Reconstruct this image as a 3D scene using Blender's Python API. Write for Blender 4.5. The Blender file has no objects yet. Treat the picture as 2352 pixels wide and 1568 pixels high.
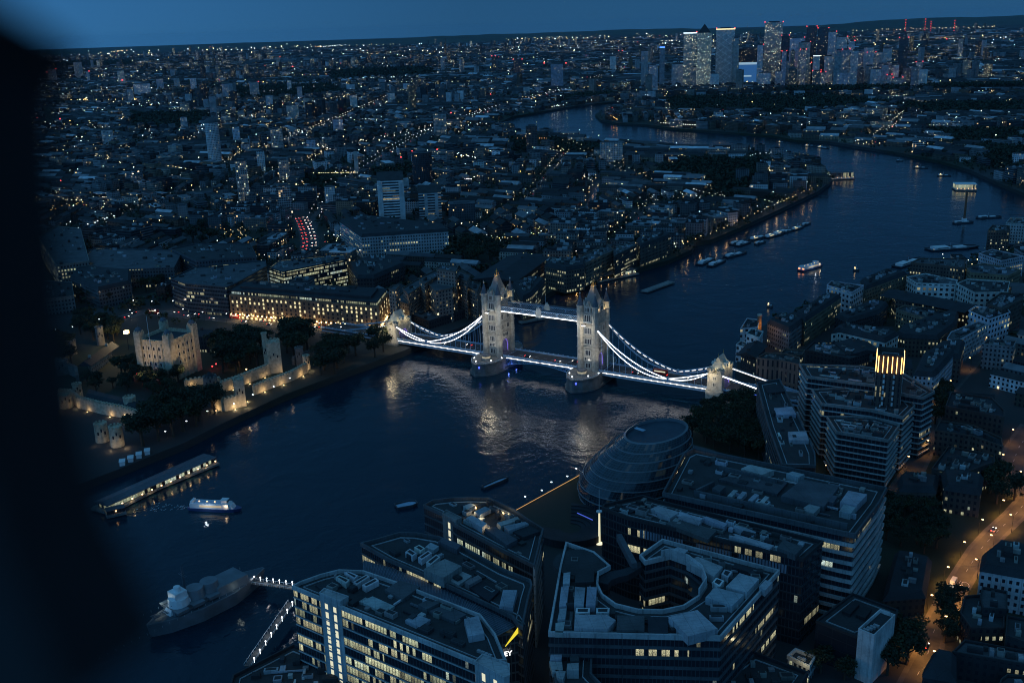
import bpy, bmesh, math, random
import numpy as np
from mathutils import Vector, Matrix
from mathutils.geometry import tessellate_polygon
SC = bpy.context.scene
C = SC.collection
R = math.radians
rnd = random.Random(7)
# ------------------------------------------------------------------ camera
CX, CY, CZ = 18.75, -11.95, 249.26
YAW, PIT, ROL, FPX = R(78.734), R(17.12), R(-1.761), 2346.6      # FPX for a 2352 px wide frame
FW = Vector((math.sin(YAW)*math.cos(PIT), math.cos(YAW)*math.cos(PIT), -math.sin(PIT)))
_r = Vector((math.cos(YAW), -math.sin(YAW), 0)); _u = _r.cross(FW)
RT = math.cos(ROL)*_r + math.sin(ROL)*_u; UP = -math.sin(ROL)*_r + math.cos(ROL)*_u
cam = bpy.data.objects.new('camera', bpy.data.cameras.new('camera')); C.objects.link(cam); SC.camera = cam
cam.matrix_world = Matrix(((RT.x, UP.x, -FW.x, CX), (RT.y, UP.y, -FW.y, CY), (RT.z, UP.z, -FW.z, CZ), (0, 0, 0, 1)))
cam.data.sensor_width = 36; cam.data.lens = 36*FPX/2352
cam.data.clip_start = 0.05; cam.data.clip_end = 80000
cam.data.dof.use_dof = True; cam.data.dof.focus_distance = 900; cam.data.dof.aperture_fstop = 1.8
# ------------------------------------------------------------------ world, exposure
W = bpy.data.worlds.new('World'); SC.world = W; W.use_nodes = True
nt = W.node_tree; nt.nodes.clear(); wl = nt.links.new
sky = nt.nodes.new('ShaderNodeTexSky'); sky.sky_type = 'NISHITA'; sky.sun_disc = False      # the sun is down behind the viewer, in the north-west
sky.sun_elevation = R(3.0); sky.sun_rotation = R(-50); sky.air_density = 1.0; sky.dust_density = 0.2; sky.ozone_density = 8.0
tint = nt.nodes.new('ShaderNodeMix'); tint.data_type = 'RGBA'; tint.blend_type = 'MULTIPLY'; tint.inputs[0].default_value = 1
tint.inputs[7].default_value = (.0022, .0052, .0056, 1); wl(sky.outputs[0], tint.inputs[6])
tcw = nt.nodes.new('ShaderNodeTexCoord'); sw = nt.nodes.new('ShaderNodeSeparateXYZ'); wl(tcw.outputs['Generated'], sw.inputs[0])
rw = nt.nodes.new('ShaderNodeValToRGB'); wl(sw.outputs[2], rw.inputs[0]); ew = rw.color_ramp.elements      # dusk sky by elevation
ew[0].position = 0.0; ew[0].color = (.0185, .086, .198, 1); ew[1].position = 1.0; ew[1].color = (.020, .072, .138, 1)
for ps_, cc_ in ((.05, (.0165, .078, .186, 1)), (.12, (.0135, .063, .152, 1)), (.35, (.012, .052, .115, 1))):
    q_ = ew.new(ps_); q_.color = cc_
vm = nt.nodes.new('ShaderNodeVectorMath'); vm.operation = 'DOT_PRODUCT'; vm.inputs[1].default_value = (math.sin(R(-50)), math.cos(R(-50)), .15); wl(tcw.outputs['Generated'], vm.inputs[0])
mr = nt.nodes.new('ShaderNodeMapRange'); mr.inputs[1].default_value = -.6; mr.inputs[2].default_value = 1; mr.inputs[3].default_value = 1.0; mr.inputs[4].default_value = 4.4; wl(vm.outputs['Value'], mr.inputs[0])
sc2 = nt.nodes.new('ShaderNodeVectorMath'); sc2.operation = 'SCALE'; wl(rw.outputs[0], sc2.inputs[0]); wl(mr.outputs[0], sc2.inputs['Scale'])
ad = nt.nodes.new('ShaderNodeVectorMath'); ad.operation = 'ADD'; wl(sc2.outputs[0], ad.inputs[0]); wl(tint.outputs[2], ad.inputs[1])
bg = nt.nodes.new('ShaderNodeBackground'); bg.inputs[1].default_value = 1.0; wl(ad.outputs[0], bg.inputs[0])
wo = nt.nodes.new('ShaderNodeOutputWorld'); wl(bg.outputs[0], wo.inputs[0])
SC.view_settings.view_transform = 'Standard'; SC.view_settings.look = 'None'
SC.view_settings.exposure = 0.0; SC.view_settings.gamma = 1.0
SC.render.engine = 'CYCLES'
cy = SC.cycles
cy.use_denoising = True; cy.denoiser = 'OPENIMAGEDENOISE'; cy.denoising_input_passes = 'RGB_ALBEDO_NORMAL'; cy.denoising_prefilter = 'ACCURATE'; cy.use_adaptive_sampling = False; cy.max_bounces = 4; cy.diffuse_bounces = 2; cy.glossy_bounces = 3; cy.transmission_bounces = 2
cy.volume_bounces = 0; cy.transparent_max_bounces = 4; cy.sample_clamp_indirect = 1.0; cy.sample_clamp_direct = 8.0; cy.caustics_reflective = False; cy.caustics_refractive = False
cy.use_light_tree = True; cy.pixel_filter_type = 'BLACKMAN_HARRIS'; cy.filter_width = 1.05
# ------------------------------------------------------------------ picking helpers
def ray(px, py):
    return FW*FPX + RT*(px-1176) - UP*(py-784)
def G(px, py, z=5.0):                       # a point seen at (px,py) of the 2352 px frame, at height z
    d = ray(px, py); t = (z-CZ)/d.z
    return Vector((CX+d.x*t, CY+d.y*t, z))
def proj(P):
    v = Vector(P)-Vector((CX, CY, CZ)); w = v.dot(FW)
    if w < 1: return None
    return (1176+FPX*v.dot(RT)/w, 784-FPX*v.dot(UP)/w, w)
def height_at(P, py):                       # height of a vertical through P whose top shows at row py
    lo, hi = -50.0, 600.0
    for _ in range(40):
        m = (lo+hi)/2
        if proj((P[0], P[1], m))[1] > py: lo = m
        else: hi = m
    return (lo+hi)/2
CROPS = dict(A=(500, 1700, .55272), B=(1400, 1700, .55272), C=(2444, 1700, .55272), D=(2544, 1200, .5102), E=(2444, 600, .55272),
             F=(1200, 600, .55272), T=(100, 1100, .55272), L=(0, 600, .55272), a=(0, 0, .55272), b=(1200, 0, .55272), c=(2444, 0, .55272))
def K(c, x, y, z=5.0):
    o = CROPS[c]
    return G((o[0]+x*o[2])/1.59184, (o[1]+y*o[2])/1.59184, z)
def KP(c, pts, z=5.0):
    return [K(c, x, y, z) for x, y in pts]
# ------------------------------------------------------------------ node material helpers
def newmat(name):
    m = bpy.data.materials.new(name); m.use_nodes = True
    t = m.node_tree; p = t.nodes['Principled BSDF']
    return m, t, p
def N(t, typ, **kw):
    n = t.nodes.new(typ)
    for k, v in kw.items():
        if k.startswith('i'): n.inputs[int(k[1:])].default_value = v
        else: setattr(n, k, v)
    return n
def M2(t, op, a, b=None, c=None):
    n = t.nodes.new('ShaderNodeMath'); n.operation = op
    for i, v in enumerate((a, b, c)):
        if v is None: continue
        if isinstance(v, (int, float)): n.inputs[i].default_value = v
        else: t.links.new(v, n.inputs[i])
    return n.outputs[0]
def plain(name, col, rough=.7, noise=.25, scale=.3, metal=0, bump=0):
    m, t, p = newmat(name)
    tc = N(t, 'ShaderNodeTexCoord'); ns = N(t, 'ShaderNodeTexNoise'); ns.inputs['Scale'].default_value = scale; ns.inputs['Detail'].default_value = 6
    t.links.new(tc.outputs['Object'], ns.inputs['Vector'])
    cr = N(t, 'ShaderNodeValToRGB'); cr.color_ramp.elements[0].position = .3; cr.color_ramp.elements[1].position = .7
    cr.color_ramp.elements[0].color = (*[c*(1-noise) for c in col], 1); cr.color_ramp.elements[1].color = (*[min(1, c*(1+noise)) for c in col], 1)
    t.links.new(ns.outputs[0], cr.inputs[0]); t.links.new(cr.outputs[0], p.inputs['Base Color'])
    p.inputs['Roughness'].default_value = rough; p.inputs['Metallic'].default_value = metal
    if bump:
        b = N(t, 'ShaderNodeBump'); b.inputs['Strength'].default_value = bump; t.links.new(ns.outputs[0], b.inputs['Height']); t.links.new(b.outputs[0], p.inputs['Normal'])
    return m
def glow(name, col, st, sample=False):
    m, t, p = newmat(name)
    p.inputs['Base Color'].default_value = (*[c*.5 for c in col], 1)
    p.inputs['Emission Color'].default_value = (*col, 1); p.inputs['Emission Strength'].default_value = st
    m.cycles.emission_sampling = 'AUTO' if sample else 'NONE'
    return m
# ---- the master building surface: per-face attributes drive wall colour, window grid and lit share
def building_mat(name='building_surface', gain=1.0, detail=False):
    m, t, p = newmat(name); L = t.links.new
    uv = N(t, 'ShaderNodeUVMap'); uv.uv_map = 'UVMap'
    sp = N(t, 'ShaderNodeSeparateXYZ'); L(uv.outputs[0], sp.inputs[0]); u, v = sp.outputs[0], sp.outputs[1]
    a1 = N(t, 'ShaderNodeAttribute', attribute_name='pa'); s1 = N(t, 'ShaderNodeSeparateXYZ'); L(a1.outputs['Vector'], s1.inputs[0])
    a2 = N(t, 'ShaderNodeAttribute', attribute_name='pb'); s2 = N(t, 'ShaderNodeSeparateXYZ'); L(a2.outputs['Vector'], s2.inputs[0])
    tn = N(t, 'ShaderNodeAttribute', attribute_name='tone')
    bay, sto, lit = s1.outputs; wx, wy, seed = s2.outputs
    qu, qv = M2(t, 'DIVIDE', u, bay), M2(t, 'DIVIDE', v, sto)
    cu, cv = M2(t, 'FLOOR', qu), M2(t, 'FLOOR', qv)
    fu, fv = M2(t, 'SUBTRACT', qu, cu), M2(t, 'SUBTRACT', qv, cv)
    du, dv = M2(t, 'ABSOLUTE', M2(t, 'SUBTRACT', fu, .5)), M2(t, 'ABSOLUTE', M2(t, 'SUBTRACT', fv, .52))
    mask = M2(t, 'MULTIPLY', M2(t, 'LESS_THAN', du, M2(t, 'MULTIPLY', wx, .5)), M2(t, 'LESS_THAN', dv, M2(t, 'MULTIPLY', wy, .5)))
    cb = N(t, 'ShaderNodeCombineXYZ'); L(cu, cb.inputs[0]); L(cv, cb.inputs[1]); L(seed, cb.inputs[2])
    wn = N(t, 'ShaderNodeTexWhiteNoise', noise_dimensions='3D'); L(cb.outputs[0], wn.inputs['Vector'])
    cs = N(t, 'ShaderNodeSeparateColor'); L(wn.outputs['Color'], cs.inputs[0])
    cb2 = N(t, 'ShaderNodeCombineXYZ'); L(M2(t, 'FLOOR', M2(t, 'DIVIDE', M2(t, 'ADD', u, M2(t, 'MULTIPLY', cv, 7.3)), 19.0)), cb2.inputs[0]); L(cv, cb2.inputs[1]); L(seed, cb2.inputs[2])
    wg = N(t, 'ShaderNodeTexWhiteNoise', noise_dimensions='3D'); L(cb2.outputs[0], wg.inputs['Vector'])
    grp = M2(t, 'MULTIPLY', M2(t, 'POWER', wg.outputs['Value'], 2.0), 3.0)
    on = M2(t, 'LESS_THAN', wn.outputs['Value'], M2(t, 'MULTIPLY', lit, grp))
    if detail:      # offices: stretches of one floor are lit together
        on = M2(t, 'MULTIPLY', M2(t, 'LESS_THAN', wg.outputs['Value'], lit), M2(t, 'LESS_THAN', wn.outputs['Value'], .74))
        on = M2(t, 'MAXIMUM', on, M2(t, 'MULTIPLY', M2(t, 'LESS_THAN', wn.outputs['Value'], M2(t, 'MULTIPLY', lit, .12)), .7))
        gs = N(t, 'ShaderNodeSeparateColor'); L(wg.outputs['Color'], gs.inputs[0])
    ramp = N(t, 'ShaderNodeValToRGB'); e = ramp.color_ramp.elements; ramp.color_ramp.interpolation = 'LINEAR'
    e[0].color = (1, .66, .3, 1); e[0].position = 0; e[1].color = (.6, .88, 1, 1); e[1].position = 1
    for pos, c in ((.1, (1, .78, .4, 1)), (.35, (1, .92, .55, 1)), (.6, (.92, 1, .62, 1)), (.78, (.8, 1, .9, 1))):
        q = ramp.color_ramp.elements.new(pos); q.color = c
    L(M2(t, 'ADD', M2(t, 'MULTIPLY', gs.outputs[0], .5), M2(t, 'ADD', .3, M2(t, 'MULTIPLY', cs.outputs[0], .18))) if detail else cs.outputs[0], ramp.inputs[0])
    st = M2(t, 'MULTIPLY', M2(t, 'ADD', M2(t, 'MULTIPLY', M2(t, 'POWER', cs.outputs[1], 5.0), 2.6), .06), M2(t, 'MULTIPLY', on, mask)) if not detail else M2(t, 'MULTIPLY', M2(t, 'ADD', M2(t, 'MULTIPLY', gs.outputs[1], .55), M2(t, 'MULTIPLY', cs.outputs[1], .35)), M2(t, 'MULTIPLY', on, mask))
    # interior variation: darker partitions and brighter ceiling strips inside each lit window
    ni = N(t, 'ShaderNodeTexNoise'); ni.inputs['Scale'].default_value = 1.9 if detail else .35; ni.inputs['Detail'].default_value = 3
    mp = N(t, 'ShaderNodeMapping'); mp.inputs['Scale'].default_value = (1.6, 1.0, 1); L(uv.outputs[0], mp.inputs[0]); L(mp.outputs[0], ni.inputs['Vector'])
    iv = M2(t, 'MULTIPLY', M2(t, 'SUBTRACT', M2(t, 'MULTIPLY', ni.outputs[0], 3.6 if detail else 2.6), .95 if detail else .45), M2(t, 'ADD', .6, M2(t, 'MULTIPLY', fv, .8)))
    st = M2(t, 'MULTIPLY', st, M2(t, 'MAXIMUM', iv, .12))
    st = M2(t, 'MULTIPLY', st, gain)
    L(ramp.outputs[0], p.inputs['Emission Color']); L(st, p.inputs['Emission Strength'])
    tc = N(t, 'ShaderNodeTexCoord'); ns = N(t, 'ShaderNodeTexNoise'); ns.inputs['Scale'].default_value = .12; ns.inputs['Detail'].default_value = 8; L(tc.outputs['Object'], ns.inputs['Vector'])
    n4 = N(t, 'ShaderNodeTexNoise'); n4.inputs['Scale'].default_value = 1.3; n4.inputs['Detail'].default_value = 4; L(tc.outputs['Object'], n4.inputs['Vector'])
    vv = M2(t, 'ADD', M2(t, 'ADD', M2(t, 'MULTIPLY', ns.outputs[0], 1.3), .0), M2(t, 'MULTIPLY', n4.outputs[0], .5))
    if detail:
        so_ = N(t, 'ShaderNodeSeparateXYZ'); L(tc.outputs['Object'], so_.inputs[0]); ln_ = M2(t, 'MAXIMUM', M2(t, 'LESS_THAN', M2(t, 'FRACT', M2(t, 'MULTIPLY', M2(t, 'ADD', so_.outputs[0], M2(t, 'MULTIPLY', so_.outputs[1], .36)), .42)), .07), M2(t, 'LESS_THAN', M2(t, 'FRACT', M2(t, 'MULTIPLY', M2(t, 'SUBTRACT', so_.outputs[1], M2(t, 'MULTIPLY', so_.outputs[0], .36)), .2)), .04))
        vv = M2(t, 'MULTIPLY', vv, M2(t, 'SUBTRACT', 1.0, M2(t, 'MULTIPLY', ln_, .32)))
    hs = N(t, 'ShaderNodeMix', data_type='RGBA', blend_type='MULTIPLY'); hs.inputs[0].default_value = 1; L(tn.outputs['Color'], hs.inputs[6])
    cc = N(t, 'ShaderNodeCombineColor'); [L(vv, cc.inputs[i]) for i in range(3)]; L(cc.outputs[0], hs.inputs[7])
    mx = N(t, 'ShaderNodeMix', data_type='RGBA'); L(mask, mx.inputs[0]); L(hs.outputs[2], mx.inputs[6]); mx.inputs[7].default_value = (.02, .026, .035, 1)
    L(mx.outputs[2], p.inputs['Base Color'])
    L(M2(t, 'SUBTRACT', .82, M2(t, 'MULTIPLY', mask, .68)), p.inputs['Roughness'])
    m.cycles.emission_sampling = 'NONE'
    return m
# ------------------------------------------------------------------ mesh builder
class MB:
    def __init__(s): s.v = []; s.f = []; s.uv = []; s.t = []; s.a = []; s.b = []; s.st = ((.2, .2, .2), (3, 3.2, 0), (0, 0, 0))
    def style(s, tone=(.2, .2, .2), bay=3, sto=3.2, lit=0, wx=0, wy=0, seed=0):
        s.st = (tone, (bay, sto, lit), (wx, wy, seed)); return s
    def face(s, pts, uv=None):
        n = len(s.v); s.v += [tuple(p) for p in pts]; s.f.append(tuple(range(n, n+len(pts))))
        s.uv += (uv if uv else [(0, 0)]*len(pts)); s.t.append(s.st[0]); s.a.append(s.st[1]); s.b.append(s.st[2])
    def wall(s, a, b, z0, z1, u0=0, top=None):
        l = math.hypot(b[0]-a[0], b[1]-a[1]); h = z1-z0
        s.face([(a[0], a[1], z0), (b[0], b[1], z0), (b[0], b[1], z1), (a[0], a[1], z1)], [(u0, 0), (u0+l, 0), (u0+l, h), (u0, h)])
    def cap(s, poly, z, flip=False):
        pts = [Vector((p[0], p[1], 0)) for p in poly]
        if len(pts) <= 4:
            q = [(p[0], p[1], z) for p in poly]; s.face(q[::-1] if flip else q)
        else:
            for tri in tessellate_polygon([pts]):
                q = [(pts[i].x, pts[i].y, z) for i in tri]
                ar = (q[1][0]-q[0][0])*(q[2][1]-q[0][1])-(q[1][1]-q[0][1])*(q[2][0]-q[0][0])
                if (ar < 0) != flip: q = q[::-1]
                s.face(q)
    def prism(s, poly, z0, z1, top=True, bottom=False, walls=True):
        poly = ccw(poly); u = 0
        if walls:
            for i in range(len(poly)):
                a, b = poly[i], poly[(i+1) % len(poly)]; s.wall(a, b, z0, z1, u); u += math.hypot(b[0]-a[0], b[1]-a[1])
        if top: s.cap(poly, z1)
        if bottom: s.cap(poly, z0, True)
        return s
    def box(s, cx, cy, z0, sx, sy, sz, ang=0, bottom=False):
        return s.prism(rect(cx, cy, sx, sy, ang), z0, z0+sz, bottom=bottom)
    def taper(s, p0, z0, p1, z1, top=True):
        p0, p1 = ccw(p0), ccw(p1); n = len(p0)
        for i in range(n):
            j = (i+1) % n
            s.face([(*p0[i][:2], z0), (*p0[j][:2], z0), (*p1[j][:2], z1), (*p1[i][:2], z1)], [(0, 0), (1, 0), (1, 1), (0, 1)])
        if top: s.cap(p1, z1)
        return s
    def cone(s, cx, cy, z0, z1, r0, r1, n=8, a0=0, top=True):
        c0 = [(cx+r0*math.cos(a0+i*2*math.pi/n), cy+r0*math.sin(a0+i*2*math.pi/n)) for i in range(n)]
        if r1 < 1e-4:
            for i in range(n):
                j = (i+1) % n; s.face([(*c0[i], z0), (*c0[j], z0), (cx, cy, z1)])
            return s
        c1 = [(cx+r1*math.cos(a0+i*2*math.pi/n), cy+r1*math.sin(a0+i*2*math.pi/n)) for i in range(n)]
        per = 0
        for i in range(n):
            j = (i+1) % n; l = math.dist(c0[i], c0[j])
            s.face([(*c0[i], z0), (*c0[j], z0), (*c1[j], z1), (*c1[i], z1)], [(per, 0), (per+l, 0), (per+l, z1-z0), (per, z1-z0)]); per += l
        if top: s.cap(c1, z1)
        return s
    def beam(s, p, q, w=.3, h=None):
        h = h or w; p, q = Vector(p), Vector(q); d = (q-p)
        if d.length < 1e-6: return s
        d.normalize(); a = Vector((0, 0, 1)) if abs(d.z) < .9 else Vector((1, 0, 0))
        x = d.cross(a).normalized()*(w/2); y = x.normalized().cross(d)*(h/2)
        c = [p-x-y, p+x-y, p+x+y, p-x+y]; e = [k+(q-p) for k in c]
        for i in range(4):
            j = (i+1) % 4; s.face([c[j], c[i], e[i], e[j]])
        s.face(c); s.face(e[::-1]); return s
    def path(s, pts, w=.3, h=None):
        for a, b in zip(pts, pts[1:]): s.beam(a, b, w, h)
        return s
    def gable(s, cx, cy, z0, sx, sy, h, ang=0, over=.3, hip=0):
        # ridge along the long local x
        hx, hy = sx/2+over, sy/2+over; ca, sa = math.cos(ang), math.sin(ang)
        T = lambda x, y, z: (cx+x*ca-y*sa, cy+x*sa+y*ca, z)
        r = hx-hip
        A, B, D, E_ = T(-hx, -hy, z0), T(hx, -hy, z0), T(hx, hy, z0), T(-hx, hy, z0); P, Q = T(-r, 0, z0+h), T(r, 0, z0+h)
        s.face([A, B, Q, P]); s.face([D, E_, P, Q]); s.face([B, D, Q]); s.face([E_, A, P]); return s
    def build(s, name, mat, parent=None, smooth=False):
        me = bpy.data.meshes.new(name); nv = len(s.v)
        if nv == 0: s.face([(0, 0, 0), (0.01, 0, 0), (0, .01, 0)]); nv = 3
        me.vertices.add(nv); me.vertices.foreach_set('co', np.array(s.v, dtype=np.float32).ravel())
        ln = np.array([len(f) for f in s.f], dtype=np.int32); tot = int(ln.sum())
        me.loops.add(tot); me.loops.foreach_set('vertex_index', np.concatenate([np.array(f, dtype=np.int32) for f in s.f]) if len(s.f) < 50 else np.fromiter((i for f in s.f for i in f), dtype=np.int32, count=tot))
        me.polygons.add(len(s.f)); st = np.zeros(len(s.f), dtype=np.int32); st[1:] = np.cumsum(ln)[:-1]
        me.polygons.foreach_set('loop_start', st)
        me.update(calc_edges=True)
        ul = me.uv_layers.new(name='UVMap'); ul.data.foreach_set('uv', np.array(s.uv, dtype=np.float32).ravel())
        if mat is None or mat in (MAT.get('bld'), MAT.get('bldn'), MAT.get('bldf')):
            for nm, typ, dat, w in (('tone', 'FLOAT_COLOR', s.t, 4), ('pa', 'FLOAT_VECTOR', s.a, 3), ('pb', 'FLOAT_VECTOR', s.b, 3)):
                at = me.attributes.new(nm, typ, 'FACE'); ar = np.array(dat, dtype=np.float32)
                if w == 4: ar = np.concatenate([ar, np.ones((len(ar), 1), np.float32)], 1)
                at.data.foreach_set('color' if w == 4 else 'vector', ar.ravel())
        me.materials.append(mat or MAT['bld'])
        if smooth: me.polygons.foreach_set('use_smooth', np.ones(len(s.f), dtype=bool))
        me.validate(verbose=False)
        o = bpy.data.objects.new(name, me); C.objects.link(o)
        if parent: o.parent = parent
        return o
def ccw(p):
    a = sum(p[i][0]*p[(i+1) % len(p)][1]-p[(i+1) % len(p)][0]*p[i][1] for i in range(len(p)))
    return list(p) if a > 0 else list(p)[::-1]
def rect(cx, cy, sx, sy, ang=0):
    ca, sa = math.cos(ang), math.sin(ang)
    return [(cx+x*ca-y*sa, cy+x*sa+y*ca) for x, y in ((-sx/2, -sy/2), (sx/2, -sy/2), (sx/2, sy/2), (-sx/2, sy/2))]
def inset(poly, d):
    p = ccw(poly); n = len(p); out = []
    for i in range(n):
        a, b, c = Vector(p[i-1][:2]), Vector(p[i][:2]), Vector(p[(i+1) % n][:2])
        e1, e2 = (b-a).normalized(), (c-b).normalized()
        n1, n2 = Vector((-e1.y, e1.x)), Vector((-e2.y, e2.x)); k = 1+n1.dot(n2)
        m = (n1+n2)/max(k, .35); out.append((b.x+m.x*d, b.y+m.y*d))
    return out
def lerp(a, b, t): return tuple(a[i]+(b[i]-a[i])*t for i in range(len(a)))
def inpoly(x, y, poly):
    c = False; j = len(poly)-1
    for i in range(len(poly)):
        xi, yi, xj, yj = poly[i][0], poly[i][1], poly[j][0], poly[j][1]
        if (yi > y) != (yj > y) and x < (xj-xi)*(y-yi)/(yj-yi)+xi: c = not c
        j = i
    return c
MAT = {}
MAT['bld'] = building_mat(); MAT['bldn'] = building_mat('facade_near', .8, True); MAT['bldf'] = building_mat('building_far', 1.6)
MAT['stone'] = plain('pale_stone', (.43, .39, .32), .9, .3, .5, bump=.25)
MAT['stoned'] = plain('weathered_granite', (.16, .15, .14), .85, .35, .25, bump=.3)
MAT['slate'] = plain('slate_roof', (.09, .1, .12), .5, .3, .6)
MAT['steelb'] = plain('pale_blue_painted_steel', (.35, .48, .6), .5, .15, .5)
MAT['white'] = plain('white_paint', (.75, .76, .76), .5, .08, .4)
MAT['black'] = plain('black_painted_steel', (.02, .02, .024), .4, .2, 1)
MAT['asph'] = plain('asphalt', (.055, .055, .058), .8, .3, .15)
MAT['pave'] = plain('paving', (.09, .085, .08), .85, .25, .3)
MAT['grass'] = plain('grass', (.035, .06, .022), .95, .4, .08)
MAT['gold'] = plain('gilded_metal', (.8, .5, .15), .35, .1, 1, metal=.8)
MAT['glassd'] = plain('dark_glass', (.025, .03, .04), .12, .2, .2)
MAT['led'] = glow('white_led_strip', (1, .95, .92), 4)
MAT['ledb'] = glow('blue_light', (.12, .12, 1), 3)
MAT['warm'] = glow('warm_lamp', (1, .6, .25), 6)
MAT['coolw'] = glow('cool_lamp', (.9, .95, 1), 6)
MAT['red'] = glow('red_lamp', (1, .04, .04), 6)
MAT['ledd'] = glow('white_led_dim', (1, .93, .88), 1.6)
# ------------------------------------------------------------------ object tagging
def tag(o, label, cat, group=None):
    o['label'] = label; o['category'] = cat
    if group: o['group'] = group
    return o
def thing(name, label, cat, loc=(0, 0, 0), rz=0, group=None):
    o = bpy.data.objects.new(name, None); C.objects.link(o); o.location = loc; o.rotation_euler = (0, 0, rz); o.empty_display_size = 1
    return tag(o, label, cat, group)
def struct(o, kind='structure'): o['kind'] = kind; return o
def dup(o, loc=None, rz=None, label=None, scale=None, group=None):
    r = o.copy(); C.objects.link(r)
    if loc is not None: r.location = loc
    if rz is not None: r.rotation_euler = (0, 0, rz)
    if scale is not None: r.scale = scale if isinstance(scale, tuple) else (scale,)*3
    if label: r['label'] = label
    if group: r['group'] = group
    for ch in list(o.children):
        c = ch.copy(); C.objects.link(c); c.parent = r
        for g in list(ch.children):
            d = g.copy(); C.objects.link(d); d.parent = c
    return r
def lamp(kind, name, loc, power, col=(1, .85, .6), parent=None, radius=.3, aim=None, spot=60, blend=.5):
    l = bpy.data.lights.new(name, kind); l.energy = power; l.color = col; l.shadow_soft_size = radius
    if kind == 'SPOT': l.spot_size = R(spot); l.spot_blend = blend
    o = bpy.data.objects.new(name, l); C.objects.link(o); o.location = loc
    if aim is not None: o.rotation_euler = (Vector(aim)-Vector(loc)).to_track_quat('-Z', 'Y').to_euler()
    if parent: o.parent = parent
    return o
# ================================================================== GROUND AND WATER
NB = [(-700, 1480), (60, 1160), (219, 1097), (275, 1076), (375, 1035), (422, 1017), (511, 972), (653, 906), (792, 854), (879, 823), (925, 806), (985, 779), (1100, 735), (1190, 706),
      (1233, 688), (1275, 664), (1344, 646), (1466, 616), (1535, 597), (1590, 572), (1598, 556), (1633, 550), (1702, 521), (1796, 478), (1879, 439), (1910, 415), (1903, 396), (1890, 378),
      (1842, 364), (1778, 350), (1723, 344), (1535, 341), (1434, 331), (1361, 322), (1257, 312), (1172, 297), (1140, 286), (1175, 268), (1257, 254), (1323, 243), (1448, 229), (1570, 221), (1800, 212), (2352, 200), (3300, 165)]
SB = [(3300, 200), (2352, 214), (1800, 219), (1570, 227), (1448, 236), (1414, 244), (1380, 254), (1367, 263), (1379, 275), (1414, 282), (1483, 286), (1570, 297), (1605, 299), (1692, 305), (1778, 312),
      (1830, 322), (1903, 325), (1969, 336), (2056, 349), (2160, 370), (2230, 391), (2299, 422), (2352, 443), (2420, 475), (2440, 520), (2380, 560), (2300, 590), (2251, 596), (2190, 606), (2080, 628), (1990, 652), (1883, 690),
      (1800, 725), (1710, 770), (1694, 815), (1690, 868), (1655, 900), (1585, 955), (1460, 1018), (1341, 1084), (1181, 1174), (980, 1300), (720, 1470), (540, 1590), (200, 1830)]
def bank(px, z=5.0): return [G(x, y, z) for x, y in px]
nb, sb = bank(NB), bank(SB)
FAR = 34000
def far_pt(deg): return (CX+FAR*math.sin(R(deg)), CY+FAR*math.cos(R(deg)))
north_poly = [(p.x, p.y) for p in nb] + [far_pt(a) for a in (106, 100, 94, 88, 82, 76, 70, 64, 58, 50, 42, 34)] + [(-200, 900)]
south_poly = [(p.x, p.y) for p in sb] + [(150, -60), (-300, 60), (-300, -900), far_pt(128), far_pt(112)]
gm = MB(); 
for poly in (north_poly, south_poly):
    gm.prism(poly, -3, 5)
m, t, p = newmat('city_ground')
tc = N(t, 'ShaderNodeTexCoord'); n1 = N(t, 'ShaderNodeTexNoise'); n1.inputs['Scale'].default_value = .004; n1.inputs['Detail'].default_value = 9
cr = N(t, 'ShaderNodeValToRGB'); el = cr.color_ramp.elements; el[0].position = .42; el[0].color = (.014, .024, .010, 1); el[1].position = .58; el[1].color = (.04, .04, .042, 1)
t.links.new(tc.outputs['Object'], n1.inputs['Vector']); t.links.new(n1.outputs[0], cr.inputs[0]); t.links.new(cr.outputs[0], p.inputs['Base Color']); p.inputs['Roughness'].default_value = .9
struct(gm.build('ground', m))
m, t, p = newmat('river_water')
p.inputs['Base Color'].default_value = (.004, .024, .042, 1); p.inputs['Roughness'].default_value = .13
tcr = N(t, 'ShaderNodeTexCoord'); nr_ = N(t, 'ShaderNodeTexNoise'); nr_.inputs['Scale'].default_value = .009; nr_.inputs['Detail'].default_value = 5; nr_.inputs['Distortion'].default_value = 1.5; t.links.new(tcr.outputs['Object'], nr_.inputs['Vector'])
t.links.new(M2(t, 'ADD', .02, M2(t, 'MULTIPLY', M2(t, 'POWER', nr_.outputs[0], 2.0), .42)), p.inputs['Roughness']); p.inputs['IOR'].default_value = 1.33
tc = N(t, 'ShaderNodeTexCoord'); last = None
for sc_, dist, k in ((.03, 1.2, .9), (.16, 1.0, .32), (.6, .6, .085)):
    n1 = N(t, 'ShaderNodeTexNoise'); n1.inputs['Scale'].default_value = sc_; n1.inputs['Detail'].default_value = 3; n1.inputs['Distortion'].default_value = dist
    t.links.new(tc.outputs['Object'], n1.inputs['Vector'])
    b = N(t, 'ShaderNodeBump'); b.inputs['Strength'].default_value = .8; b.inputs['Distance'].default_value = k; t.links.new(n1.outputs[0], b.inputs['Height'])
    if last: t.links.new(last.outputs[0], b.inputs['Normal'])
    last = b
t.links.new(last.outputs[0], p.inputs['Normal'])
wm = MB(); wm.cap([(-900, -700), (12000, -3500), (12000, 3500), (-900, 2500)], 0)
struct(wm.build('river', m))
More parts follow.
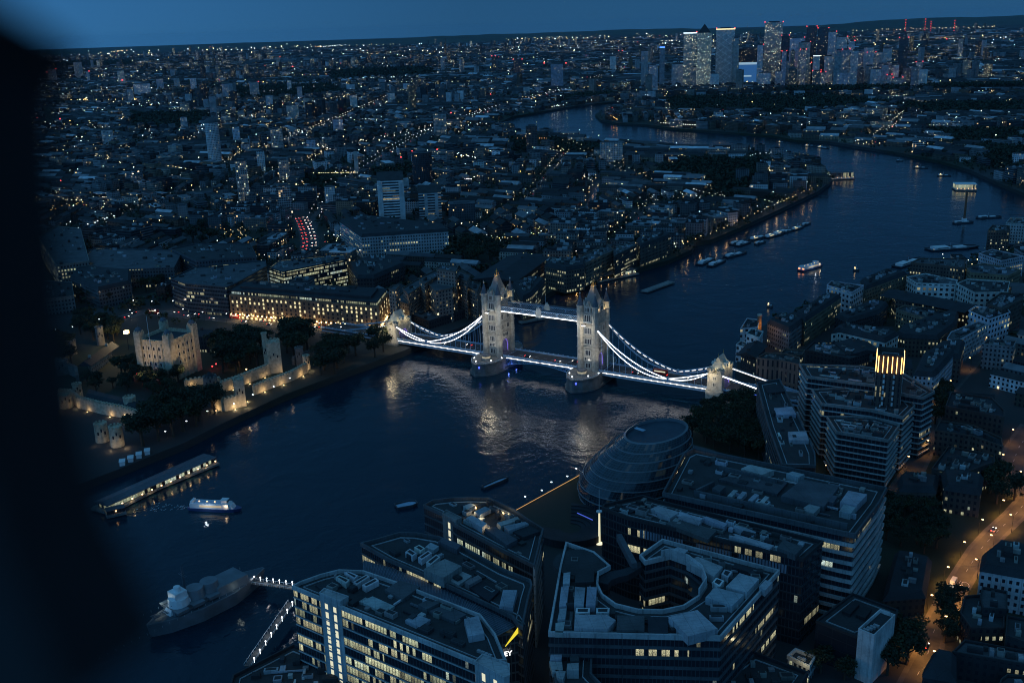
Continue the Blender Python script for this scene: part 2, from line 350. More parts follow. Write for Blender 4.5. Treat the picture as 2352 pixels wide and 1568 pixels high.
# low hills on the horizon
hm = MB()
prev = None
for i in range(0, 131):
    a = 38+i*.68; d = 25000+2500*math.sin(i*.21)
    h = 62+25*math.sin(i*.11+1)+14*math.sin(i*.37)+6*math.sin(i*1.3)+4*math.sin(i*2.9) + 110*max(0, min(1, (a-92)/8))
    pt = (CX+d*math.sin(R(a)), CY+d*math.cos(R(a)))
    f = (CX+(d-5000)*math.sin(R(a)), CY+(d-5000)*math.cos(R(a)))
    bk = (CX+(d+6000)*math.sin(R(a)), CY+(d+6000)*math.cos(R(a)))
    if prev:
        hm.face([(*prev[0], 3), (*f, 3), (*pt, h), (*prev[1], prev[3])][::-1]); hm.face([(*prev[1], prev[3]), (*pt, h), (*bk, 3), (*prev[2], 3)][::-1])
    prev = (f, pt, bk, h)
struct(hm.build('hills', plain('wooded_hills', (.04, .055, .035), .95, .3, .0012)))
# ================================================================== THE BRIDGE
BR = thing('suspension_bridge', 'floodlit stone and steel twin towered bridge crossing the river', 'bridge', (741.2, 106.8, 0), R(-20))
TS = 40.6; AB = 137.0          # tower and abutment offsets along the bridge (local y, north positive)
def oct_(cx, cy, r): return [(cx+r*math.cos(R(22.5+45*i)), cy+r*math.sin(R(22.5+45*i))) for i in range(8)]
def arch_pts(w, h, n=7):       # pointed arch outline, local (x, z)
    pts = [(-w/2, 0), (-w/2, h*.6)]
    for i in range(1, n): 
        a = math.pi*i/n; pts.append((-w/2*math.cos(a), h*.6+h*.4*math.sin(a)**.8))
    return pts+[(w/2, h*.6), (w/2, 0)]
def panel(mb, org, ax, out, pts, depth=.15):
    # flat outline (u,z) set on a wall at org, along ax, pushed out; solid
    o = Vector(org); a = Vector(ax).normalized(); n = Vector(out).normalized()
    f = [o+a*u+Vector((0, 0, z))+n*depth for u, z in pts]; bk = [o+a*u+Vector((0, 0, z))-n*.1 for u, z in pts]
    nrm = (f[1]-f[0]).cross(f[2]-f[0])
    area = sum(pts[i][0]*pts[(i+1) % len(pts)][1]-pts[(i+1) % len(pts)][0]*pts[i][1] for i in range(len(pts)))
    right = a.cross(Vector((0, 0, 1))).dot(n) > 0
    if (area > 0) != right: f = f[::-1]; bk = bk[::-1]
    mb.face(f)
    for i in range(len(f)):
        j = (i+1) % len(f); mb.face([bk[i], bk[j], f[j], f[i]])
def wind(parent, org, ax, out, w, h, n, gap, lit=None, arch=False, frame=True):
    # one window: pale stone surround with n dark lights
    fm = MB(); W_ = n*w+(n-1)*gap+1.0
    panel(fm, org, ax, out, [(-W_/2, -.4), (W_/2, -.4), (W_/2, h+.4), (-W_/2, h+.4)], .12)
    fo = fm.build('window', MAT['stone_l'], parent)
    pm = MB()
    for i in range(n):
        u = (i-(n-1)/2)*(w+gap)
        panel(pm, Vector(org)+Vector(ax)*u, ax, out, (arch_pts(w, h) if arch else [(-w/2, 0), (w/2, 0), (w/2, h), (-w/2, h)]), .16)
    return fo, pm
MAT['stone_l'] = plain('window_dressing_stone', (.6, .57, .5), .8, .15, .4)
def bridge_tower(sy):
    piers = MB()
    L_, Wd = 31, 11.2
    hull = [(-L_, 0), (-L_+4, -6), (-L_+11, -Wd+1), (-L_+17, -Wd), (L_-17, -Wd), (L_-11, -Wd+1), (L_-4, -6), (L_, 0), (L_-4, 6), (L_-11, Wd-1), (L_-17, Wd), (-L_+17, Wd), (-L_+11, Wd-1), (-L_+4, 6)]
    q = [(x-3, y+sy) for x, y in hull]
    pm = MB(); pm.prism(inset(q, -1.6), -3, 1.2); pm.taper(inset(q, -.4), 1.2, q, 7.6, False); pm.taper(q, 7.6, inset(q, -.7), 8.2, False); pm.taper(inset(q, -.7), 8.2, inset(q, -.7), 9.2)
    pier = pm.build('pier', MAT['stoned'], BR)
    pr = MB()
    for i in range(len(q)):
        a, b = inset(q, -.3)[i], inset(q, -.3)[(i+1) % len(q)]
        if abs(a[0]) < 13 and abs(b[0]) < 13: continue
        pr.beam((*a, 10.2), (*b, 10.2), .15)
        n_ = max(1, int(math.dist(a, b)/1.2))
        for k in range(n_): w_ = lerp(a, b, k/n_); pr.beam((*w_, 9.2), (*w_, 10.2), .08)
    pr.build('railing', MAT['steelb'], pier)
    # body
    hx, hy = 9.2, 6.0
    bm_ = MB()
    road = 5.0
    # lower part split by the road arch that runs north-south
    for s in (-1, 1):
        bm_.prism(rect(s*(road+hx)/2, sy, hx-road, hy*2), 9, 21)
    bm_.prism(rect(0, sy, hx*2, hy*2), 21, 52.5, bottom=True)
    # arch haunches
    for s in (-1, 1):
        for k in range(5):
            z = 16+k; w_ = road*(1-math.sqrt(max(0, 1-((z-15)/6)**2)))
            bm_.box(s*(road-w_/2), sy, z, max(w_, .05), hy*2-.02*k-.02, 1.0)
    body = bm_.build('bridge_tower', MAT['stone'], BR)
    # string courses
    for z, o in ((15.5, .35), (26.3, .55), (27.6, .3), (34.2, .55), (35.2, .3), (43.2, .55), (44.2, .3), (52.0, .8)):
        c = MB()
        if z < 21:
            for s in (-1, 1): c.prism(rect(s*(road+hx+.3)/2, sy, hx-road+.3, 2*hy+2*o), z, z+.5, bottom=True)
        else: c.prism(rect(0, sy, 2*hx+2*o, 2*hy+2*o), z, z+.6, bottom=True)
        c.build('string_course', MAT['stone'], body)
    # corner turrets with spires
    for sx in (-1, 1):
        for s2 in (-1, 1):
            x, y = sx*hx, sy+s2*hy
            tm = MB(); tm.prism(oct_(x, y, 2.35), 9, 52.4, top=False)
            for z in (26.2, 34.1, 43.1): tm.prism(oct_(x, y, 2.7), z, z+.8, bottom=True)
            tm.prism(oct_(x, y, 2.8), 52.4, 53.2, bottom=True); tm.prism(oct_(x, y, 2.45), 53.2, 57, top=False); tm.prism(oct_(x, y, 2.8), 57, 57.6, bottom=True)
            tm.build('turret', MAT['stone'], body)
            sm = MB(); sm.cone(x, y, 57.6, 65.5, 2.4, .25, 8, R(22.5)); sm.build('spire', MAT['slate'], body)
            fm = MB(); fm.cone(x, y, 65.4, 67.6, .18, .12, 6); fm.box(x, y, 66.3, 1.3, .25, .3); fm.box(x, y, 66.3, .25, 1.3, .3); fm.build('finial', MAT['stone_l'], body)
    # steep main roof
    rm = MB(); rm.taper(rect(0, sy, 2*hx-2.6, 2*hy-1.6), 53.5, rect(0, sy, 3.4, 2.2), 69.6); rm.prism(rect(0, sy, 4.2, 3.0), 69.6, 70.3, bottom=True)
    rm.build('roof', plain('lead_roof', (.22, .22, .2), .5, .2, .3), body)
    gm_ = MB()
    for dx in (-1.4, 1.4):
        for dy in (-.8, .8): gm_.cone(dx, sy+dy, 70.3, 72.2, .22, .08, 5)
    gm_.cone(0, sy, 70.3, 75.2, .55, .1, 6); gm_.box(0, sy, 73.4, 1.7, .3, .4); gm_.box(0, sy, 73.4, .3, 1.7, .4)
    for dx in (-.9, .9): gm_.beam((dx, sy, 71), (0, sy, 74), .2)
    gm_.build('finial', MAT['gold'], body)
    # gables with dormer windows on the four faces
    for ax, out, w_, org in (((0, 1, 0), (-1, 0, 0), 5.2, (-hx, sy, 52.6)), ((0, -1, 0), (1, 0, 0), 5.2, (hx, sy, 52.6)), ((1, 0, 0), (0, 1, 0), 8, (0, sy+hy, 52.6)), ((-1, 0, 0), (0, -1, 0), 8, (0, sy-hy, 52.6))):
        g = MB(); o = Vector(org); a = Vector(ax); n_ = Vector(out)
        prof = [(-w_/2, 0), (w_/2, 0), (w_/2, 3.6), (w_/4, 5.4), (0, 8.2), (-w_/4, 5.4), (-w_/2, 3.6)]
        f = [o+a*u+Vector((0, 0, z))+n_*.5 for u, z in prof]; b = [o+a*u+Vector((0, 0, z))-n_*2.6 for u, z in prof]
        if (f[1]-f[0]).cross(f[2]-f[0]).dot(n_) < 0: f = f[::-1]; b = b[::-1]
        g.face(f); g.face(b[::-1])
        for i in range(len(f)): g.face([b[i], b[(i+1) % len(f)], f[(i+1) % len(f)], f[i]])
        gab = g.build('gable', MAT['stone'], body)
        for s in (-1, 1):
            pn = MB(); p_ = o+a*(s*(w_/2))-n_*.2; pn.cone(p_.x, p_.y, 56, 60.2, .5, .1, 4, R(45)); pn.build('pinnacle', MAT['stone_l'], body)
        fo, pm = wind(body, org, ax, out, .7, 3.2, 3, .35, arch=True)
        for v in range(len(pm.v)): pm.v[v] = tuple(Vector(pm.v[v])+n_*.5+Vector((0, 0, .6)))
        fo.location = (n_.x*.5, n_.y*.5, .6)
        pm.build('window_light', MAT['glassd'], body)
    # windows: west and east faces, then north and south
    for out in ((-1, 0, 0), (1, 0, 0)):
        ax = (0, -out[0]*-1, 0); ax = (0, 1, 0) if out[0] < 0 else (0, -1, 0)
        for z, n, w_, h in ((11.2, 3, .9, 3.2), (16.6, 4, .85, 2.2), (20.6, 3, .95, 3.6), (29.2, 4, .95, 3.6), (36.8, 4, .95, 4.2), (46, 3, 1.2, 4.6)):
            fo, pm = wind(body, (out[0]*hx, sy, z), ax, out, w_, h, n, .4, arch=z > 40)
            pm.build('window_light', MAT['glassd'], body)
        co = MB(); co.box(out[0]*(hx+.4), sy, 44.8, 1.6, 6, .6); co.box(out[0]*(hx+.9), sy, 45.3, .3, 6, .8); co.build('balcony', MAT['stone_l'], body)
    for out in ((0, -1, 0), (0, 1, 0)):
        ax = (1, 0, 0) if out[1] < 0 else (-1, 0, 0)
        for z, n, w_, h in ((23, 5, .9, 2.6), (29.4, 4, 1.0, 3.4), (37, 4, 1.0, 4)):
            for dx in ((-4, 4) if n == 4 else (0,)):
                nn = n if n == 5 else 2
                fo, pm = wind(body, (dx, sy+out[1]*hy, z), ax, out, w_, h, nn, .5)
                pm.build('window_light', MAT['glassd'], body)
    # blue lit arch rib inside the gateway
    for s in (-1, 1):
        am = MB(); pts = [(-4.7, sy+s*(hy-1.2), 10.5)]+[(-4.7*math.cos(math.pi*k/8), sy+s*(hy-1.2), 15+5.6*math.sin(math.pi*k/8)) for k in range(9)]+[(4.7, sy+s*(hy-1.2), 10.5)]
        am.path(pts, .35); am.build('arch_light', glow('violet_arch_light', (.35, .25, 1), .6), body)
    lamp('POINT', 'arch_lamp', (0, sy, 17), 220, (.25, .2, 1), BR, .5)
    # control cabin on the pier nose
    cm = MB(); cm.prism(oct_(-19, sy, 3.2), 9.2, 12.2, top=False); cb_ = cm.build('control_cabin', MAT['stone'], BR)
    cm = MB(); cm.prism(oct_(-19, sy, 3.8), 12.2, 12.7, bottom=True); cm.cone(-19, sy, 12.7, 13.8, 3.6, .4, 8, R(22.5)); cm.build('roof', MAT['slate'], cb_)
    cm = MB(); cm.prism(oct_(-19, sy, 3.26), 10.3, 11.6, top=False); cm.build('cabin_window', glow('cabin_glow', (1, .8, .5), .35), cb_)
    for k, (x, y) in enumerate(((-30.5, 2), (-24, -7.5), (-24, 7.5), (-15, -11.3), (-15, 11.3))):
        lm = MB(); lm.cone(x, sy+y, 10.2, 10.8, .4, .4, 6); lm.build('pier_lamp', MAT['coolw'], pier)
    lm = MB(); lm.cone(-33.3, sy-2.5, 6.2, 7.4, .55, .55, 6); lm.build('navigation_light', glow('blue_nav', (.1, .15, 1), 2), pier)
    # floodlights on the pier and the upper stage, plus an added glitter spot
    for y, pw in ((-9, 3600), (9, 3600)):
        lamp('SPOT', 'flood', (-27, sy+y*.9, 10.5), pw, (1, .94, .82), BR, .6, aim=(-7, sy, 34), spot=75, blend=.8)
    lamp('SPOT', 'flood', (-17, sy-24, 11), 8000, (1, .93, .8), BR, .6, aim=(0, sy-5, 33), spot=60, blend=.8)
    lamp('POINT', 'flood', (-17.2, sy, 43.4), 9500, (1, .93, .78), BR, .9)
    lamp('SPOT', 'flood', (-17.2, sy, 42.8), 17000 if sy > 0 else 6500, (1, .8, .45), BR, .9, aim=(-90, sy+(0 if sy > 0 else 22), 0), spot=72 if sy > 0 else 56, blend=1)  # added spot facing away from the tower, only for glitter on the water
    fb = MB(); fb.box(-13.6, sy, 45, 4.5, .4, .4); fb.box(-16, sy, 44.7, .9, 3, .9); fb.build('invented_flood_bracket', MAT['black'], body)  # bracket invented to hold the upper lights off the tower
    fl = MB(); fl.box(-16.0, sy, 44.3, .7, 2.6, .36); fl.build('floodlight', MAT['coolw'], body)
    for x, y in ((-8.2, -4.2), (-8.2, 4.2), (-4, -6.2), (5, -6.2), (8.2, 0), (0, 6.2)):
        lamp('POINT', 'roof_lamp', (x*1.04, sy+y*1.04, 54.0), 2400, (1, .8, .45), BR, .3)
    lamp('POINT', 'finial_lamp', (-2.6, sy-1.5, 71), 700, (1, .6, .2), BR, .2)
    return body
for s in (-1, 1): bridge_tower(s*TS)
# abutment towers
def abutment(s):
    y0 = s*AB; hx, hy = 10.5, 5.2
    m_ = MB()
    for q in (-1, 1):
        m_.prism(rect(q*8.4, y0, 5.2, hy*2), -2, 21.5)
        m_.prism(rect(q*8.6, y0, 6.6, hy*2+1.6), -2, 9.5)
    m_.prism(rect(0, y0, 12, hy*2-.6), 16.5, 24, bottom=True)
    for k in range(4):
        z = 13.5+k*.8; w_ = 5.8*(1-math.sqrt(max(0, 1-((z-12.6)/4.2)**2)))
        for q in (-1, 1): m_.box(q*(5.8-w_/2), y0, z, max(.05, w_), hy*2-.8, .8)
    b = m_.build('abutment_tower', MAT['stone'], BR)
    for q in (-1, 1):
        tm = MB(); 
        for dy in (-1, 1):
            x, y = q*8.4, y0+dy*3.4
            tm.prism(oct_(x, y, 2.5), 15, 22.5, top=False); tm.prism(oct_(x, y, 2.9), 22.5, 23.3, bottom=True)
            for k in range(8):
                a = R(22.5+45*k+22.5); tm.box(x+2.4*math.cos(a), y+2.4*math.sin(a), 23.3, 1, 1, 1.1, a)
        tm.build('turret', MAT['stone'], b)
        for z, h in ((12.5, 2.4), (17, 2.2)):
            out = (q, 0, 0); ax = (0, 1, 0) if q < 0 else (0, -1, 0)
            fo, pm = wind(b, (q*11.0, y0, z), ax, out, .6, h, 2, .4); pm.build('window_light', MAT['glassd'], b)
    rm = MB(); P = [(-7.5, y0-4.6), (7.5, y0-4.6), (7.5, y0+4.6), (-7.5, y0+4.6)]
    rm.taper(P, 24, [(-5.2, y0-2.6), (5.2, y0-2.6), (5.2, y0+2.6), (-5.2, y0+2.6)], 27.5, False)
    rm.taper([(-5.2, y0-2.6), (5.2, y0-2.6), (5.2, y0+2.6), (-5.2, y0+2.6)], 27.5, [(-5.2, y0-.2), (5.2, y0-.2), (5.2, y0+.2), (-5.2, y0+.2)], 31.5)
    rm.build('roof', plain('pale_lead_roof', (.5, .47, .38), .6, .15, .4), b)
    for x in (-5, 5):
        f = MB(); f.cone(x, y0, 31.3, 34.5, .22, .05, 5); f.build('finial', MAT['gold'], b)
    for x in (-2.2, 2.2):
        for q in (-1, 1):
            d = MB(); d.prism(rect(x, y0+q*4.2, 2, 1.6), 24, 26); d.gable(x, y0+q*4.2, 26, 1.6, 2, 1.4, R(90)); d.build('dormer', MAT['stone_l'], b)
    for q in (-1, 1):
        am = MB(); am.path([(-5.4*math.cos(math.pi*k/8), y0+q*4.2, 11+5.4*math.sin(math.pi*k/8)) for k in range(9)], .35); am.build('arch_light', bpy.data.materials['violet_arch_light'], b)
    lamp('POINT', 'arch_lamp', (0, y0, 13), 300, (.25, .2, 1), BR, .5)
    for x, y in ((-6, -6.4), (4, -6.4), (-9, 0), (5, 6.4)): lamp('POINT', 'roof_lamp', (x, y0+y, 24.6), 700, (1, .85, .5), BR, .3)
    if s > 0: lamp('SPOT', 'flood', (-16, y0-s*2, 25), 16000, (1, .82, .5), BR, .9, aim=(-100, y0-10, 0), spot=80, blend=1)  # added light without a fixture, aimed at the river to make glitter
    lamp('POINT', 'flood', (-15, y0-s*2, 20), 2600 if s > 0 else 1500, (1, .86, .6), BR, .9)
    lamp('SPOT', 'flood', (-20, y0-s*10, 9), 3000, (1, .94, .82), BR, .6, aim=(-8, y0, 14), spot=70, blend=.8)
for s in (-1, 1): abutment(s)
# decks
def edge_strip(x, y0, y1, z, mat, name='light_strip', seg=1, duty=1.0, w=.35):
    n = seg
    for k in range(n):
        a = y0+(y1-y0)*k/n; b = a+(y1-y0)/n*duty
        m_ = MB(); m_.beam((x, a, z), (x, b, z), .25, w); m_.build(name, mat, BR)
for a, b in ((TS+9, AB-5.3), (-TS-9, -AB+5.3), (TS-9.5, -TS+9.5), (AB+5.3, AB+75), (-AB-5.3, -AB-75)):
    mid = abs(a) < TS
    m_ = MB(); lo, hi = min(a, b), max(a, b)
    m_.prism(rect(0, (lo+hi)/2, 18.6, hi-lo), 8.2, 9.6, bottom=True)
    d = m_.build('bascule_deck' if mid else 'deck', MAT['asph'], BR)
    for q in (-1, 1):
        pm = MB(); pm.prism(rect(q*9.0, (lo+hi)/2, .5, hi-lo), 9.62, 10.9); 
        n = int((hi-lo)/4)
        for k in range(n+1): pm.box(q*9.0, lo+(hi-lo)*k/n, 9.63, .8, .7, 1.6)
        pm.build('parapet', MAT['steelb'], BR)
        km = MB(); km.prism(rect(q*7.2, (lo+hi)/2, 2.6, hi-lo-.2), 9.61, 9.75); km.build('footway', MAT['pave'], BR)
        gm_ = MB(); gm_.prism(rect(q*8.9, (lo+hi)/2, .6, hi-lo), 6.8 if not mid else 7.6, 8.2, bottom=True); gm_.build('girder', MAT['steelb'], BR)
    if abs(a) < AB+1:
        edge_strip(-9.45, lo+.5, hi-.5, 9.0, MAT['led'], seg=2 if mid else 8, duty=.955, w=.3)
        edge_strip(9.45, lo+.5, hi-.5, 9.0, MAT['ledd'])
    lm = MB(); n = int((hi-lo)/7)
    for k in range(n): lm.box(0, lo+3+k*7, 9.62, .18, 3, .012)
    lm.build('lane_marking', MAT['white'], BR)
# arched bascule girders (blue lit)
for x in (-8.4, -3, 3, 8.4):
    m_ = MB(); n = 20
    zt = lambda y: 7.6; zb = lambda y: 2.6+4.6*(1-(abs(y)/31.0)**1.8)
    for k in range(n):
        ya, yb = -31+62*k/n, -31+62*(k+1)/n
        m_.beam((x, ya, zb(ya)), (x, yb, zb(yb)), .5); m_.beam((x, ya, zb(ya)), (x, ya, 7.7), .3)
        m_.beam((x, ya, zb(ya)), (x, yb, 7.7), .25) if ya < 0 else m_.beam((x, ya, 7.7), (x, yb, zb(yb)), .25)
    m_.build('arch_girder', MAT['steelb'], BR)
for s in (-1, 1):
    for x in (-11, 0): lamp('POINT', 'girder_lamp', (x, s*26, 3.4), 260, (.12, .22, 1), BR, .4)
# suspension chains
def chain(q, s):
    x = q*9.2; yT, yP, yA = s*(TS+6.5), s*(TS+6.5+(AB-5-TS-6.5)*.655), s*(AB-5.2)
    zT, zP, zA = 41.5, 12.2, 20.5
    def seg(y0, z0, y1, z1, sagU, sagL, n):
        up, lo = [], []
        for k in range(n+1):
            f = k/n; y = y0+(y1-y0)*f; z = z0+(z1-z0)*f; s4 = 4*f*(1-f)
            up.append((x, y, z-sagU*s4)); lo.append((x, y, z-sagL*s4))
        return up, lo
    for y0, z0, y1, z1, su, sl, n, nm in ((yT, zT, yP, zP, 5.2, 9.2, 12, 'long_chain'), (yA, zA, yP, zP, .6, 2.9, 6, 'short_chain')):
        up, lo = seg(y0, z0, y1, z1, su, sl, n)
        m_ = MB(); m_.path(up, .7, .8); m_.path(lo, .7, .8); ch = m_.build(nm, MAT['steelb'], BR)
        lt = MB()
        for k in range(1, n):
            lt.beam(up[k], lo[k], .25)
            if k < n-1: lt.beam(up[k], lo[k+1], .2); lt.beam(lo[k], up[k+1], .2)
        lt.build('lattice', MAT['steelb'], ch)
        if q < 0:
            for cc in (up, lo):
                e = MB(); e.path([(a[0]-.45, a[1], a[2]) for a in cc], .15, .34); e.build('light_strip', MAT['led'], ch)
        else:
            e = MB()
            for k in range(n):
                a, b = up[k], up[k+1]; a2, b2 = lerp(a, b, .2), lerp(a, b, .85); e.beam((a2[0]-.45, a2[1], a2[2]-.5), (b2[0]-.45, b2[1], b2[2]-.5), .2, .4)
            e.build('light_strip', MAT['ledd'], ch)
        for k in range(1, n):
            h = MB(); h.beam((x, lo[k][1], lo[k][2]), (x, lo[k][1], 9.8), .22); h.build('hanger', MAT['steelb'], BR)
    pn = MB(); pn.box(x, yP, 9.6, 1.6, 1.4, 3.6); pn.build('pin_post', MAT['steelb'], BR)
    pj = MB(); n = 12
    for k in range(n):
        a, b = 2*math.pi*k/n, 2*math.pi*(k+1)/n
        pj.beam((x-.5, yP+1.2*math.cos(a), zP+1.2*math.sin(a)), (x-.5, yP+1.2*math.cos(b), zP+1.2*math.sin(b)), .5)
    pj.build('pin_joint', MAT['white'], BR)
    # land tie beyond the abutment
    a, b = (x, s*(AB+5), 20), (x, s*(AB+50), 10.5)
    tm = MB(); tm.beam(a, b, .9, 1.1); ti = tm.build('land_tie', MAT['steelb'], BR)
    e = MB(); e.beam((x-.6, a[1], a[2]), (x-.6, lerp(a, b, .8 if s < 0 else .3)[1], lerp(a, b, .8 if s < 0 else .3)[2]), .2, .6); e.build('light_strip', MAT['led'] if q < 0 else MAT['ledd'], ti)
for q in (-1, 1):
    for s in (-1, 1): chain(q, s)
# high level walkways
for q in (-1, 1):
    x = q*6.6; y0, y1 = -TS+6.1, TS-6.1
    m_ = MB(); m_.prism(rect(x, 0, 3.6, y1-y0), 44.6, 45.4, bottom=True); wk = m_.build('walkway', MAT['steelb'], BR)
    m_ = MB(); m_.prism(rect(x, 0, 3.8, y1-y0), 48.6, 49.0, bottom=True); m_.gable(x, 0, 49.0, y1-y0, 3.8, .7, R(90), 0); m_.build('roof', MAT['slate'], wk)
    for w_ in (-1, 1):
        xx = x+w_*1.85; n = 18; lt = MB(); dy = (y1-y0)/n
        for k in range(n):
            for f in (0, .5):
                ya = y0+(k+f)*dy; yb = min(y1, ya+dy)
                lt.beam((xx, ya, 45.4), (xx, yb, 48.6), .24); lt.beam((xx, ya, 48.6), (xx, yb, 45.4), .24)
        lt.beam((xx, y0, 45.3), (xx, y1, 45.3), .4, .5); lt.beam((xx, y0, 48.7), (xx, y1, 48.7), .4, .5)
        for k in range(0, n+1, 5): lt.box(xx, y0+k*dy, 45.2, .5, .8, 3.8)
        lt.build('lattice_side', MAT['steelb'], wk)
    gl = MB(); gl.prism(rect(x, 0, 3.2, y1-y0-.2), 45.4, 48.5, top=False); gl.build('glazing', MAT['glassd'], wk)
    e = MB(); e.beam((x-2.15, y0, 45.0), (x-2.15, y1, 45.0), .2, .55); e.build('light_strip', MAT['led'] if q < 0 else MAT['ledd'], wk)
    c_ = MB(); c_.box(x-2.25, 0, 43.9, .5, 4.4, 5.6); c_.box(x-2.3, 0, 49.4, .6, 3.2, 1.5); c_.cone(x-2.3, 0, 50.9, 52.6, .9, .1, 6); c_.build('crest', MAT['stone_l'], wk)
    lamp('POINT', 'crest_lamp', (x-5.2, 0, 45.2), 130, (1, .85, .6), BR, .2)
    fp = MB(); fp.cone(x, 2.4, 49, 57, .12, .06, 5); fp.build('flagpole', MAT['white'], wk)
for k in range(6):
    m_ = MB(); m_.beam((-4.8, -28+k*11, 45), (4.8, -28+k*11, 45), .4, .6); m_.build('cross_brace', MAT['steelb'], BR)
for y in (-30, -10, 10, 30): lamp('POINT', 'walkway_lamp', (-15, y, 43), 1300, (.85, .92, 1), BR, .5)
# ================================================================== NEAR AND LANDMARK BUILDINGS
FOOT = []; LMK = []
def foot(poly, name=None, m=3.0):
    xs = [p[0] for p in poly]; ys = [p[1] for p in poly]
    FOOT.append((min(xs)-m, min(ys)-m, max(xs)+m, max(ys)+m, [(p[0], p[1]) for p in poly], m))
    if name:
        cx, cy = sum(xs)/len(xs), sum(ys)/len(ys); LMK.append((cx, cy, name))
def ring(mb, poly, d, z0, z1):
    p = ccw(poly); q = inset(p, d); n = len(p)
    mb.prism(p, z0, z1, top=False)
    for i in range(n):
        j = (i+1) % n
        mb.face([(*p[i][:2], z1), (*p[j][:2], z1), (*q[j], z1), (*q[i], z1)])
        mb.face([(*q[j], z0), (*q[i], z0), (*q[i], z1), (*q[j], z1)])
    return mb
TONES = dict(brick=(.12, .088, .068), brickd=(.07, .055, .047), yellow=(.24, .19, .12), stone=(.36, .33, .27), conc=(.24, .24, .23), white=(.62, .63, .62), pale=(.46, .48, .48), dark=(.03, .034, .038), glass=(.06, .08, .09), slate=(.026, .03, .036), roofg=(.038, .041, .044), roofl=(.38, .41, .43), lead=(.088, .098, .108))
def rbox(mb, poly, z, h):
    mb.prism(poly, z, z+h)
def jitter_tone(t, a=.25, g=None):
    g = g or rnd; k = 1+(g.random()-.5)*2*a; return tuple(min(.8, max(.01, c*k*(1+(g.random()-.5)*.12))) for c in t)
def centroid(p): return (sum(q[0] for q in p)/len(p), sum(q[1] for q in p)/len(p))
def longaxis(p):
    best = max(range(len(p)), key=lambda i: math.dist(p[i][:2], p[(i+1) % len(p)][:2])); a, b = p[best], p[(best+1) % len(p)]
    return math.atan2(b[1]-a[1], b[0]-a[0])
def scatter_plant(root, poly, z, n, seed=0, tone='roofl', hmax=2.5, smax=6):
    g = random.Random(seed); ip = inset(poly, 2.5); xs = [q[0] for q in ip]; ys = [q[1] for q in ip]; ang = longaxis(poly); done = []
    k = 0; tries = 0
    while k < n and tries < n*20:
        tries += 1
        x, y = g.uniform(min(xs), max(xs)), g.uniform(min(ys), max(ys)); sx, sy = g.uniform(1.5, smax), g.uniform(1.2, smax*.6)
        if not all(inpoly(a, b, ip) for a, b in rect(x, y, sx, sy, ang)): continue
        if any(abs(x-a)+abs(y-b) < 1.5+(sx+c)/2 for a, b, c in done): continue
        done.append((x, y, sx)); k += 1
        h = g.uniform(.8, hmax)
        m_ = MB().style(jitter_tone(TONES[g.choice([tone, 'roofg', 'conc'])], .3, g)); m_.box(x, y, z, sx, sy, h, ang)
        if sx > 2.5: m_.style(TONES['dark']); m_.box(x, y, z+h, sx*.75, sy*.6, .15, ang)
        m_.build('plant_unit', MAT['bldn'], root)
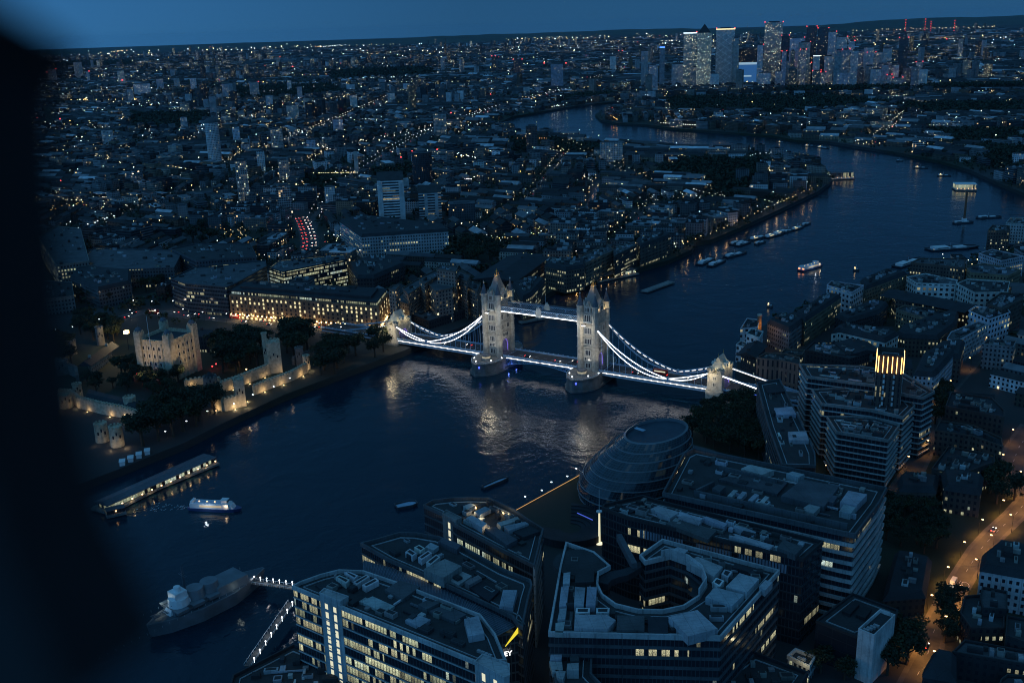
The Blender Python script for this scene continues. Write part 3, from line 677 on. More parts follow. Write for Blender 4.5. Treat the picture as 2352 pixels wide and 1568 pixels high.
def office(name, label, cat, poly, z1, tone='glass', sto=4.0, bay=1.5, lit=.2, wx=.86, wy=.78, z0=4.0, slab='conc', slab_out=.3, slab_t=.55, plants=(), roof='roofg', par=1.1, lmk=None, seed=1, ribs=False, scatter=0, nslab=None, partone=None):
    poly = ccw([(p[0], p[1]) for p in poly]); cx, cy = centroid(poly)
    root = thing(name, label, cat, (0, 0, 0)); foot(poly, lmk)
    n = max(1, int(round((z1-z0)/sto))); sto = (z1-z0)/n
    m_ = MB().style(TONES[tone] if isinstance(tone, str) else tone, bay, sto, lit, wx, wy, seed); m_.prism(poly, z0, z1, top=False); m_.build('facade', MAT['bldn'], root)
    m_ = MB().style(TONES[roof]); m_.cap(inset(poly, .4), z1-.3); m_.build('roof', MAT['bldn'], root)
    m_ = MB().style(TONES[partone or slab]); ring(m_, inset(poly, -slab_out-.02), .75, z1-.6, z1+par); m_.build('parapet', MAT['bldn'], root)
    if slab_out > 0:
        for k in range(1, n if nslab is None else nslab):
            z = z1-k*sto; m_ = MB().style(TONES[slab]); ring(m_, inset(poly, -slab_out), slab_out+.05, z-slab_t/2, z+slab_t/2); m_.build('floor_band', MAT['bldn'], root)
    for i, (pp, h, tn) in enumerate(plants):
        m_ = MB().style(jitter_tone(TONES[tn], .15)); m_.prism(pp, z1-.3, z1+h); u = m_.build('plant_unit', MAT['bldn'], root)
        if tn == 'white' and h < 2.5:
            m_ = MB().style(TONES['dark']); m_.prism(inset(pp, .7), z1+h, z1+h+.05); m_.build('louvre', MAT['bldn'], u)
    g = random.Random(seed+5); ip = inset(poly, 3.2); an = longaxis(poly); xs = [q[0] for q in ip]; ys = [q[1] for q in ip]
    m_ = MB().style(TONES['roofl']); ring(m_, inset(poly, 2.6), .35, z1-.3, z1+.1); m_.build('roof_rail', MAT['bldn'], root)
    for k in range(scatter*2):
        x, y = g.uniform(min(xs), max(xs)), g.uniform(min(ys), max(ys)); l_ = g.uniform(4, 14); a2 = an+(math.pi/2 if g.random() < .4 else 0); p, q = (x, y), (x+l_*math.cos(a2), y+l_*math.sin(a2))
        if inpoly(*p, ip) and inpoly(*q, ip) and inpoly((x+q[0])/2, (y+q[1])/2, ip): m_ = MB().style(jitter_tone(TONES[g.choice(['roofl', 'lead', 'slate', 'white'])], .3, g)); m_.beam((*p, z1+.3), (*q, z1+.3), g.uniform(.3, 1.1), .7); m_.build('duct', MAT['bldn'], root)
    for k in range(max(1, scatter//4)):       # rows of small condensers and rooflights
        x, y = g.uniform(min(xs), max(xs)), g.uniform(min(ys), max(ys)); a2 = an+(math.pi/2 if g.random() < .5 else 0); n_ = g.randint(4, 8); sp_u = g.uniform(1.5, 2.4); tn_ = g.choice(['roofl', 'white', 'lead', 'dark']); sx0 = g.uniform(.8, 1.5)
        for q in range(n_):
            px_, py_ = x+q*sp_u*math.cos(a2), y+q*sp_u*math.sin(a2)
            if inpoly(px_, py_, ip): m_ = MB().style(TONES[tn_]); m_.box(px_, py_, z1-.3, sx0, 1.0, .9, a2); m_.build('condenser', MAT['bldn'], root)
    if scatter: scatter_plant(root, poly, z1-.3, int(scatter*2.4), seed)
    return root
def PL(c, z, items):
    return [(KP(c, q, z+h), h, tn) for q, h, tn in items]
# ---- riverside office with two lobes and a ribbed roof between
Z = 44.0
west = KP('A', [(1035, 812), (1080, 785), (1220, 735), (1340, 705), (1500, 712), (1760, 800), (1930, 868), (2270, 1000), (2370, 1130), (2440, 1300), (2250, 1312), (1395, 962), (1205, 882)], Z)
r1 = office('office_building', 'curved riverside glass office at the bottom edge, pale stair cores, many lit floors', 'building', west, Z, 'glass', 4.1, 1.5, .5, .84, .74, slab='pale', slab_t=.4, lmk='the yellow lit glass office', seed=3,
    plants=PL('A', Z, [([(1315, 740), (1340, 725), (1410, 755), (1385, 782)], 2, 'white'), ([(1370, 708), (1400, 700), (1465, 728), (1440, 752)], 2, 'white'), ([(1430, 772), (1520, 720), (1540, 735), (1455, 790)], 2, 'white'), ([(1490, 790), (1580, 742), (1602, 762), (1515, 808)], 2, 'white'),
    ([(1640, 822), (1740, 760), (1875, 800), (1760, 885)], 1.2, 'lead'), ([(1480, 900), (1560, 865), (1705, 930), (1640, 975)], .8, 'roofl'), ([(1775, 1022), (1850, 985), (1945, 1020), (1870, 1068)], 1.2, 'roofl'), ([(1860, 920), (1940, 880), (2010, 905), (1920, 950)], 2, 'lead'), ([(1930, 962), (2040, 920), (2180, 985), (2100, 1032)], 1, 'lead'), ([(2165, 1015), (2260, 995), (2300, 1110), (2195, 1130)], 2.4, 'roofl'), ([(1180, 790), (1330, 760), (1360, 800), (1230, 830)], .5, 'slate')]), scatter=8)
def core(root, c, pts, z1, drop=None, tone='pale', strips=2, strip_mat=None, z0=4, nm='stair_core', facing=None, out=1.6):
    poly = KP(c, pts, z1); cc = centroid(poly); vw = (Vector((CX, CY))-Vector(cc)).normalized()*out
    poly = [(q[0]+vw.x, q[1]+vw.y) for q in poly]; m_ = MB().style(TONES[tone]); m_.prism(poly, z0, z1); ring(m_, inset(poly, -.1), .4, z1-.2, z1+.6); k = m_.build(nm, MAT['bldn'], root)
    p = ccw(poly)
    # lit slots on the face toward the viewer
    best = None
    for i in range(len(p)):
        a, b = Vector(p[i][:2]), Vector(p[(i+1) % len(p)][:2]); e = (b-a); nrm = Vector((e.y, -e.x)).normalized(); v = Vector((CX, CY))-(a+b)/2
        s_ = nrm.dot(v.normalized())*e.length
        if facing is not None: s_ = nrm.dot(Vector(facing))*e.length
        if best is None or s_ > best[0]: best = (s_, a, b, nrm)
    _, a, b, nrm = best; L_ = (b-a).length
    for s in range(strips):
        u = (s+.75)/(strips+.5)
        z = z1-2.4; q = 0
        while z > z0+4:
            c_ = a+(b-a)*u+nrm*.04; d = (b-a).normalized()
            m_ = MB(); h = 3.0 if q % 3 != 2 else 2.2; w_ = min(.8, L_*.09)
            m_.face([(*(c_-d*w_), z-h), (*(c_+d*w_), z-h), (*(c_+d*w_), z), (*(c_-d*w_), z)]); m_.build('stair_window', MAT['stair'], k); z -= h+.9; q += 1
    return k
MAT['stair'] = glow('stairwell_glow', (1, .93, .62), .75)
core(r1, 'A', [(1207, 835), (1240, 805), (1398, 858), (1345, 893)], Z+2.5, strips=2)
core(r1, 'B', [(606, 1285), (660, 1235), (835, 1300), (838, 1375), (800, 1390)], Z+2.5, strips=2)
# ribbed sloping roof between the lobes
rp = MB().style((.10, .13, .17)); up_ = KP('B', [(-125, 628), (100, 690), (300, 745), (560, 855), (760, 950), (895, 1055)], Z-2.5); lo_ = KP('B', [(-130, 700), (60, 760), (300, 862), (520, 950), (650, 1010), (750, 1132)], Z-1)
for k in range(5): rp.face([lo_[k], lo_[k+1], up_[k+1], up_[k]])
rr = rp.build('ribbed_roof', MAT['bldn'], r1)
ribs = MB().style((.16, .19, .23))
for k in range(60):
    f = k/59*4.999; i = int(f); t_ = f-i; a = Vector(lerp(lo_[i], lo_[i+1], t_)); b = Vector(lerp(up_[i], up_[i+1], t_)); ribs.beam(a+Vector((0, 0, .12)), b+Vector((0, 0, .12)), .22)
ribs.build('roof_seam', MAT['bldn'], rr)
east = KP('A', [(1485, 527), (1590, 500), (1740, 457), (1850, 460), (2000, 485), (2145, 545), (2428, 700), (2603, 770), (2612, 805), (2590, 880), (2550, 1075), (2523, 1060), (2488, 1010), (2328, 930), (2028, 790), (1828, 700), (1665, 630)], Z)
r2 = office('office_building', 'dark glass office lobe behind the ribbed roof with amber lit corner facing the river', 'building', east, Z, 'glass', 4.1, 1.5, .14, .86, .78, slab='lead', seed=9,
    plants=PL('B', Z, [([(148, 572), (178, 550), (225, 580), (195, 602)], 2.2, 'white'), ([(205, 542), (240, 525), (280, 548), (250, 570)], 2.2, 'white'), ([(232, 608), (300, 562), (325, 580), (255, 626)], 2.2, 'white'), ([(285, 640), (352, 588), (380, 606), (315, 660)], 2.2, 'white'),
    ([(280, 540), (315, 510), (370, 535), (335, 562)], 1.5, 'roofl'), ([(270, 685), (410, 618), (520, 665), (400, 745)], 4, 'conc'), ([(365, 500), (400, 480), (520, 525), (490, 558)], 2, 'lead'), ([(430, 750), (520, 700), (590, 730), (500, 792)], 1, 'roofl'), ([(540, 770), (630, 725), (655, 745), (570, 792)], 2, 'conc'), ([(560, 800), (660, 760), (770, 830), (700, 900)], .8, 'slate'), ([(795, 822), (888, 825), (858, 940), (770, 930)], 2.2, 'roofl')]), scatter=6)
# lit gable with the sign
sg = MB(); a, b = K('B', 762, 1128, 41), K('B', 905, 1062, 43.5); d_ = (b-a)

MAT['ambers'] = glow('yellow_beam_light', (1, .78, .05), .9)
sg.face([a+d_*.3+Vector((0, 0, -5.6)), b+Vector((0, 0, -2.0)), b+Vector((0, 0, .2)), b+Vector((0, 0, .2))-d_*.08, a+d_*.3+Vector((0, 0, -5.2))])
nrm = Vector((d_.y, -d_.x, 0)).normalized()
if nrm.dot(Vector((CX, CY, 0))-a) < 0: nrm = -nrm
mw = MB().style(TONES['glass'], 1.5, 4.1, .03, .8, .8, 5); mw.wall(a, b, 4, 41.5); gw = mw.build('gable_glazing', MAT['bldn'], r1)
so = sg.build('yellow_beam', MAT['ambers'], r1); so.location = nrm*.25
def text_mesh(name, body, size, loc, xdir, mat, parent, ext=.08, up=Vector((0, 0, 1))):
    cu = bpy.data.curves.new(name, 'FONT'); cu.body = body; cu.size = size; cu.extrude = ext; cu.offset = size*.012
    o = bpy.data.objects.new(name, cu); C.objects.link(o); dg = bpy.context.evaluated_depsgraph_get(); me = bpy.data.meshes.new_from_object(o.evaluated_get(dg))
    C.objects.unlink(o); bpy.data.objects.remove(o); me.materials.clear(); me.materials.append(mat); n = bpy.data.objects.new(name, me); C.objects.link(n)
    x = xdir.normalized(); z = x.cross(up); n.matrix_world = Matrix(((x.x, up.x, z.x, loc[0]), (x.y, up.y, z.y, loc[1]), (x.z, up.z, z.z, loc[2]), (0, 0, 0, 1)))
    if parent: n.parent = parent
    return n
xd = d_.normalized(); xd.z = 0
if xd.cross(Vector((0, 0, 1))).dot(nrm) < 0: xd = -xd
sp_ = (a if xd.dot(d_) > 0 else b)
text_mesh('sign', 'EY', 2.7, Vector(a if xd.dot(d_) > 0 else b)+nrm*.9+xd*(1.8 if xd.dot(d_) > 0 else 6)+Vector((0, 0, -8.2)), xd, glow('white_sign', (1, 1, 1), 1.6), r1)
# ---- wedge office with lit roof plant
Z = 42.0
p2 = KP('B', [(272, 274), (330, 242), (450, 228), (570, 222), (700, 225), (870, 305), (960, 370), (1060, 432), (1045, 490), (1000, 672), (780, 562), (480, 402), (395, 328)], Z)
r3 = office('office_building', 'wedge shaped riverside office with warm lights glowing among its roof plant', 'building', p2, Z, 'glass', 4.1, 1.5, .03, .86, .78, slab='lead', seed=14, lmk='the wedge shaped office',
    plants=PL('B', Z, [([(605, 305), (675, 272), (715, 290), (640, 328)], 2.5, 'roofl'), ([(550, 347), (590, 330), (690, 385), (655, 412)], 2.5, 'roofl'), ([(755, 380), (890, 340), (905, 360), (780, 402)], 2, 'roofl'), ([(800, 402), (940, 372), (965, 387), (835, 432)], 2.4, 'roofl'), ([(675, 417), (740, 405), (890, 490), (820, 527)], 2, 'lead'), ([(860, 440), (960, 395), (1040, 435), (930, 475)], 1.5, 'slate'), ([(530, 270), (580, 250), (610, 262), (560, 290)], 2, 'roofl')]), scatter=10)
core(r3, 'B', [(392, 312), (420, 290), (520, 340), (480, 358)], Z+2, strips=1, tone='conc')
m_ = MB().style(TONES['glass'], 1.4, 4.1, 1.0, .7, .62, 77); pa, pb = p2[11], p2[9]
e_ = Vector(pb)-Vector(pa); nn = Vector((e_.y, -e_.x, 0)).normalized()
if nn.dot(Vector((CX, CY, 0))-Vector(pa)) < 0: nn = -nn
q1, q2 = Vector(pa)+nn*.36+e_*.02, Vector(pb)+nn*.36-e_*.25; m_.wall(q1, q2, Z-8.6, Z-4.6); m_.build('lit_floor', MAT['bldn'], r3)
fin = MB().style(TONES['pale']); fa, fb_ = K('B', 1045, 462, Z), K('B', 1000, 675, Z); fin.beam((*fa[:2], 23), (*fb_[:2], 23), .8, 38); fin.build('fin_wall', MAT['bldn'], r3)
for k, (x, y, pw) in enumerate(((612, 268, 300), (650, 262, 260), (795, 302, 240), (600, 322, 240), (650, 350, 240), (830, 330, 200), (700, 420, 160))):
    P = K('B', x, y, Z+1.2); lm = MB(); lm.box(P.x, P.y, Z+.2, 1.8, .5, .35, .4); lm.build('roof_light', MAT['warm'], r3); lamp('POINT', 'roof_lamp', (P.x, P.y, Z+2.2), pw, (1, .8, .45), None, .2)
# ---- horseshoe office around an oval courtyard
Z = 44.0
outer = [(1100, 1122), (1175, 690), (1213, 527), (1395, 590), (1500, 682), (1425, 722), (1418, 800), (1450, 870), (1540, 935), (1690, 972), (1850, 975), (1990, 945), (2090, 880), (2138, 805), (2110, 725), (2020, 655), (1900, 612), (1840, 625), (1735, 650), (1702, 612), (1850, 507), (2619, 712), (2232, 1150)]
p3_ = KP('B', outer, Z)
r4 = office('office_building', 'horseshoe office with an oval courtyard cut into its roof and pale ribbon parapet', 'building', p3_, Z, 'glass', 4.0, 1.5, .10, .86, .72, slab='lead', slab_t=1.2, partone='pale', par=1.4, seed=21, lmk='the oval courtyard office',
    plants=PL('B', Z, [([(1195, 712), (1240, 705), (1235, 780), (1190, 782)], 2, 'roofl'), ([(1180, 802), (1230, 797), (1215, 930), (1165, 932)], 2, 'roofl'), ([(1170, 947), (1215, 945), (1205, 1015), (1155, 1020)], 2, 'roofl'), ([(1270, 802), (1338, 808), (1328, 925), (1265, 925)], 2.6, 'roofl'), ([(1352, 802), (1415, 806), (1405, 925), (1342, 925)], 2.6, 'roofl'), ([(1277, 942), (1370, 942), (1367, 975), (1275, 975)], 2, 'white'), ([(1412, 942), (1500, 942), (1497, 975), (1410, 975)], 2, 'white'),
    ([(1270, 987), (1480, 987), (1540, 1022), (1490, 1080), (1265, 1077)], 2.5, 'roofl'), ([(1142, 1042), (1205, 1032), (1190, 1110), (1140, 1110)], 1.4, 'roofl'), ([(1550, 992), (1730, 995), (1730, 1090), (1545, 1087)], 2.2, 'lead'), ([(1752, 1002), (1885, 1002), (1885, 1118), (1752, 1115)], 1.2, 'slate'), ([(1890, 1002), (2080, 955), (2215, 1080), (2020, 1130)], 3.4, 'roofl'), ([(1275, 700), (1400, 690), (1395, 770), (1270, 775)], 1.6, 'roofg')]) +
    PL('C', Z, [([(245, 872), (310, 805), (500, 855), (420, 930)], 2.6, 'roofl'), ([(380, 802), (470, 712), (600, 750), (520, 840)], 2.6, 'roofl'), ([(120, 642), (190, 602), (360, 670), (300, 735)], 3, 'roofl'), ([(350, 718), (370, 687), (425, 702), (395, 742)], 2, 'white'), ([(290, 772), (315, 742), (370, 762), (340, 802)], 2, 'white'), ([(600, 802), (640, 757), (690, 772), (640, 827)], 2.4, 'roofl'), ([(420, 672), (440, 652), (560, 687), (540, 707)], 1.6, 'slate'), ([(20, 560), (60, 540), (130, 560), (90, 600)], 2, 'roofl')]), scatter=16)
disc = MB().style(TONES['roofg']); P = K('B', 1300, 640, Z+1); disc.cone(P.x, P.y, Z-.3, Z+1.0, 10.5, 10.5, 32); disc.build('drum_roof', MAT['bldn'], r4)
cw = MB().style(TONES['pale']); arc = KP('B', [(1418, 800), (1450, 870), (1540, 935), (1690, 972), (1850, 975), (1990, 945), (2090, 880), (2138, 805), (2110, 725), (2020, 655), (1900, 612), (1840, 625)], Z)
for i in range(6, 11):
    A_, B_ = Vector(arc[i]), Vector(arc[i+1]); cw.beam((A_.x, A_.y, Z+2), (B_.x, B_.y, Z+2), .5, 4.4)
cw.build('curved_screen', MAT['bldn'], r4)
ci = MB().style(TONES['glass'], 1.6, 4, 1.0, .8, .7, 5)
inn = inset(p3_, -1.2)
pts = KP('B', [(1660, 662), (1760, 640), (1860, 650), (1960, 690), (2020, 740)], Z-5)
for i in range(4): ci.wall(pts[i], pts[i+1], Z-9, Z-5.2)
ci.build('courtyard_lit_floor', MAT['bldn'], r4)
cl = MB().style(TONES['slate']); ca1 = KP('B', [(1420, 775), (1440, 735), (1500, 705), (1580, 690), (1640, 672), (1702, 640)], 43); cb1 = KP('B', [(1490, 790), (1510, 762), (1560, 742), (1620, 728), (1670, 700), (1712, 672)], 43)
for i in range(5): cl.prism([ca1[i], ca1[i+1], cb1[i+1], cb1[i]], 40.5, 43.2, bottom=True)
cl.build('link_terrace', MAT['bldn'], r4)
st_ = MB().style(TONES['lead']); st_.beam(K('B', 1562, 475, 44), K('B', 1665, 670, 44), 2.2, 3); st_.build('roof_strut', MAT['bldn'], r4)
gal = MB().style(TONES['roofg'])
a_ = KP('B', [(1702, 640), (1840, 640), (1900, 628), (2020, 672), (2100, 738), (2128, 805), (2080, 872)], Z-4.6); b_ = KP('B', [(1700, 668), (1830, 662), (1890, 672), (1960, 700), (2020, 752), (2050, 812), (2030, 860)], Z-4.6)
for i in range(6): gal.face([a_[i], a_[i+1], b_[i+1], b_[i]])
gal.build('terrace', MAT['bldn'], r4)
# lower wing with big ducts south of it
lw = KP('B', [(1108, 1150), (1385, 1150), (1375, 1390), (1480, 1500), (1150, 1500)], 34)
office('roof_annexe', 'low annexe packed with big pale ducts at the bottom edge below the oval courtyard office', 'building', lw, 34, 'dark', 4, 1.5, .02, .6, .6, slab='lead', seed=31,
    plants=PL('B', 34, [([(1160, 1170), (1215, 1165), (1220, 1230), (1160, 1230)], 2.5, 'roofl'), ([(1110, 1250), (1185, 1250), (1180, 1280), (1105, 1285)], 2.5, 'roofl'), ([(1100, 1295), (1185, 1300), (1190, 1350), (1120, 1365)], 2, 'roofl'), ([(1220, 1310), (1295, 1305), (1295, 1355), (1215, 1355)], 3, 'roofl'), ([(1235, 1250), (1290, 1240), (1300, 1290), (1240, 1290)], 2, 'lead'), ([(1140, 1350), (1210, 1360), (1190, 1420), (1150, 1400)], 2, 'roofl')]))
# ---- long office with glazed strip
p4 = KP('B', [(1450, 288), (1465, 268), (1720, 212), (1795, 236), (2909, 515), (2779, 628), (2179, 487), (1620, 352)], Z)
r5 = office('office_building', 'long narrow glass office crowded with roof plant, between the banded and horseshoe offices', 'building', p4, Z, 'glass', 4.0, 1.5, .07, .86, .8, slab='dark', seed=41, lmk='the long narrow glass office',
    plants=PL('B', Z, [([(1770, 287), (1820, 267), (1960, 310), (1900, 350)], 2.4, 'roofl'), ([(1940, 332), (1960, 307), (2120, 350), (2090, 372)], 1.6, 'roofl'), ([(1870, 382), (1950, 352), (2210, 430), (2150, 490)], 1.6, 'lead'), ([(1500, 290), (1700, 240), (1760, 262), (1640, 312)], .5, 'slate')]) +
    PL('C', Z, [([(225, 347), (250, 337), (390, 385), (370, 407)], 2, 'roofl'), ([(430, 402), (450, 387), (580, 440), (560, 470)], 2, 'roofl'), ([(400, 467), (440, 452), (700, 530), (670, 552)], 1.8, 'roofl'), ([(720, 542), (760, 492), (890, 540), (840, 590)], 2.5, 'lead'), ([(60, 350), (90, 330), (220, 372), (200, 395)], 2, 'roofl')]), scatter=18)
bl = MB().style((.12, .16, .22), 1.25, 4, .06, .8, .9, 8)
for (x0, y0, x1, y1) in ((1690, 430, 1850, 468), (2180, 520, 2380, 575)):
    a, b = K('B', x0, y0, Z-3.5), K('B', x1, y1, Z-3.5)
for k, (f0, f1) in enumerate(((.08, .34), (.42, .62), (.66, .92))):
    a, b = Vector(p4[7]), Vector(p4[5]); 
    e_ = b-a; nn = Vector((e_.y, -e_.x, 0)).normalized()
    if nn.dot(Vector((CX, CY, 0))-a) < 0: nn = -nn
    mm = MB().style((.22, .27, .34), 1.3, 4, .1, .3, .98, 8+k); mm.wall(a+e_*f0+nn*.9, a+e_*f1+nn*.9, Z-7.2, Z-3.4); mm.build('pale_blind_panel', MAT['bldn'], r5)
# ---- banded office, upper right
Z = 46.0
p5 = KP('C', [(-27, 197), (108, -60), (172, -92), (1432, 168), (1385, 260), (1228, 470), (1150, 455)], Z)
r6 = office('office_building', 'big office with rounded light metal bands wrapping every floor, two floors lit yellow', 'building', p5, Z, (.07, .09, .1), 4.0, 1.5, .03, .9, .62, slab='pale', slab_out=.8, slab_t=1.5, partone='lead', par=1.6, seed=52, lmk='the banded office',
    plants=PL('C', Z, [([(745, 202), (885, 92), (1130, 140), (1030, 272)], 2.6, 'lead'), ([(1135, 242), (1190, 167), (1315, 192), (1245, 265)], 3, 'roofl'), ([(1130, 302), (1160, 257), (1240, 277), (1205, 320)], 2.6, 'roofl'), ([(390, 202), (430, 162), (460, 167), (420, 208)], 1.6, 'roofl'), ([(452, 215), (490, 172), (520, 180), (480, 222)], 1.6, 'roofl'), ([(525, 230), (570, 187), (600, 195), (555, 238)], 1.6, 'roofl'), ([(600, 245), (640, 202), (668, 210), (630, 252)], 1.6, 'roofl'),
    ([(480, 22), (540, -5), (700, 32), (620, 62)], 2.4, 'roofl'), ([(330, 90), (500, 40), (790, 110), (720, 190)], 1.0, 'lead'), ([(290, 150), (330, 125), (380, 140), (340, 175)], 3, 'lead'), ([(880, 290), (940, 250), (1010, 270), (960, 320)], 2, 'roofl'), ([(1050, 235), (1075, 195), (1120, 205), (1090, 250)], 2.5, 'lead'), ([(780, 55), (820, 40), (900, 60), (860, 80)], 3, 'roofl')]), scatter=14)
for q in ([(175, 170), (1185, 390)], [(175, 170), (300, 110)], [(330, 5), (720, 100)]):
    a, b = K('C', *q[0], Z+2.2), K('C', *q[1], Z+2.2); m_ = MB().style(TONES['lead']); m_.beam((a.x, a.y, Z+1), (b.x, b.y, Z+1), 1.0, 3.0); m_.build('screen_wall', MAT['bldn'], r6)
for fl, f0, f1, L_ in ((1, .80, .99, .9), (3, .78, .99, 1.2), (2, .8, .99, .25)):
    a, b = Vector(p5[0]), Vector(p5[6]); e_ = b-a; nn = Vector((e_.y, -e_.x, 0)).normalized()
    if nn.dot(Vector((CX, CY, 0))-a) < 0: nn = -nn
    mm = MB().style(TONES['glass'], 1.6, 4.2, L_, .86, .6, 60+fl); zz = Z-fl*4.2-4.6; mm.wall(a+e_*f0+nn*.12, a+e_*f1+nn*.12, zz, zz+4.2); mm.build('lit_floor', MAT['bldn'], r6)
# glazed canopy at its north west tip
cn = MB(); cA, cB, cC = K('C', -40, 185, 40), K('C', 128, -20, 40), K('C', 232, 92, 44)
for k in range(15):
    f = k/14; a = Vector(lerp(cA, cC, f)); b = Vector(lerp(cB, cC, f)); cn.beam(a, b, .25)
for k in range(5): f = k/4; cn.beam(Vector(lerp(cA, cB, f)), cC, .25)
cn.build('canopy_frame', MAT['white'], r6)
lamp('POINT', 'canopy_lamp', K('C', 170, 60, 36), 900, (1, .7, .35), None, .5)
# ---- black box theatre with white plant enclosure
Z = 22.0
p6 = KP('C', [(975, 1032), (1215, 850), (1520, 962), (1500, 1030), (1245, 1137)], Z)
r7 = office('theatre', 'black glass box theatre with one pale wall tower, low down beside the orange lit street', 'building', p6, Z, 'dark', 4.5, 6, .0, .97, .96, slab='dark', slab_out=.05, slab_t=.1, seed=61, par=.6, lmk='the black box theatre',
    plants=PL('C', Z, [([(1150, 960), (1215, 895), (1265, 915), (1200, 985)], 1.2, 'slate'), ([(1240, 985), (1290, 930), (1345, 950), (1300, 1010)], 1.2, 'slate')]))
pw = KP('C', [(1255, 1078), (1400, 948), (1502, 985), (1362, 1122)], Z+5); m_ = MB().style(TONES['white']); m_.prism(pw, 4, Z+3.5); ring(m_, pw, .4, Z+3.5, Z+5); tw = m_.build('plant_tower', MAT['bldn'], r7)
m_ = MB().style(TONES['dark']); m_.prism(inset(pw, .5), Z+3.5, Z+3.6); m_.build('plant_well', MAT['bldn'], tw)
for k in range(4):
    P = K('C', 1310+k*22, 1075-k*9, Z+5); m_ = MB().style(TONES['roofl']); m_.box(P.x, P.y, Z+3.55, 1.2, 2.2, 1, longaxis(pw)); m_.build('fan', MAT['bldn'], tw)
# low roofs in the bottom corner
office('low_building', 'low dark flat roof at the bottom edge right of the horseshoe office', 'building', KP('C', [(330, 1410), (560, 1245), (920, 1380), (800, 1560), (300, 1560)], 20), 20, 'dark', 4, 3, .05, .6, .5, slab='slate', seed=71, scatter=4)
office('low_building', 'small pale panelled roof with a lit yard between the theatre and the dark low roof', 'building', KP('C', [(790, 1270), (840, 1225), (970, 1275), (930, 1340)], 12), 12, 'pale', 4, 2, .3, .6, .6, slab='pale', seed=72, scatter=3)
lamp('POINT', 'yard_lamp', K('C', 880, 1300, 15), 500, (1, .85, .5), None, .3)
office('low_building', 'slate dark river building under the bright gangway, low left of the yellow lit office', 'building', KP('A', [(640, 1400), (1040, 1195), (1300, 1300), (1420, 1330), (1380, 1500), (600, 1560)], 11), 11, 'dark', 4, 3, .02, .5, .4, slab='slate', seed=73, scatter=6)
# ---- egg shaped hall
EG = thing('glass_hall', 'leaning egg shaped glass hall with an oval deck on top beside the river', 'building')
base = K('B', 1620, 235, 5); top = K('B', 1805, -238, 46)
bx, by = base.x+3, base.y; 
prof = [(0, 23.5, 0), (.1, 26.5, .02), (.22, 28.3, .1), (.34, 28.8, .2), (.46, 28.2, .33), (.58, 26.8, .48), (.7, 24.6, .63), (.8, 22.2, .77), (.9, 19.5, .9), (1, 16.8, 1.0)]
H_ = 40.5; dx, dy = top.x-bx, top.y-by
m, t, p = newmat('hall_glazing')
uvn = N(t, 'ShaderNodeUVMap'); uvn.uv_map = 'UVMap'; sp = N(t, 'ShaderNodeSeparateXYZ'); t.links.new(uvn.outputs[0], sp.inputs[0])
lu = M2(t, 'LESS_THAN', M2(t, 'FRACT', M2(t, 'DIVIDE', sp.outputs[0], 1.9)), .1); lv = M2(t, 'LESS_THAN', M2(t, 'FRACT', M2(t, 'DIVIDE', sp.outputs[1], 1.35)), .14)
gr = M2(t, 'MAXIMUM', lu, lv); cbx = N(t, 'ShaderNodeCombineXYZ'); t.links.new(M2(t, 'FLOOR', M2(t, 'DIVIDE', sp.outputs[0], 1.9)), cbx.inputs[0]); t.links.new(M2(t, 'FLOOR', M2(t, 'DIVIDE', sp.outputs[1], 4.05)), cbx.inputs[1])
wn = N(t, 'ShaderNodeTexWhiteNoise', noise_dimensions='3D'); t.links.new(cbx.outputs[0], wn.inputs['Vector'])
cr = N(t, 'ShaderNodeValToRGB'); cr.color_ramp.elements[0].color = (.008, .022, .032, 1); cr.color_ramp.elements[1].color = (.02, .05, .07, 1); cr.color_ramp.elements[1].position = 1; cr.color_ramp.elements[0].position = .3; t.links.new(wn.outputs['Value'], cr.inputs[0])
mx = N(t, 'ShaderNodeMix', data_type='RGBA'); t.links.new(gr, mx.inputs[0]); t.links.new(cr.outputs[0], mx.inputs[6]); mx.inputs[7].default_value = (.06, .08, .09, 1); t.links.new(mx.outputs[2], p.inputs['Base Color'])
t.links.new(M2(t, 'ADD', M2(t, 'MULTIPLY', gr, .4), .07), p.inputs['Roughness']); onw = M2(t, 'MULTIPLY', M2(t, 'GREATER_THAN', wn.outputs['Value'], .93), M2(t, 'SUBTRACT', 1.0, gr)); p.inputs['Emission Color'].default_value = (.8, 1, .6, 1); t.links.new(M2(t, 'MULTIPLY', onw, .008), p.inputs['Emission Strength']); m.cycles.emission_sampling = 'NONE'
MAT['hall'] = m
nr = 64; m_ = MB(); rings = []
for f, r_, sh in prof:
    z = 4.5+H_*f; tilt = -.62*f
    rings.append([(bx+dx*sh+r_*1.06*math.cos(2*math.pi*k/nr), by+dy*sh+r_*math.sin(2*math.pi*k/nr), z+tilt*r_*.28*math.sin(2*math.pi*k/nr)) for k in range(nr)])
v = 0
for i in range(len(rings)-1):
    dv = math.dist(rings[i][0], rings[i+1][0]); u = 0
    for k in range(nr):
        j = (k+1) % nr; du = math.dist(rings[i][k], rings[i][j])
        m_.face([rings[i][k], rings[i][j], rings[i+1][j], rings[i+1][k]], [(u, v), (u+du, v), (u+du, v+dv), (u, v+dv)]); u += du
    v += dv
m_.build('glazed_shell', MAT['hall'], EG, smooth=True)
for i in range(1, len(rings)-1):
    for fr in (0,):
        rr_ = [Vector(lerp(rings[i][k], rings[i+1][k], fr)) for k in range(0, nr, 2)]; m_ = MB(); c0 = sum(rr_, Vector())/len(rr_)
        rr_ = [c0+(q-c0)*1.012 for q in rr_]; m_.path(rr_+[rr_[0]], .25, .5); m_.build('floor_band', plain('hall_band', (.2, .25, .28), .5, .1, .3) if 'hall_band' not in bpy.data.materials else bpy.data.materials['hall_band'], EG)
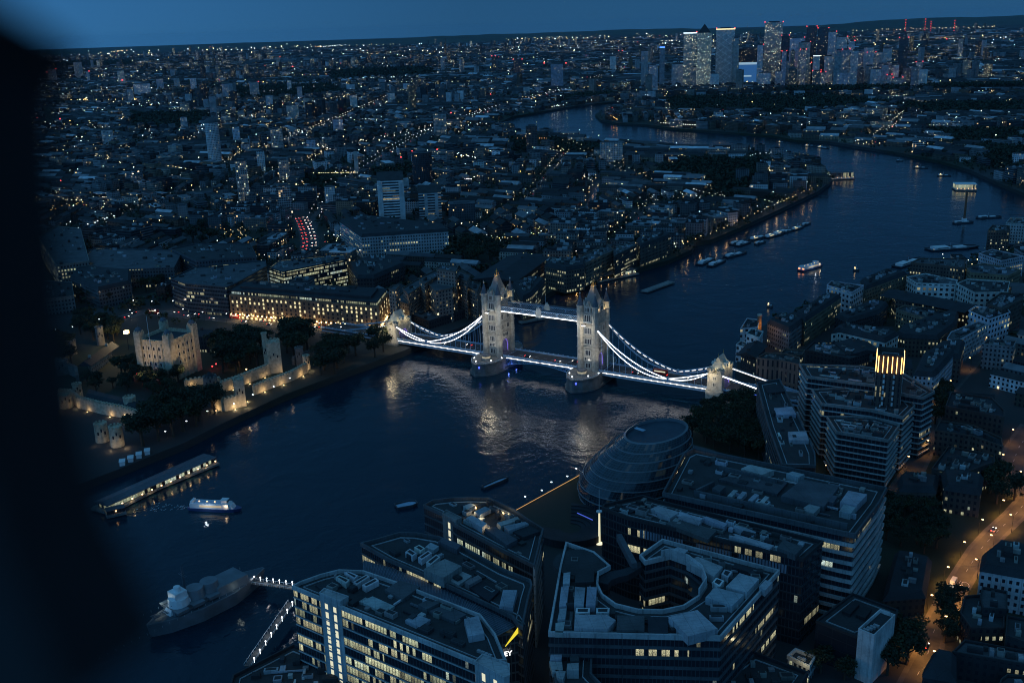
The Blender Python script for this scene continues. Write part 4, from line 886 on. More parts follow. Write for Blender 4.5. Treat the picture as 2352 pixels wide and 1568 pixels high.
m_ = MB(); tr = [Vector(q) for q in rings[-1]]; c0 = sum(tr, Vector())/nr
for k in range(nr):
    j = (k+1) % nr; a, b = tr[k], tr[j]; a2, b2 = c0+(a-c0)*.93, c0+(b-c0)*.93
    m_.face([a, b, b2+Vector((0, 0, .4)), a2+Vector((0, 0, .4))]); m_.face([a2+Vector((0, 0, .4)), b2+Vector((0, 0, .4)), b2-Vector((0, 0, 1.4)), a2-Vector((0, 0, 1.4))])
m_.build('rim', plain('rim_metal', (.13, .16, .18), .4, .1, .3), EG)
m_ = MB()
for k in range(nr):
    j = (k+1) % nr; m_.face([c0+(tr[k]-c0)*.935-Vector((0, 0, 1.2)), c0+(tr[j]-c0)*.935-Vector((0, 0, 1.2)), c0-Vector((0, 0, 1.2))])
m_.build('deck', plain('roof_deck', (.03, .05, .07), .4, .2, .3), EG)
m_ = MB(); 
m_.beam(c0+Vector((2, 6, -.9)), c0+Vector((5, 11, -.7)), 2.2, .3)
m_.build('roof_fin', MAT['steelb'], EG)
foot(rect(bx, by, 58, 58), 'the egg shaped glass hall', 4)
# ---- stepped amphitheatre and white kiosk roofs beside the hall
AM = thing('amphitheatre', 'sunken dark amphitheatre with a short blue light in front of the glass hall', 'amphitheatre')
P = K('B', 1240, 420, 5); foot(rect(P.x, P.y, 50, 50), None, 4)
for k in range(6):
    m_ = MB().style(TONES['slate']); r_ = 21-k*2.6; n = 28
    for i in range(n-8):
        a, b = 2*math.pi*i/n+1.9, 2*math.pi*(i+1)/n+1.9; ro, ri = r_, r_-2.5; z = 9-k*.7
        p1, p2_ = (P.x+ro*math.cos(a), P.y+ro*math.sin(a)), (P.x+ro*math.cos(b), P.y+ro*math.sin(b)); p3, p4_ = (P.x+ri*math.cos(b), P.y+ri*math.sin(b)), (P.x+ri*math.cos(a), P.y+ri*math.sin(a))
        m_.face([(*p1, z), (*p2_, z), (*p3, z), (*p4_, z)]); m_.wall(p3, p4_, z-.7, z); m_.wall(p1, p2_, 5, z)
    m_.build('seating_tier', MAT['bldn'], AM)
glow('blue_rim', (.12, .2, 1), .5)
m_ = MB(); m_.path(KP('B', [(1285, 315), (1330, 335), (1388, 362)], 12), .35); m_.build('blue_rim_light', bpy.data.materials['blue_rim'], AM)
def lit_mast(c, x, y, h, name='light_mast', label='tall white lit mast with glowing base beside the glass hall'):
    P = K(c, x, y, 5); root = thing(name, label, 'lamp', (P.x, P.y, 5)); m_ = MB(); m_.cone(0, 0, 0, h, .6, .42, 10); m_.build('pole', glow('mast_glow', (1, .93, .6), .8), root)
    m_ = MB(); m_.cone(0, 0, h, h+.5, 1.5, 1.5, 14); m_.cone(0, 0, h+.5, h+12, .18, .1, 6); m_.build('disc', MAT['white'], root)
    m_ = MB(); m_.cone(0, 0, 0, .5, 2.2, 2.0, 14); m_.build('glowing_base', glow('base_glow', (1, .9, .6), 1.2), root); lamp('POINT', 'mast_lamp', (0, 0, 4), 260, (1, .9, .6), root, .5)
lit_mast('B', 1432, 515, 17)
# ---- stepped apartments with white slab edges and the lit crown tower
def hg(c, pts, z): return KP(c, pts, z)
office('apartment_block', 'rearmost terrace of the stepped apartments, wide dark roof garden with white floor edges', 'building', hg('D', [(752, 268), (800, 350), (1270, 412), (1500, 480), (1625, 500), (1700, 460), (1480, 330), (1180, 280)], 42), 42, 'glass', 3.4, 2.2, .06, .8, .8, slab='pale', slab_out=.9, slab_t=.45, partone='conc', seed=81, par=1, scatter=10, lmk='the stepped apartments')
office('apartment_block', 'middle terrace of the stepped apartments with a leafy roof garden', 'building', hg('D', [(842, 447), (908, 545), (1262, 590), (1480, 640), (1560, 560), (1500, 500), (1200, 430), (980, 440)], 38), 38, 'glass', 3.4, 2.2, .06, .8, .8, slab='pale', slab_out=.9, slab_t=.45, partone='conc', seed=82, par=1, scatter=8)
office('apartment_block', 'front terrace of the stepped apartments, nearest block with bright white floor edges', 'building', hg('D', [(948, 642), (1015, 747), (1375, 806), (1450, 700), (1290, 650), (1100, 640)], 34), 34, 'glass', 3.4, 2.2, .08, .8, .8, slab='pale', slab_out=.9, slab_t=.45, partone='conc', seed=83, par=1, scatter=8)
office('apartment_block', 'long black glass apartment block leaning along the park edge beside the bridge road', 'building', hg('D', [(440, 398), (600, 372), (720, 620), (790, 760), (850, 900), (855, 990), (620, 985), (520, 700)], 33), 33, 'dark', 3.4, 2.0, .05, .85, .7, slab='lead', slab_out=.4, slab_t=.4, seed=84, par=1, lmk='the long black apartment block',
    plants=[(KP('D', [(500, 420), (600, 400), (640, 450), (520, 465)], 34), 1, 'slate'), (KP('D', [(560, 570), (690, 560), (720, 615), (580, 620)], 35), 2, 'roofl'), (KP('D', [(660, 740), (790, 735), (810, 800), (670, 800)], 35), 2, 'roofl')], scatter=5)
ct = KP('D', [(1290, 288), (1470, 305), (1510, 200), (1300, 178)], 62)
cP = centroid(ct); cp = rect(cP[0], cP[1], 15, 14, longaxis(ct)); ca_ = longaxis(ct)
r = office('crown_tower', 'slim brown apartment tower with a crown of vertical amber light bars', 'tower', cp, 66, (.09, .065, .055), 3.3, 2.4, .10, .3, .8, slab_out=0, nslab=1, slab='brickd', seed=85, par=.2, lmk='the amber crowned tower')
m_ = MB().style(TONES['pale']); 
cp2 = inset(cp, -.25)
for i in range(4):
    a, b = Vector(cp2[i]), Vector(cp2[(i+1) % 4])
    for f in (.32, .5, .68):
        s_ = a+(b-a)*f; d = (b-a).normalized()
        mm = MB().style(TONES['white'], 9, 3.3, 0, 0, 0); 
        q = 0; z = 56
        while z > 12:
            mm.beam((*(s_-d*.5), z), (*(s_+d*.5), z), .12, 2.0); z -= 3.3
        if f != .5: mm.build('panel_column', MAT['bldn'], r)
    for k in range(6):
        f = (k+.5)/6; s_ = a+(b-a)*f; mm = MB(); mm.beam((*s_, 58), (*s_, 67.5), .35, .35); mm.build('light_bar', glow('amber_bar', (1, .55, .16), 4.5) if 'amber_bar' not in bpy.data.materials else bpy.data.materials['amber_bar'], r)
m_ = MB().style(TONES['brickd']); ring(m_, cp, .5, 66, 68.5); m_.build('crown', MAT['bldn'], r)
# ---- brick hotel and offices by the south end of the bridge
def block(name, label, cat, poly, z1, tone='brick', lit=.08, bay=2.6, sto=3.4, wx=.5, wy=.5, roof='roofg', kind='flat', seed=0, sc=4, lmk=None, rh=3, z0=4, pitch=None):
    poly = ccw([(p[0], p[1]) for p in poly]); root = thing(name, label, cat); foot(poly, lmk); g = random.Random(seed)
    tn = TONES[tone] if isinstance(tone, str) else tone
    m_ = MB().style(tn, bay, sto, lit, wx, wy, seed); m_.prism(poly, z0, z1, top=False); m_.build('walls', MAT['bldn'], root)
    rt = TONES[roof] if isinstance(roof, str) else roof
    if kind == 'flat':
        m_ = MB().style(rt); m_.cap(inset(poly, .35), z1-.5); m_.build('roof', MAT['bldn'], root)
        m_ = MB().style(jitter_tone(tn, .1)); ring(m_, inset(poly, -.12), .5, z1-.25, z1+.7); m_.build('parapet', MAT['bldn'], root)
        if sc: scatter_plant(root, poly, z1-.5, sc, seed)
    elif kind == 'mansard':
        m_ = MB().style(rt, 3.0, 3.2, lit*1.2, .3, .5, seed+1); m_.taper(inset(poly, -.3), z1, inset(poly, rh*.55), z1+rh); m_.build('roof', MAT['bldn'], root)
        if sc: scatter_plant(root, inset(poly, rh*.6), z1+rh, sc, seed)
    elif kind == 'pitch':
        a = longaxis(poly); ca, sa = math.cos(a), math.sin(a); cx, cy = centroid(poly)
        us = [(p[0]-cx)*ca+(p[1]-cy)*sa for p in poly]; vs = [-(p[0]-cx)*sa+(p[1]-cy)*ca for p in poly]
        uc, vc = (max(us)+min(us))/2, (max(vs)+min(vs))/2
        m_ = MB().style(rt); m_.gable(cx+uc*ca-vc*sa, cy+uc*sa+vc*ca, z1, max(us)-min(us), max(vs)-min(vs), rh, a, .4); 
        m_.build('roof', MAT['bldn'], root)
        m_ = MB().style(tn); 
        for s_ in (-1, 1):
            u = uc+s_*(max(us)-min(us))*.3; m_.box(cx+u*ca-vc*sa, cy+u*sa+vc*ca, z1+rh*.6, 1.2, 2.2, rh*.8, a)
        m_.build('chimney', MAT['bldn'], root)
    return root
B = block
B('hotel', 'brown brick hotel block with tall window slots beside the south end of the bridge', 'building', hg('D', [(435, 215), (512, 225), (600, 232), (745, 265), (745, 215), (650, 185), (500, 180)], 28), 28, (.2, .13, .1), .04, 3.2, 9, .35, .75, seed=101, sc=5, lmk='the brown brick hotel')
B('brick_block', 'lit brick apartment block with amber rooftop terrace lights behind the long black apartments', 'building', hg('D', [(600, 190), (760, 195), (780, 160), (640, 150)], 26), 26, 'brick', .2, 2.6, 3.3, .5, .5, seed=102)
RD = [
 ('E', 28, [(1048, 803), (1078, 775), (1292, 805), (1215, 852)], 'white', 'flat', .10, 'white rendered riverside block with square windows and a flat roof', 'the white riverside block'),
 ('E', 25, [(1268, 778), (1440, 706), (1578, 730), (1302, 832)], 'yellow', 'mansard', .12, 'long pale riverside warehouse with a slate roof running away from the white riverside block', None),
 ('E', 25, [(838, 992), (1045, 866), (1142, 882), (905, 1042)], 'yellow', 'mansard', .15, 'long narrow riverside warehouse with curved dark roof and lit balcony edge', 'the long curved warehouse'),
 ('E', 23, [(655, 1052), (730, 1000), (902, 1040), (800, 1112)], 'conc', 'mansard', .10, 'wavy roofed riverside block between the stepped white cluster and long narrow warehouse', None),
 ('E', 27, [(515, 1122), (548, 1090), (628, 1110), (602, 1152)], 'white', 'flat', .06, 'tallest white cube of the stepped cluster on the river edge', 'the stepped white cluster'),
 ('E', 17, [(447, 1197), (480, 1170), (545, 1187), (522, 1218)], 'white', 'flat', .06, 'lowest white cube at the water edge next to the bridge', None),
 ('E', 25, [(476, 1092), (520, 1022), (602, 1032), (590, 1082)], 'white', 'flat', .12, 'white terraced riverside block with red lamps on its corner', None),
 ('E', 22, [(480, 1230), (560, 1190), (640, 1215), (580, 1280)], 'dark', 'pitch', .10, 'dark gabled warehouse directly beside the south end of the bridge', None),
 ('E', 24, [(1575, 750), (1700, 726), (1912, 770), (1902, 800), (1640, 790)], 'white', 'flat', .05, 'long blank white gallery building with three dark square openings', 'the white gallery building'),
 ('E', 26, [(1908, 792), (1980, 762), (2258, 780), (2242, 850), (2022, 852)], 'white', 'flat', .05, 'white gridded museum building with large square window bays', None),
 ('E', 28, [(2102, 922), (2200, 852), (2348, 862), (2346, 892), (2205, 962)], 'brick', 'flat', .12, 'brick block with a pale sloping slab roof near the right edge', None),
 ('E', 25, [(1985, 972), (2030, 942), (2240, 960), (2262, 982), (2122, 1032)], 'white', 'flat', .40, 'white modern block with rows of amber lit windows', 'the white amber windowed block'),
 ('E', 22, [(1078, 1122), (1120, 1082), (1180, 1072), (1522, 1132), (1432, 1182), (1132, 1112)], 'white', 'mansard', .05, 'pale arched window warehouse bending round a corner', 'the pale bent warehouse'),
 ('E', 19, [(1502, 1132), (1542, 1082), (1852, 985), (1922, 992), (1900, 1072), (1782, 1162), (1562, 1152)], 'brick', 'mansard', .25, 'broad dark mansard block with amber windows in its courtyard', None),
 ('E', 22, [(1482, 862), (1522, 832), (2045, 932), (2002, 965), (1502, 892)], 'brick', 'pitch', .35, 'long brick warehouse row with scattered amber windows below the white gallery building', None),
 ('E', 20, [(1102, 1012), (1352, 912), (1452, 932), (1402, 987), (1182, 1052)], 'dark', 'mansard', .08, 'dark barrel roofed block with pale dormers', None),
 ('E', 19, [(1507, 962), (1562, 936), (1722, 952), (1852, 980), (1700, 1020)], 'yellow', 'flat', .20, 'yellow brick block with lit windows around a dark court', None),
 ('E', 24, [(1842, 1158), (1870, 1112), (2052, 1042), (2112, 1062), (1902, 1182)], 'pale', 'flat', .10, 'long pale slab block topped by white roof boxes', 'the long pale slab block'),
 ('E', 22, [(1602, 652), (1662, 626), (1962, 626), (1962, 690), (1802, 672)], 'brick', 'flat', .18, 'curved dark quayside block with a stepped flat roof', 'the curved quayside block'),
 ('E', 26, [(2112, 442), (2142, 406), (2252, 410), (2262, 442)], 'brick', 'flat', .25, 'stepped brick quayside tower with lit balconies', 'the stepped brick quayside tower'),
 ('E', 26, [(2232, 392), (2262, 356), (2420, 360), (2420, 402)], 'pale', 'flat', .12, 'pale flat roofed block at the right edge above the river wall', None),
 ('E', 24, [(2052, 592), (2142, 566), (2352, 612), (2202, 642)], 'pale', 'flat', .12, 'folded pale roof block behind the curved quayside block', None),
 ('E', 22, [(1965, 680), (2090, 660), (2330, 700), (2250, 740), (2000, 720)], 'yellow', 'flat', .2, 'stepped yellow brick flats with a white top storey', None),
 ('E', 23, [(2080, 1192), (2110, 1160), (2302, 1170), (2282, 1212)], 'conc', 'flat', .15, 'flat roofed block with a pale roof box at the right edge', None),
 ('E', 20, [(905, 1230), (960, 1180), (1180, 1180), (1330, 1250), (1200, 1290)], 'dark', 'flat', .10, 'dark glass roofed block with rows of roof vents', None),
 ('E', 22, [(1700, 1260), (1800, 1190), (1960, 1180), (1930, 1290)], 'brick', 'mansard', .10, 'slate roofed corner block in front of the long pale slab block', None),
 ('D', 24, [(1705, 350), (1740, 320), (1860, 180), (1800, 165), (1630, 190), (1560, 340)], 'pale', 'mansard', .1, 'long pale colonnaded warehouse beside the lit lane', 'the pale colonnaded warehouse'),
 ('D', 20, [(1000, 110), (1230, 95), (1240, 150), (1100, 190)], 'brick', 'pitch', .06, 'brick warehouse with a slate pitch behind the brown brick hotel', None),
 ('D', 22, [(1790, 560), (1830, 460), (2120, 500), (2210, 590), (2210, 640)], 'brickd', 'flat', .10, 'dark brick flats with glass balconies and one amber window band', 'the dark brick flats'),
 ('D', 20, [(1715, 735), (1750, 665), (1990, 700), (2190, 790), (2200, 850), (1980, 775)], 'brick', 'flat', .15, 'brick flats with a pale glazed top storey and lit windows', None),
 ('D', 19, [(1690, 1010), (1810, 850), (2140, 910), (2140, 960), (1900, 1050)], 'brickd', 'flat', .15, 'old brick office with deep roof wells by the road junction', None),
 ('D', 15, [(1450, 1100), (1480, 1050), (1740, 1080), (1720, 1180), (1460, 1170)], 'brick', 'mansard', .12, 'old brick schoolhouse with round topped dormers', 'the old brick schoolhouse'),
 ('D', 17, [(1760, 1040), (1900, 1040), (2060, 1075), (2040, 1200), (1780, 1160)], 'brickd', 'mansard', .35, 'gabled brick court building with several yellow lit windows', 'the gabled court building'),
 ('C', 13, [(1450, 760), (1500, 590), (1600, 600), (1740, 640), (1700, 880), (1420, 900)], 'brickd', 'mansard', .05, 'sombre gabled chapel hall beside the orange street', 'the sombre chapel hall'),
 ('C', 22, [(2080, 600), (2180, 520), (2400, 560), (2400, 760), (2060, 700)], 'pale', 'mansard', .10, 'cream sash windowed terrace facing the orange street', 'the cream terrace'),
 ('C', 20, [(2060, 880), (2075, 810), (2240, 840), (2240, 960), (2080, 950)], 'dark', 'flat', .05, 'plain flat roofed corner block below the cream terrace', None),
 ('C', 17, [(1930, 980), (1960, 870), (2080, 860), (2220, 980), (2220, 1080), (2000, 1080)], 'brickd', 'flat', .15, 'low block with scattered roof hatches and two flagpoles by the orange street', 'the flagpole block'),
 ('C', 16, [(1880, 1240), (1960, 1160), (2400, 1240), (2400, 1330)], 'dark', 'flat', .06, 'dark ribbed flat roof in the lower right corner', None),
 ('C', 15, [(1690, 1360), (1760, 1240), (1900, 1270), (1900, 1440), (1680, 1400)], 'dark', 'mansard', .06, 'hipped glass roof block at the bottom right edge', None),
 ('C', 14, [(2200, 1420), (2240, 1390), (2420, 1400), (2420, 1480), (2180, 1480)], 'roofg', 'flat', .1, 'grey flat roof in the extreme lower right corner', None),
 ('C', 19, [(2240, 1000), (2400, 1030), (2400, 1190), (2230, 1130)], 'dark', 'flat', .1, 'dark glazed rooflight block at the right edge by the flagpole block', None),
]
for i, (c, z, pts, tone, kind, lit, lab, lm) in enumerate(RD):
    nm = {'pitch': 'warehouse', 'mansard': 'mansard_block', 'flat': 'flat_roofed_block'}[kind]
    B(nm, lab, 'building', KP(c, pts, z), z, jitter_tone(TONES[tone], .12), lit, *((4.6, 4.4, .5, .5) if tone == 'white' else (2.7, 3.4, .45, .5)), kind=kind, roof='slate' if kind != 'flat' else rnd.choice(['roofg', 'slate', 'lead']), seed=200+i, sc=16, lmk=lm, rh=3.2)
# ---- chimney on the river edge
P = K('E', 600, 1075, 22); chm = thing('chimney_stack', 'tall brick chimney lit amber on the river edge beside the white terraced block', 'chimney', P); m_ = MB(); m_.cone(0, 0, -17, 9, 2.3, 1.5, 12); m_.build('shaft', plain('chimney_brick', (.2, .11, .06), .8), chm); m_ = MB(); m_.cone(0, 0, 9, 10, 1.9, 1.8, 12); m_.build('cap', MAT['stone'], chm); lamp('POINT', 'chimney_lamp', (-4, -3, 2), 900, (1, .5, .12), chm, .3)
# ---- north bank
NBk = [
 ('L', 31, [(1500, 855), (1590, 790), (2420, 850), (2900, 925), (2330+1171*0+540, 960)], None, None, 0, '', None),
]
# the uplit brick block
ub = [G(x, y, 29) for x, y in ((527, 672), (561, 652), (893, 668), (868, 712-12))]
ubp = ccw([(p.x, p.y) for p in ub])
UB = thing('brick_office', 'long brick office block with arched windows, golden uplights and a lit top floor', 'building'); foot(ubp, 'the long uplit brick block')
m_ = MB().style((.2, .13, .08), 3.6, 3.6, .35, .0, .0, 7); m_.prism(ubp, 4, 27, top=False); ubw = m_.build('walls', MAT['bldn'], UB)
m_ = MB().style((.1, .09, .08), 1.8, 3.4, 1.6, .7, .55, 17); m_.prism(inset(ubp, 1.6), 27, 30.4, top=False); m_.build('glazed_top_floor', MAT['bldn'], UB)
m_ = MB().style((.2, .13, .08)); ring(m_, inset(ubp, -.3), 2.2, 26.6, 27.4); m_.build('cornice', MAT['bldn'], UB)
m_ = MB().style(TONES['slate']); m_.prism(inset(ubp, .9), 30.4, 31.2, bottom=True); m_.prism(inset(ubp, 8), 31.2, 33.5); rf = m_.build('roof', MAT['bldn'], UB)
scatter_plant(UB, inset(ubp, 8), 33.5, 14, 5, smax=9)
MAT['winlit'] = glow('yellow_window', (1, .82, .42), .8); MAT['uplight'] = glow('gold_uplight', (1, .72, .3), 9)
wc = 0; stuffw = MB(); faces = []
for i in range(4):
    a, b = Vector(ubp[i]), Vector(ubp[(i+1) % 4]); e_ = b-a; nn = Vector((e_.y, -e_.x)).normalized()
    if nn.dot(Vector((CX, CY))-a) <= 0: continue
    L_ = e_.length; d = e_.normalized(); nb_ = int(L_/4.6)
    for k in range(nb_):
        c_ = a+d*(L_*(k+.5)/nb_)
        for fl in range(6):
            z = 5.6+fl*3.55; w_ = .85 if fl else 1.3
            pts = arch_pts(w_*2, 2.3)
            q = MB(); lit_ = rnd.random() < (.62 if fl in (4, 5) else .2 if fl else .5)
            panel(q, (c_.x, c_.y, z), (d.x, d.y, 0), (nn.x, nn.y, 0), pts, .08)
            if wc < 96 and (fl >= 4 or fl == 0): q.build('window', MAT['winlit'] if lit_ else MAT['glassd'], UB); wc += 1
            else: faces.append((q, lit_))
        # pilaster and uplight
        pm = MB().style((.24, .16, .1)); c2 = a+d*(L_*k/nb_)
        pm.beam((c2.x+nn.x*.2, c2.y+nn.y*.2, 4.5), (c2.x+nn.x*.2, c2.y+nn.y*.2, 26.6), .8, .8); pm.build('pilaster', MAT['bldn'], ubw) if k % 4 == 0 else None
    nl = 9 if L_ > 60 else 4
    for k in range(nb_):
        c2 = a+d*(L_*k/nb_)+nn*.7; um = MB(); um.box(c2.x, c2.y, 9.0, .7, .7, .9); um.build('uplight', MAT['uplight'], UB)
    for k in range(nl):
        c2 = a+d*(L_*(k+.5)/nl)+nn*3; lamp('POINT', 'wall_lamp', (c2.x, c2.y, 8.5), 1100, (1, .66, .28), None, .6)
for lit_ in (True, False):
    sm = MB()
    for q, l_ in faces:
        if l_ == lit_:
            n0 = len(sm.v); sm.v += q.v; sm.f += [tuple(i+n0 for i in f) for f in q.f]; sm.uv += q.uv; sm.t += q.t; sm.a += q.a; sm.b += q.b
    o = sm.build('window_rows', MAT['winlit'] if lit_ else MAT['glassd'], UB); o['kind'] = 'stuff'
NB2 = [
 # display picks: roof polygon at z, tone, kind, lit, label, landmark
 (32, [(392, 640), (445, 615), (610, 598), (612, 612), (548, 648), (520, 660), (425, 652)], 'glass', 'flat', .12, 'glass fronted office wing left of the uplit brick block with dark horizontal bands', 'the banded glass wing'),
 (31, [(618, 615), (640, 598), (790, 584), (796, 596), (650, 625)], 'dark', 'flat', .9, 'black office block with bright yellow lit floors behind the uplit brick block', 'the yellow floored black office'),
 (24, [(182, 600), (215, 570), (420, 575), (400, 615), (200, 622)], 'lead', 'flat', .05, 'low metal roofed office terrace left of the glazed archway', None),
 (26, [(392, 572), (450, 560), (575, 560), (590, 590), (450, 600)], 'lead', 'flat', .06, 'curved office terrace with a glazed archway in its middle', 'the glazed archway office'),
 (22, [(160, 640), (185, 615), (300, 625), (300, 652), (225, 668)], 'lead', 'mansard', .08, 'wavy metal roofed hall above the keep', 'the wavy roofed hall'),
 (30, [(88, 545), (130, 520), (185, 525), (205, 600), (130, 610)], 'conc', 'flat', .5, 'grid fronted office block with golden windows near the dark left edge', 'the golden windowed grid block'),
 (20, [(70, 660), (100, 645), (165, 648), (170, 680), (90, 690)], 'conc', 'flat', .1, 'dim gridded block half hidden in the dark left edge', None),
 (12, [(940, 720), (1000, 690), (1100, 685), (1070, 712), (985, 738)], 'slate', 'flat', .0, 'low zigzag roofed pavilion between the concrete hotel and the bridge', None),
 (22, [(800, 610), (860, 590), (900, 592), (930, 610), (860, 640), (820, 640)], 'brickd', 'mansard', .10, 'dark dockside warehouse right of the black yellow lit office', None),
 (22, [(1125, 615), (1160, 595), (1225, 590), (1250, 600), (1195, 640), (1150, 645)], 'brickd', 'pitch', .10, 'dark gabled wharf building behind the north bridge tower', None),
 (22, [(1175, 655), (1225, 640), (1253, 645), (1222, 680), (1200, 690)], 'brick', 'mansard', .4, 'riverside building with a row of warm windows right of the north tower', None),
 (26, [(1250, 612), (1262, 596), (1345, 600), (1343, 615), (1300, 622)], 'brick', 'mansard', .25, 'round cornered brick wharf with golden lamps along its foot', 'the golden footed wharf'),
 (27, [(1330, 590), (1395, 560), (1410, 575), (1345, 605)], 'yellow', 'flat', .2, 'bowed riverside flats with balconies next to the golden footed wharf', None),
 (27, [(1405, 572), (1455, 552), (1462, 564), (1412, 588)], 'brickd', 'flat', .2, 'dark wharf block with white stair tower on the far bank', None),
 (25, [(1462, 552), (1530, 535), (1540, 545), (1470, 570)], 'brick', 'mansard', .25, 'long wharf facing the river beyond the floating pier', None),
 (30, [(780, 510), (830, 498), (1020, 520), (1030, 532), (830, 545)], 'pale', 'mansard', .2, 'row of white gabled dock apartments with many lit windows', 'the white gabled dock row'),
]
def DP(pts, z): return [G(x, y, z) for x, y in pts]
for i, (z, pts, tone, kind, lit, lab, lm) in enumerate(NB2):
    nm = {'pitch': 'warehouse', 'mansard': 'wharf_block', 'flat': 'office_block'}[kind]
    if isinstance(tone, str): tone = TONES[tone]
    gl = tone == TONES['glass'] or tone == TONES['dark']
    B(nm, lab, 'building', DP(pts, z), z, jitter_tone(tone, .1), lit, 1.8 if gl else 3.0, 3.6, .85 if gl else .5, .6 if gl else .5, kind=kind, roof='slate' if kind != 'flat' else rnd.choice(['lead', 'roofg', 'slate']), seed=300+i, sc=22, lmk=lm, rh=3.5)
HT = thing('concrete_hotel', 'stepped dark concrete hotel with scattered amber windows behind the north end of the bridge', 'hotel')
for k, (pts, z) in enumerate((([(893, 664), (903, 655), (917, 657), (908, 667)], 42), ([(1003, 619), (1010, 610), (1052, 612), (1046, 625)], 48), ([(1044, 634), (1052, 622), (1080, 632), (1072, 648)], 39), ([(1070, 657), (1078, 645), (1104, 652), (1096, 670)], 32), ([(962, 640), (1000, 622), (1014, 630), (975, 653)], 37), ([(925, 663), (962, 641), (974, 653), (938, 677)], 31), ([(985, 653), (1010, 634), (1044, 638), (1040, 662), (1000, 670)], 35), ([(905, 690), (925, 672), (960, 682), (940, 700)], 22))):
    pl = DP(pts, z); foot(pl, 'the stepped concrete hotel' if k == 1 else None); m_ = MB().style((.24, .2, .17), 3.2, 3.1, .16, .5, .5, k+5); m_.prism([tuple(q[:2]) for q in pl], 4, z, top=False); w_ = m_.build('wing', MAT['bld'], HT)
    m_ = MB().style(TONES['lead']); m_.cap(inset(pl, .3), z-.3); m_.style((.14, .115, .095)); ring(m_, inset(pl, -.3), .5, z-.5, z+.8); m_.build('roof', MAT['bld'], HT); scatter_plant(HT, ccw([tuple(q[:2]) for q in pl]), z-.3, 3, k)
for k in range(9):       # golden lamps at the wharf foot
    P = G(1262+k*9.5, 648-k*.9-(k-4)**2*.05, 6.2); 
    f = thing('wall_lamp', 'golden lamp at the foot of the round cornered brick wharf', 'lamp', P, 0, 'golden lamps along the brick wharf foot'); mm = MB(); mm.box(0, 0, 0, .5, .5, 1.6); mm.box(0, 0, 1.6, .8, .8, .25); mm.build('housing', MAT['uplight'], f)
    if k % 2 == 0: lamp('POINT', 'lamp_light', P+Vector((-2.5, -2.5, 1)), 500, (1, .6, .2), None, .4)
# ---- free standing towers seen on the skyline; base row and top row picked, real size worked out from the ground position
def tower(cx_px, yb, yt, wpx, label, tone=(.2, .2, .21), lit=.25, kind='box', cat='tower', dpx=None, ang=None, name='tower_block', top=None, bay=3, sto=3.3, wx=.45, wy=.5, lmk=None, crown=None, taper=0, aux=None):
    P = G(cx_px, yb, 5); d = (P-Vector((CX, CY, 5))).length; w = wpx*d/FPX; h = height_at(P, yt)
    dep = (dpx or wpx)*d/FPX; view = math.atan2(P.y-CY, P.x-CX); ang = view+math.pi/2 if ang is None else ang
    cx, cy = P.x+math.cos(view)*dep*.5, P.y+math.sin(view)*dep*.5
    seed = int(cx_px*7+yb) % 97
    lit *= .6; root = thing(name, label, cat); sh = rect(cx, cy, w, dep, ang)
    if kind == 'round': sh = [(cx+w/2*math.cos(k*math.pi/9), cy+w/2*math.sin(k*math.pi/9)) for k in range(18)]
    foot(sh, lmk, 4)
    m_ = MB().style(tone, bay, sto, lit, wx, wy, seed)
    if taper: 
        q = inset(sh, taper*w); p0 = ccw(sh); u = 0
        for i in range(len(p0)):
            j = (i+1) % len(p0); l_ = math.dist(p0[i], p0[j]); m_.face([(*p0[i], 4), (*p0[j], 4), (*q[j], h), (*q[i], h)], [(u, 0), (u+l_, 0), (u+l_, h), (u, h)]); u += l_
        sh = q
    else: m_.prism(sh, 4, h, top=False)
    m_.build('walls', MAT['bld'], root)
    m_ = MB().style(TONES['lead']); m_.cap(sh, h)
    if top != 'none': m_.prism(inset(sh, w*.2), h, h+min(5, h*.05))
    m_.build('roof', MAT['bld'], root)
    if top == 'pyramid': m_ = MB().style(TONES['slate']); q = ccw(inset(sh, w*.06)); [m_.face([(*q[i], h), (*q[(i+1) % 4], h), (cx, cy, h+w*.62)]) for i in range(4)]; m_.build('pyramid_roof', MAT['bld'], root)
    if top == 'gable': m_ = MB().style(TONES['roofg']); m_.gable(cx, cy, h, w, dep, w*.28, ang, .6); m_.build('gable_roof', MAT['bld'], root)
    if top == 'dome': m_ = MB().style(TONES['lead']); [m_.cone(cx, cy, h+k*w*.1, h+(k+1)*w*.1, w*.48*math.sqrt(1-(k/4)**2), w*.48*math.sqrt(max(0, 1-((k+1)/4)**2)), 16) for k in range(4)]; m_.build('dome', MAT['bld'], root)
    if crown:
        m_ = MB(); ring(m_, inset(sh, -w*.02), w*.05, h-max(2, h*.018), h); m_.build('lit_crown', crown, root)
    if aux: 
        for s_ in aux: 
            q = sh[s_ % len(sh)]; s2 = max(1.2, d/1700); m_ = MB(); m_.box(q[0], q[1], h+1, s2, s2, s2*.9); m_.build('warning_light', MAT['red'], root)
    return root, (cx, cy, w, dep, ang, h)
MAT['crw'] = glow('white_crown', (.8, .95, 1), 1.6); MAT['cry'] = glow('gold_crown', (1, .85, .45), 1.2); MAT['crb'] = glow('blue_crown', (.1, .3, 1), 3)
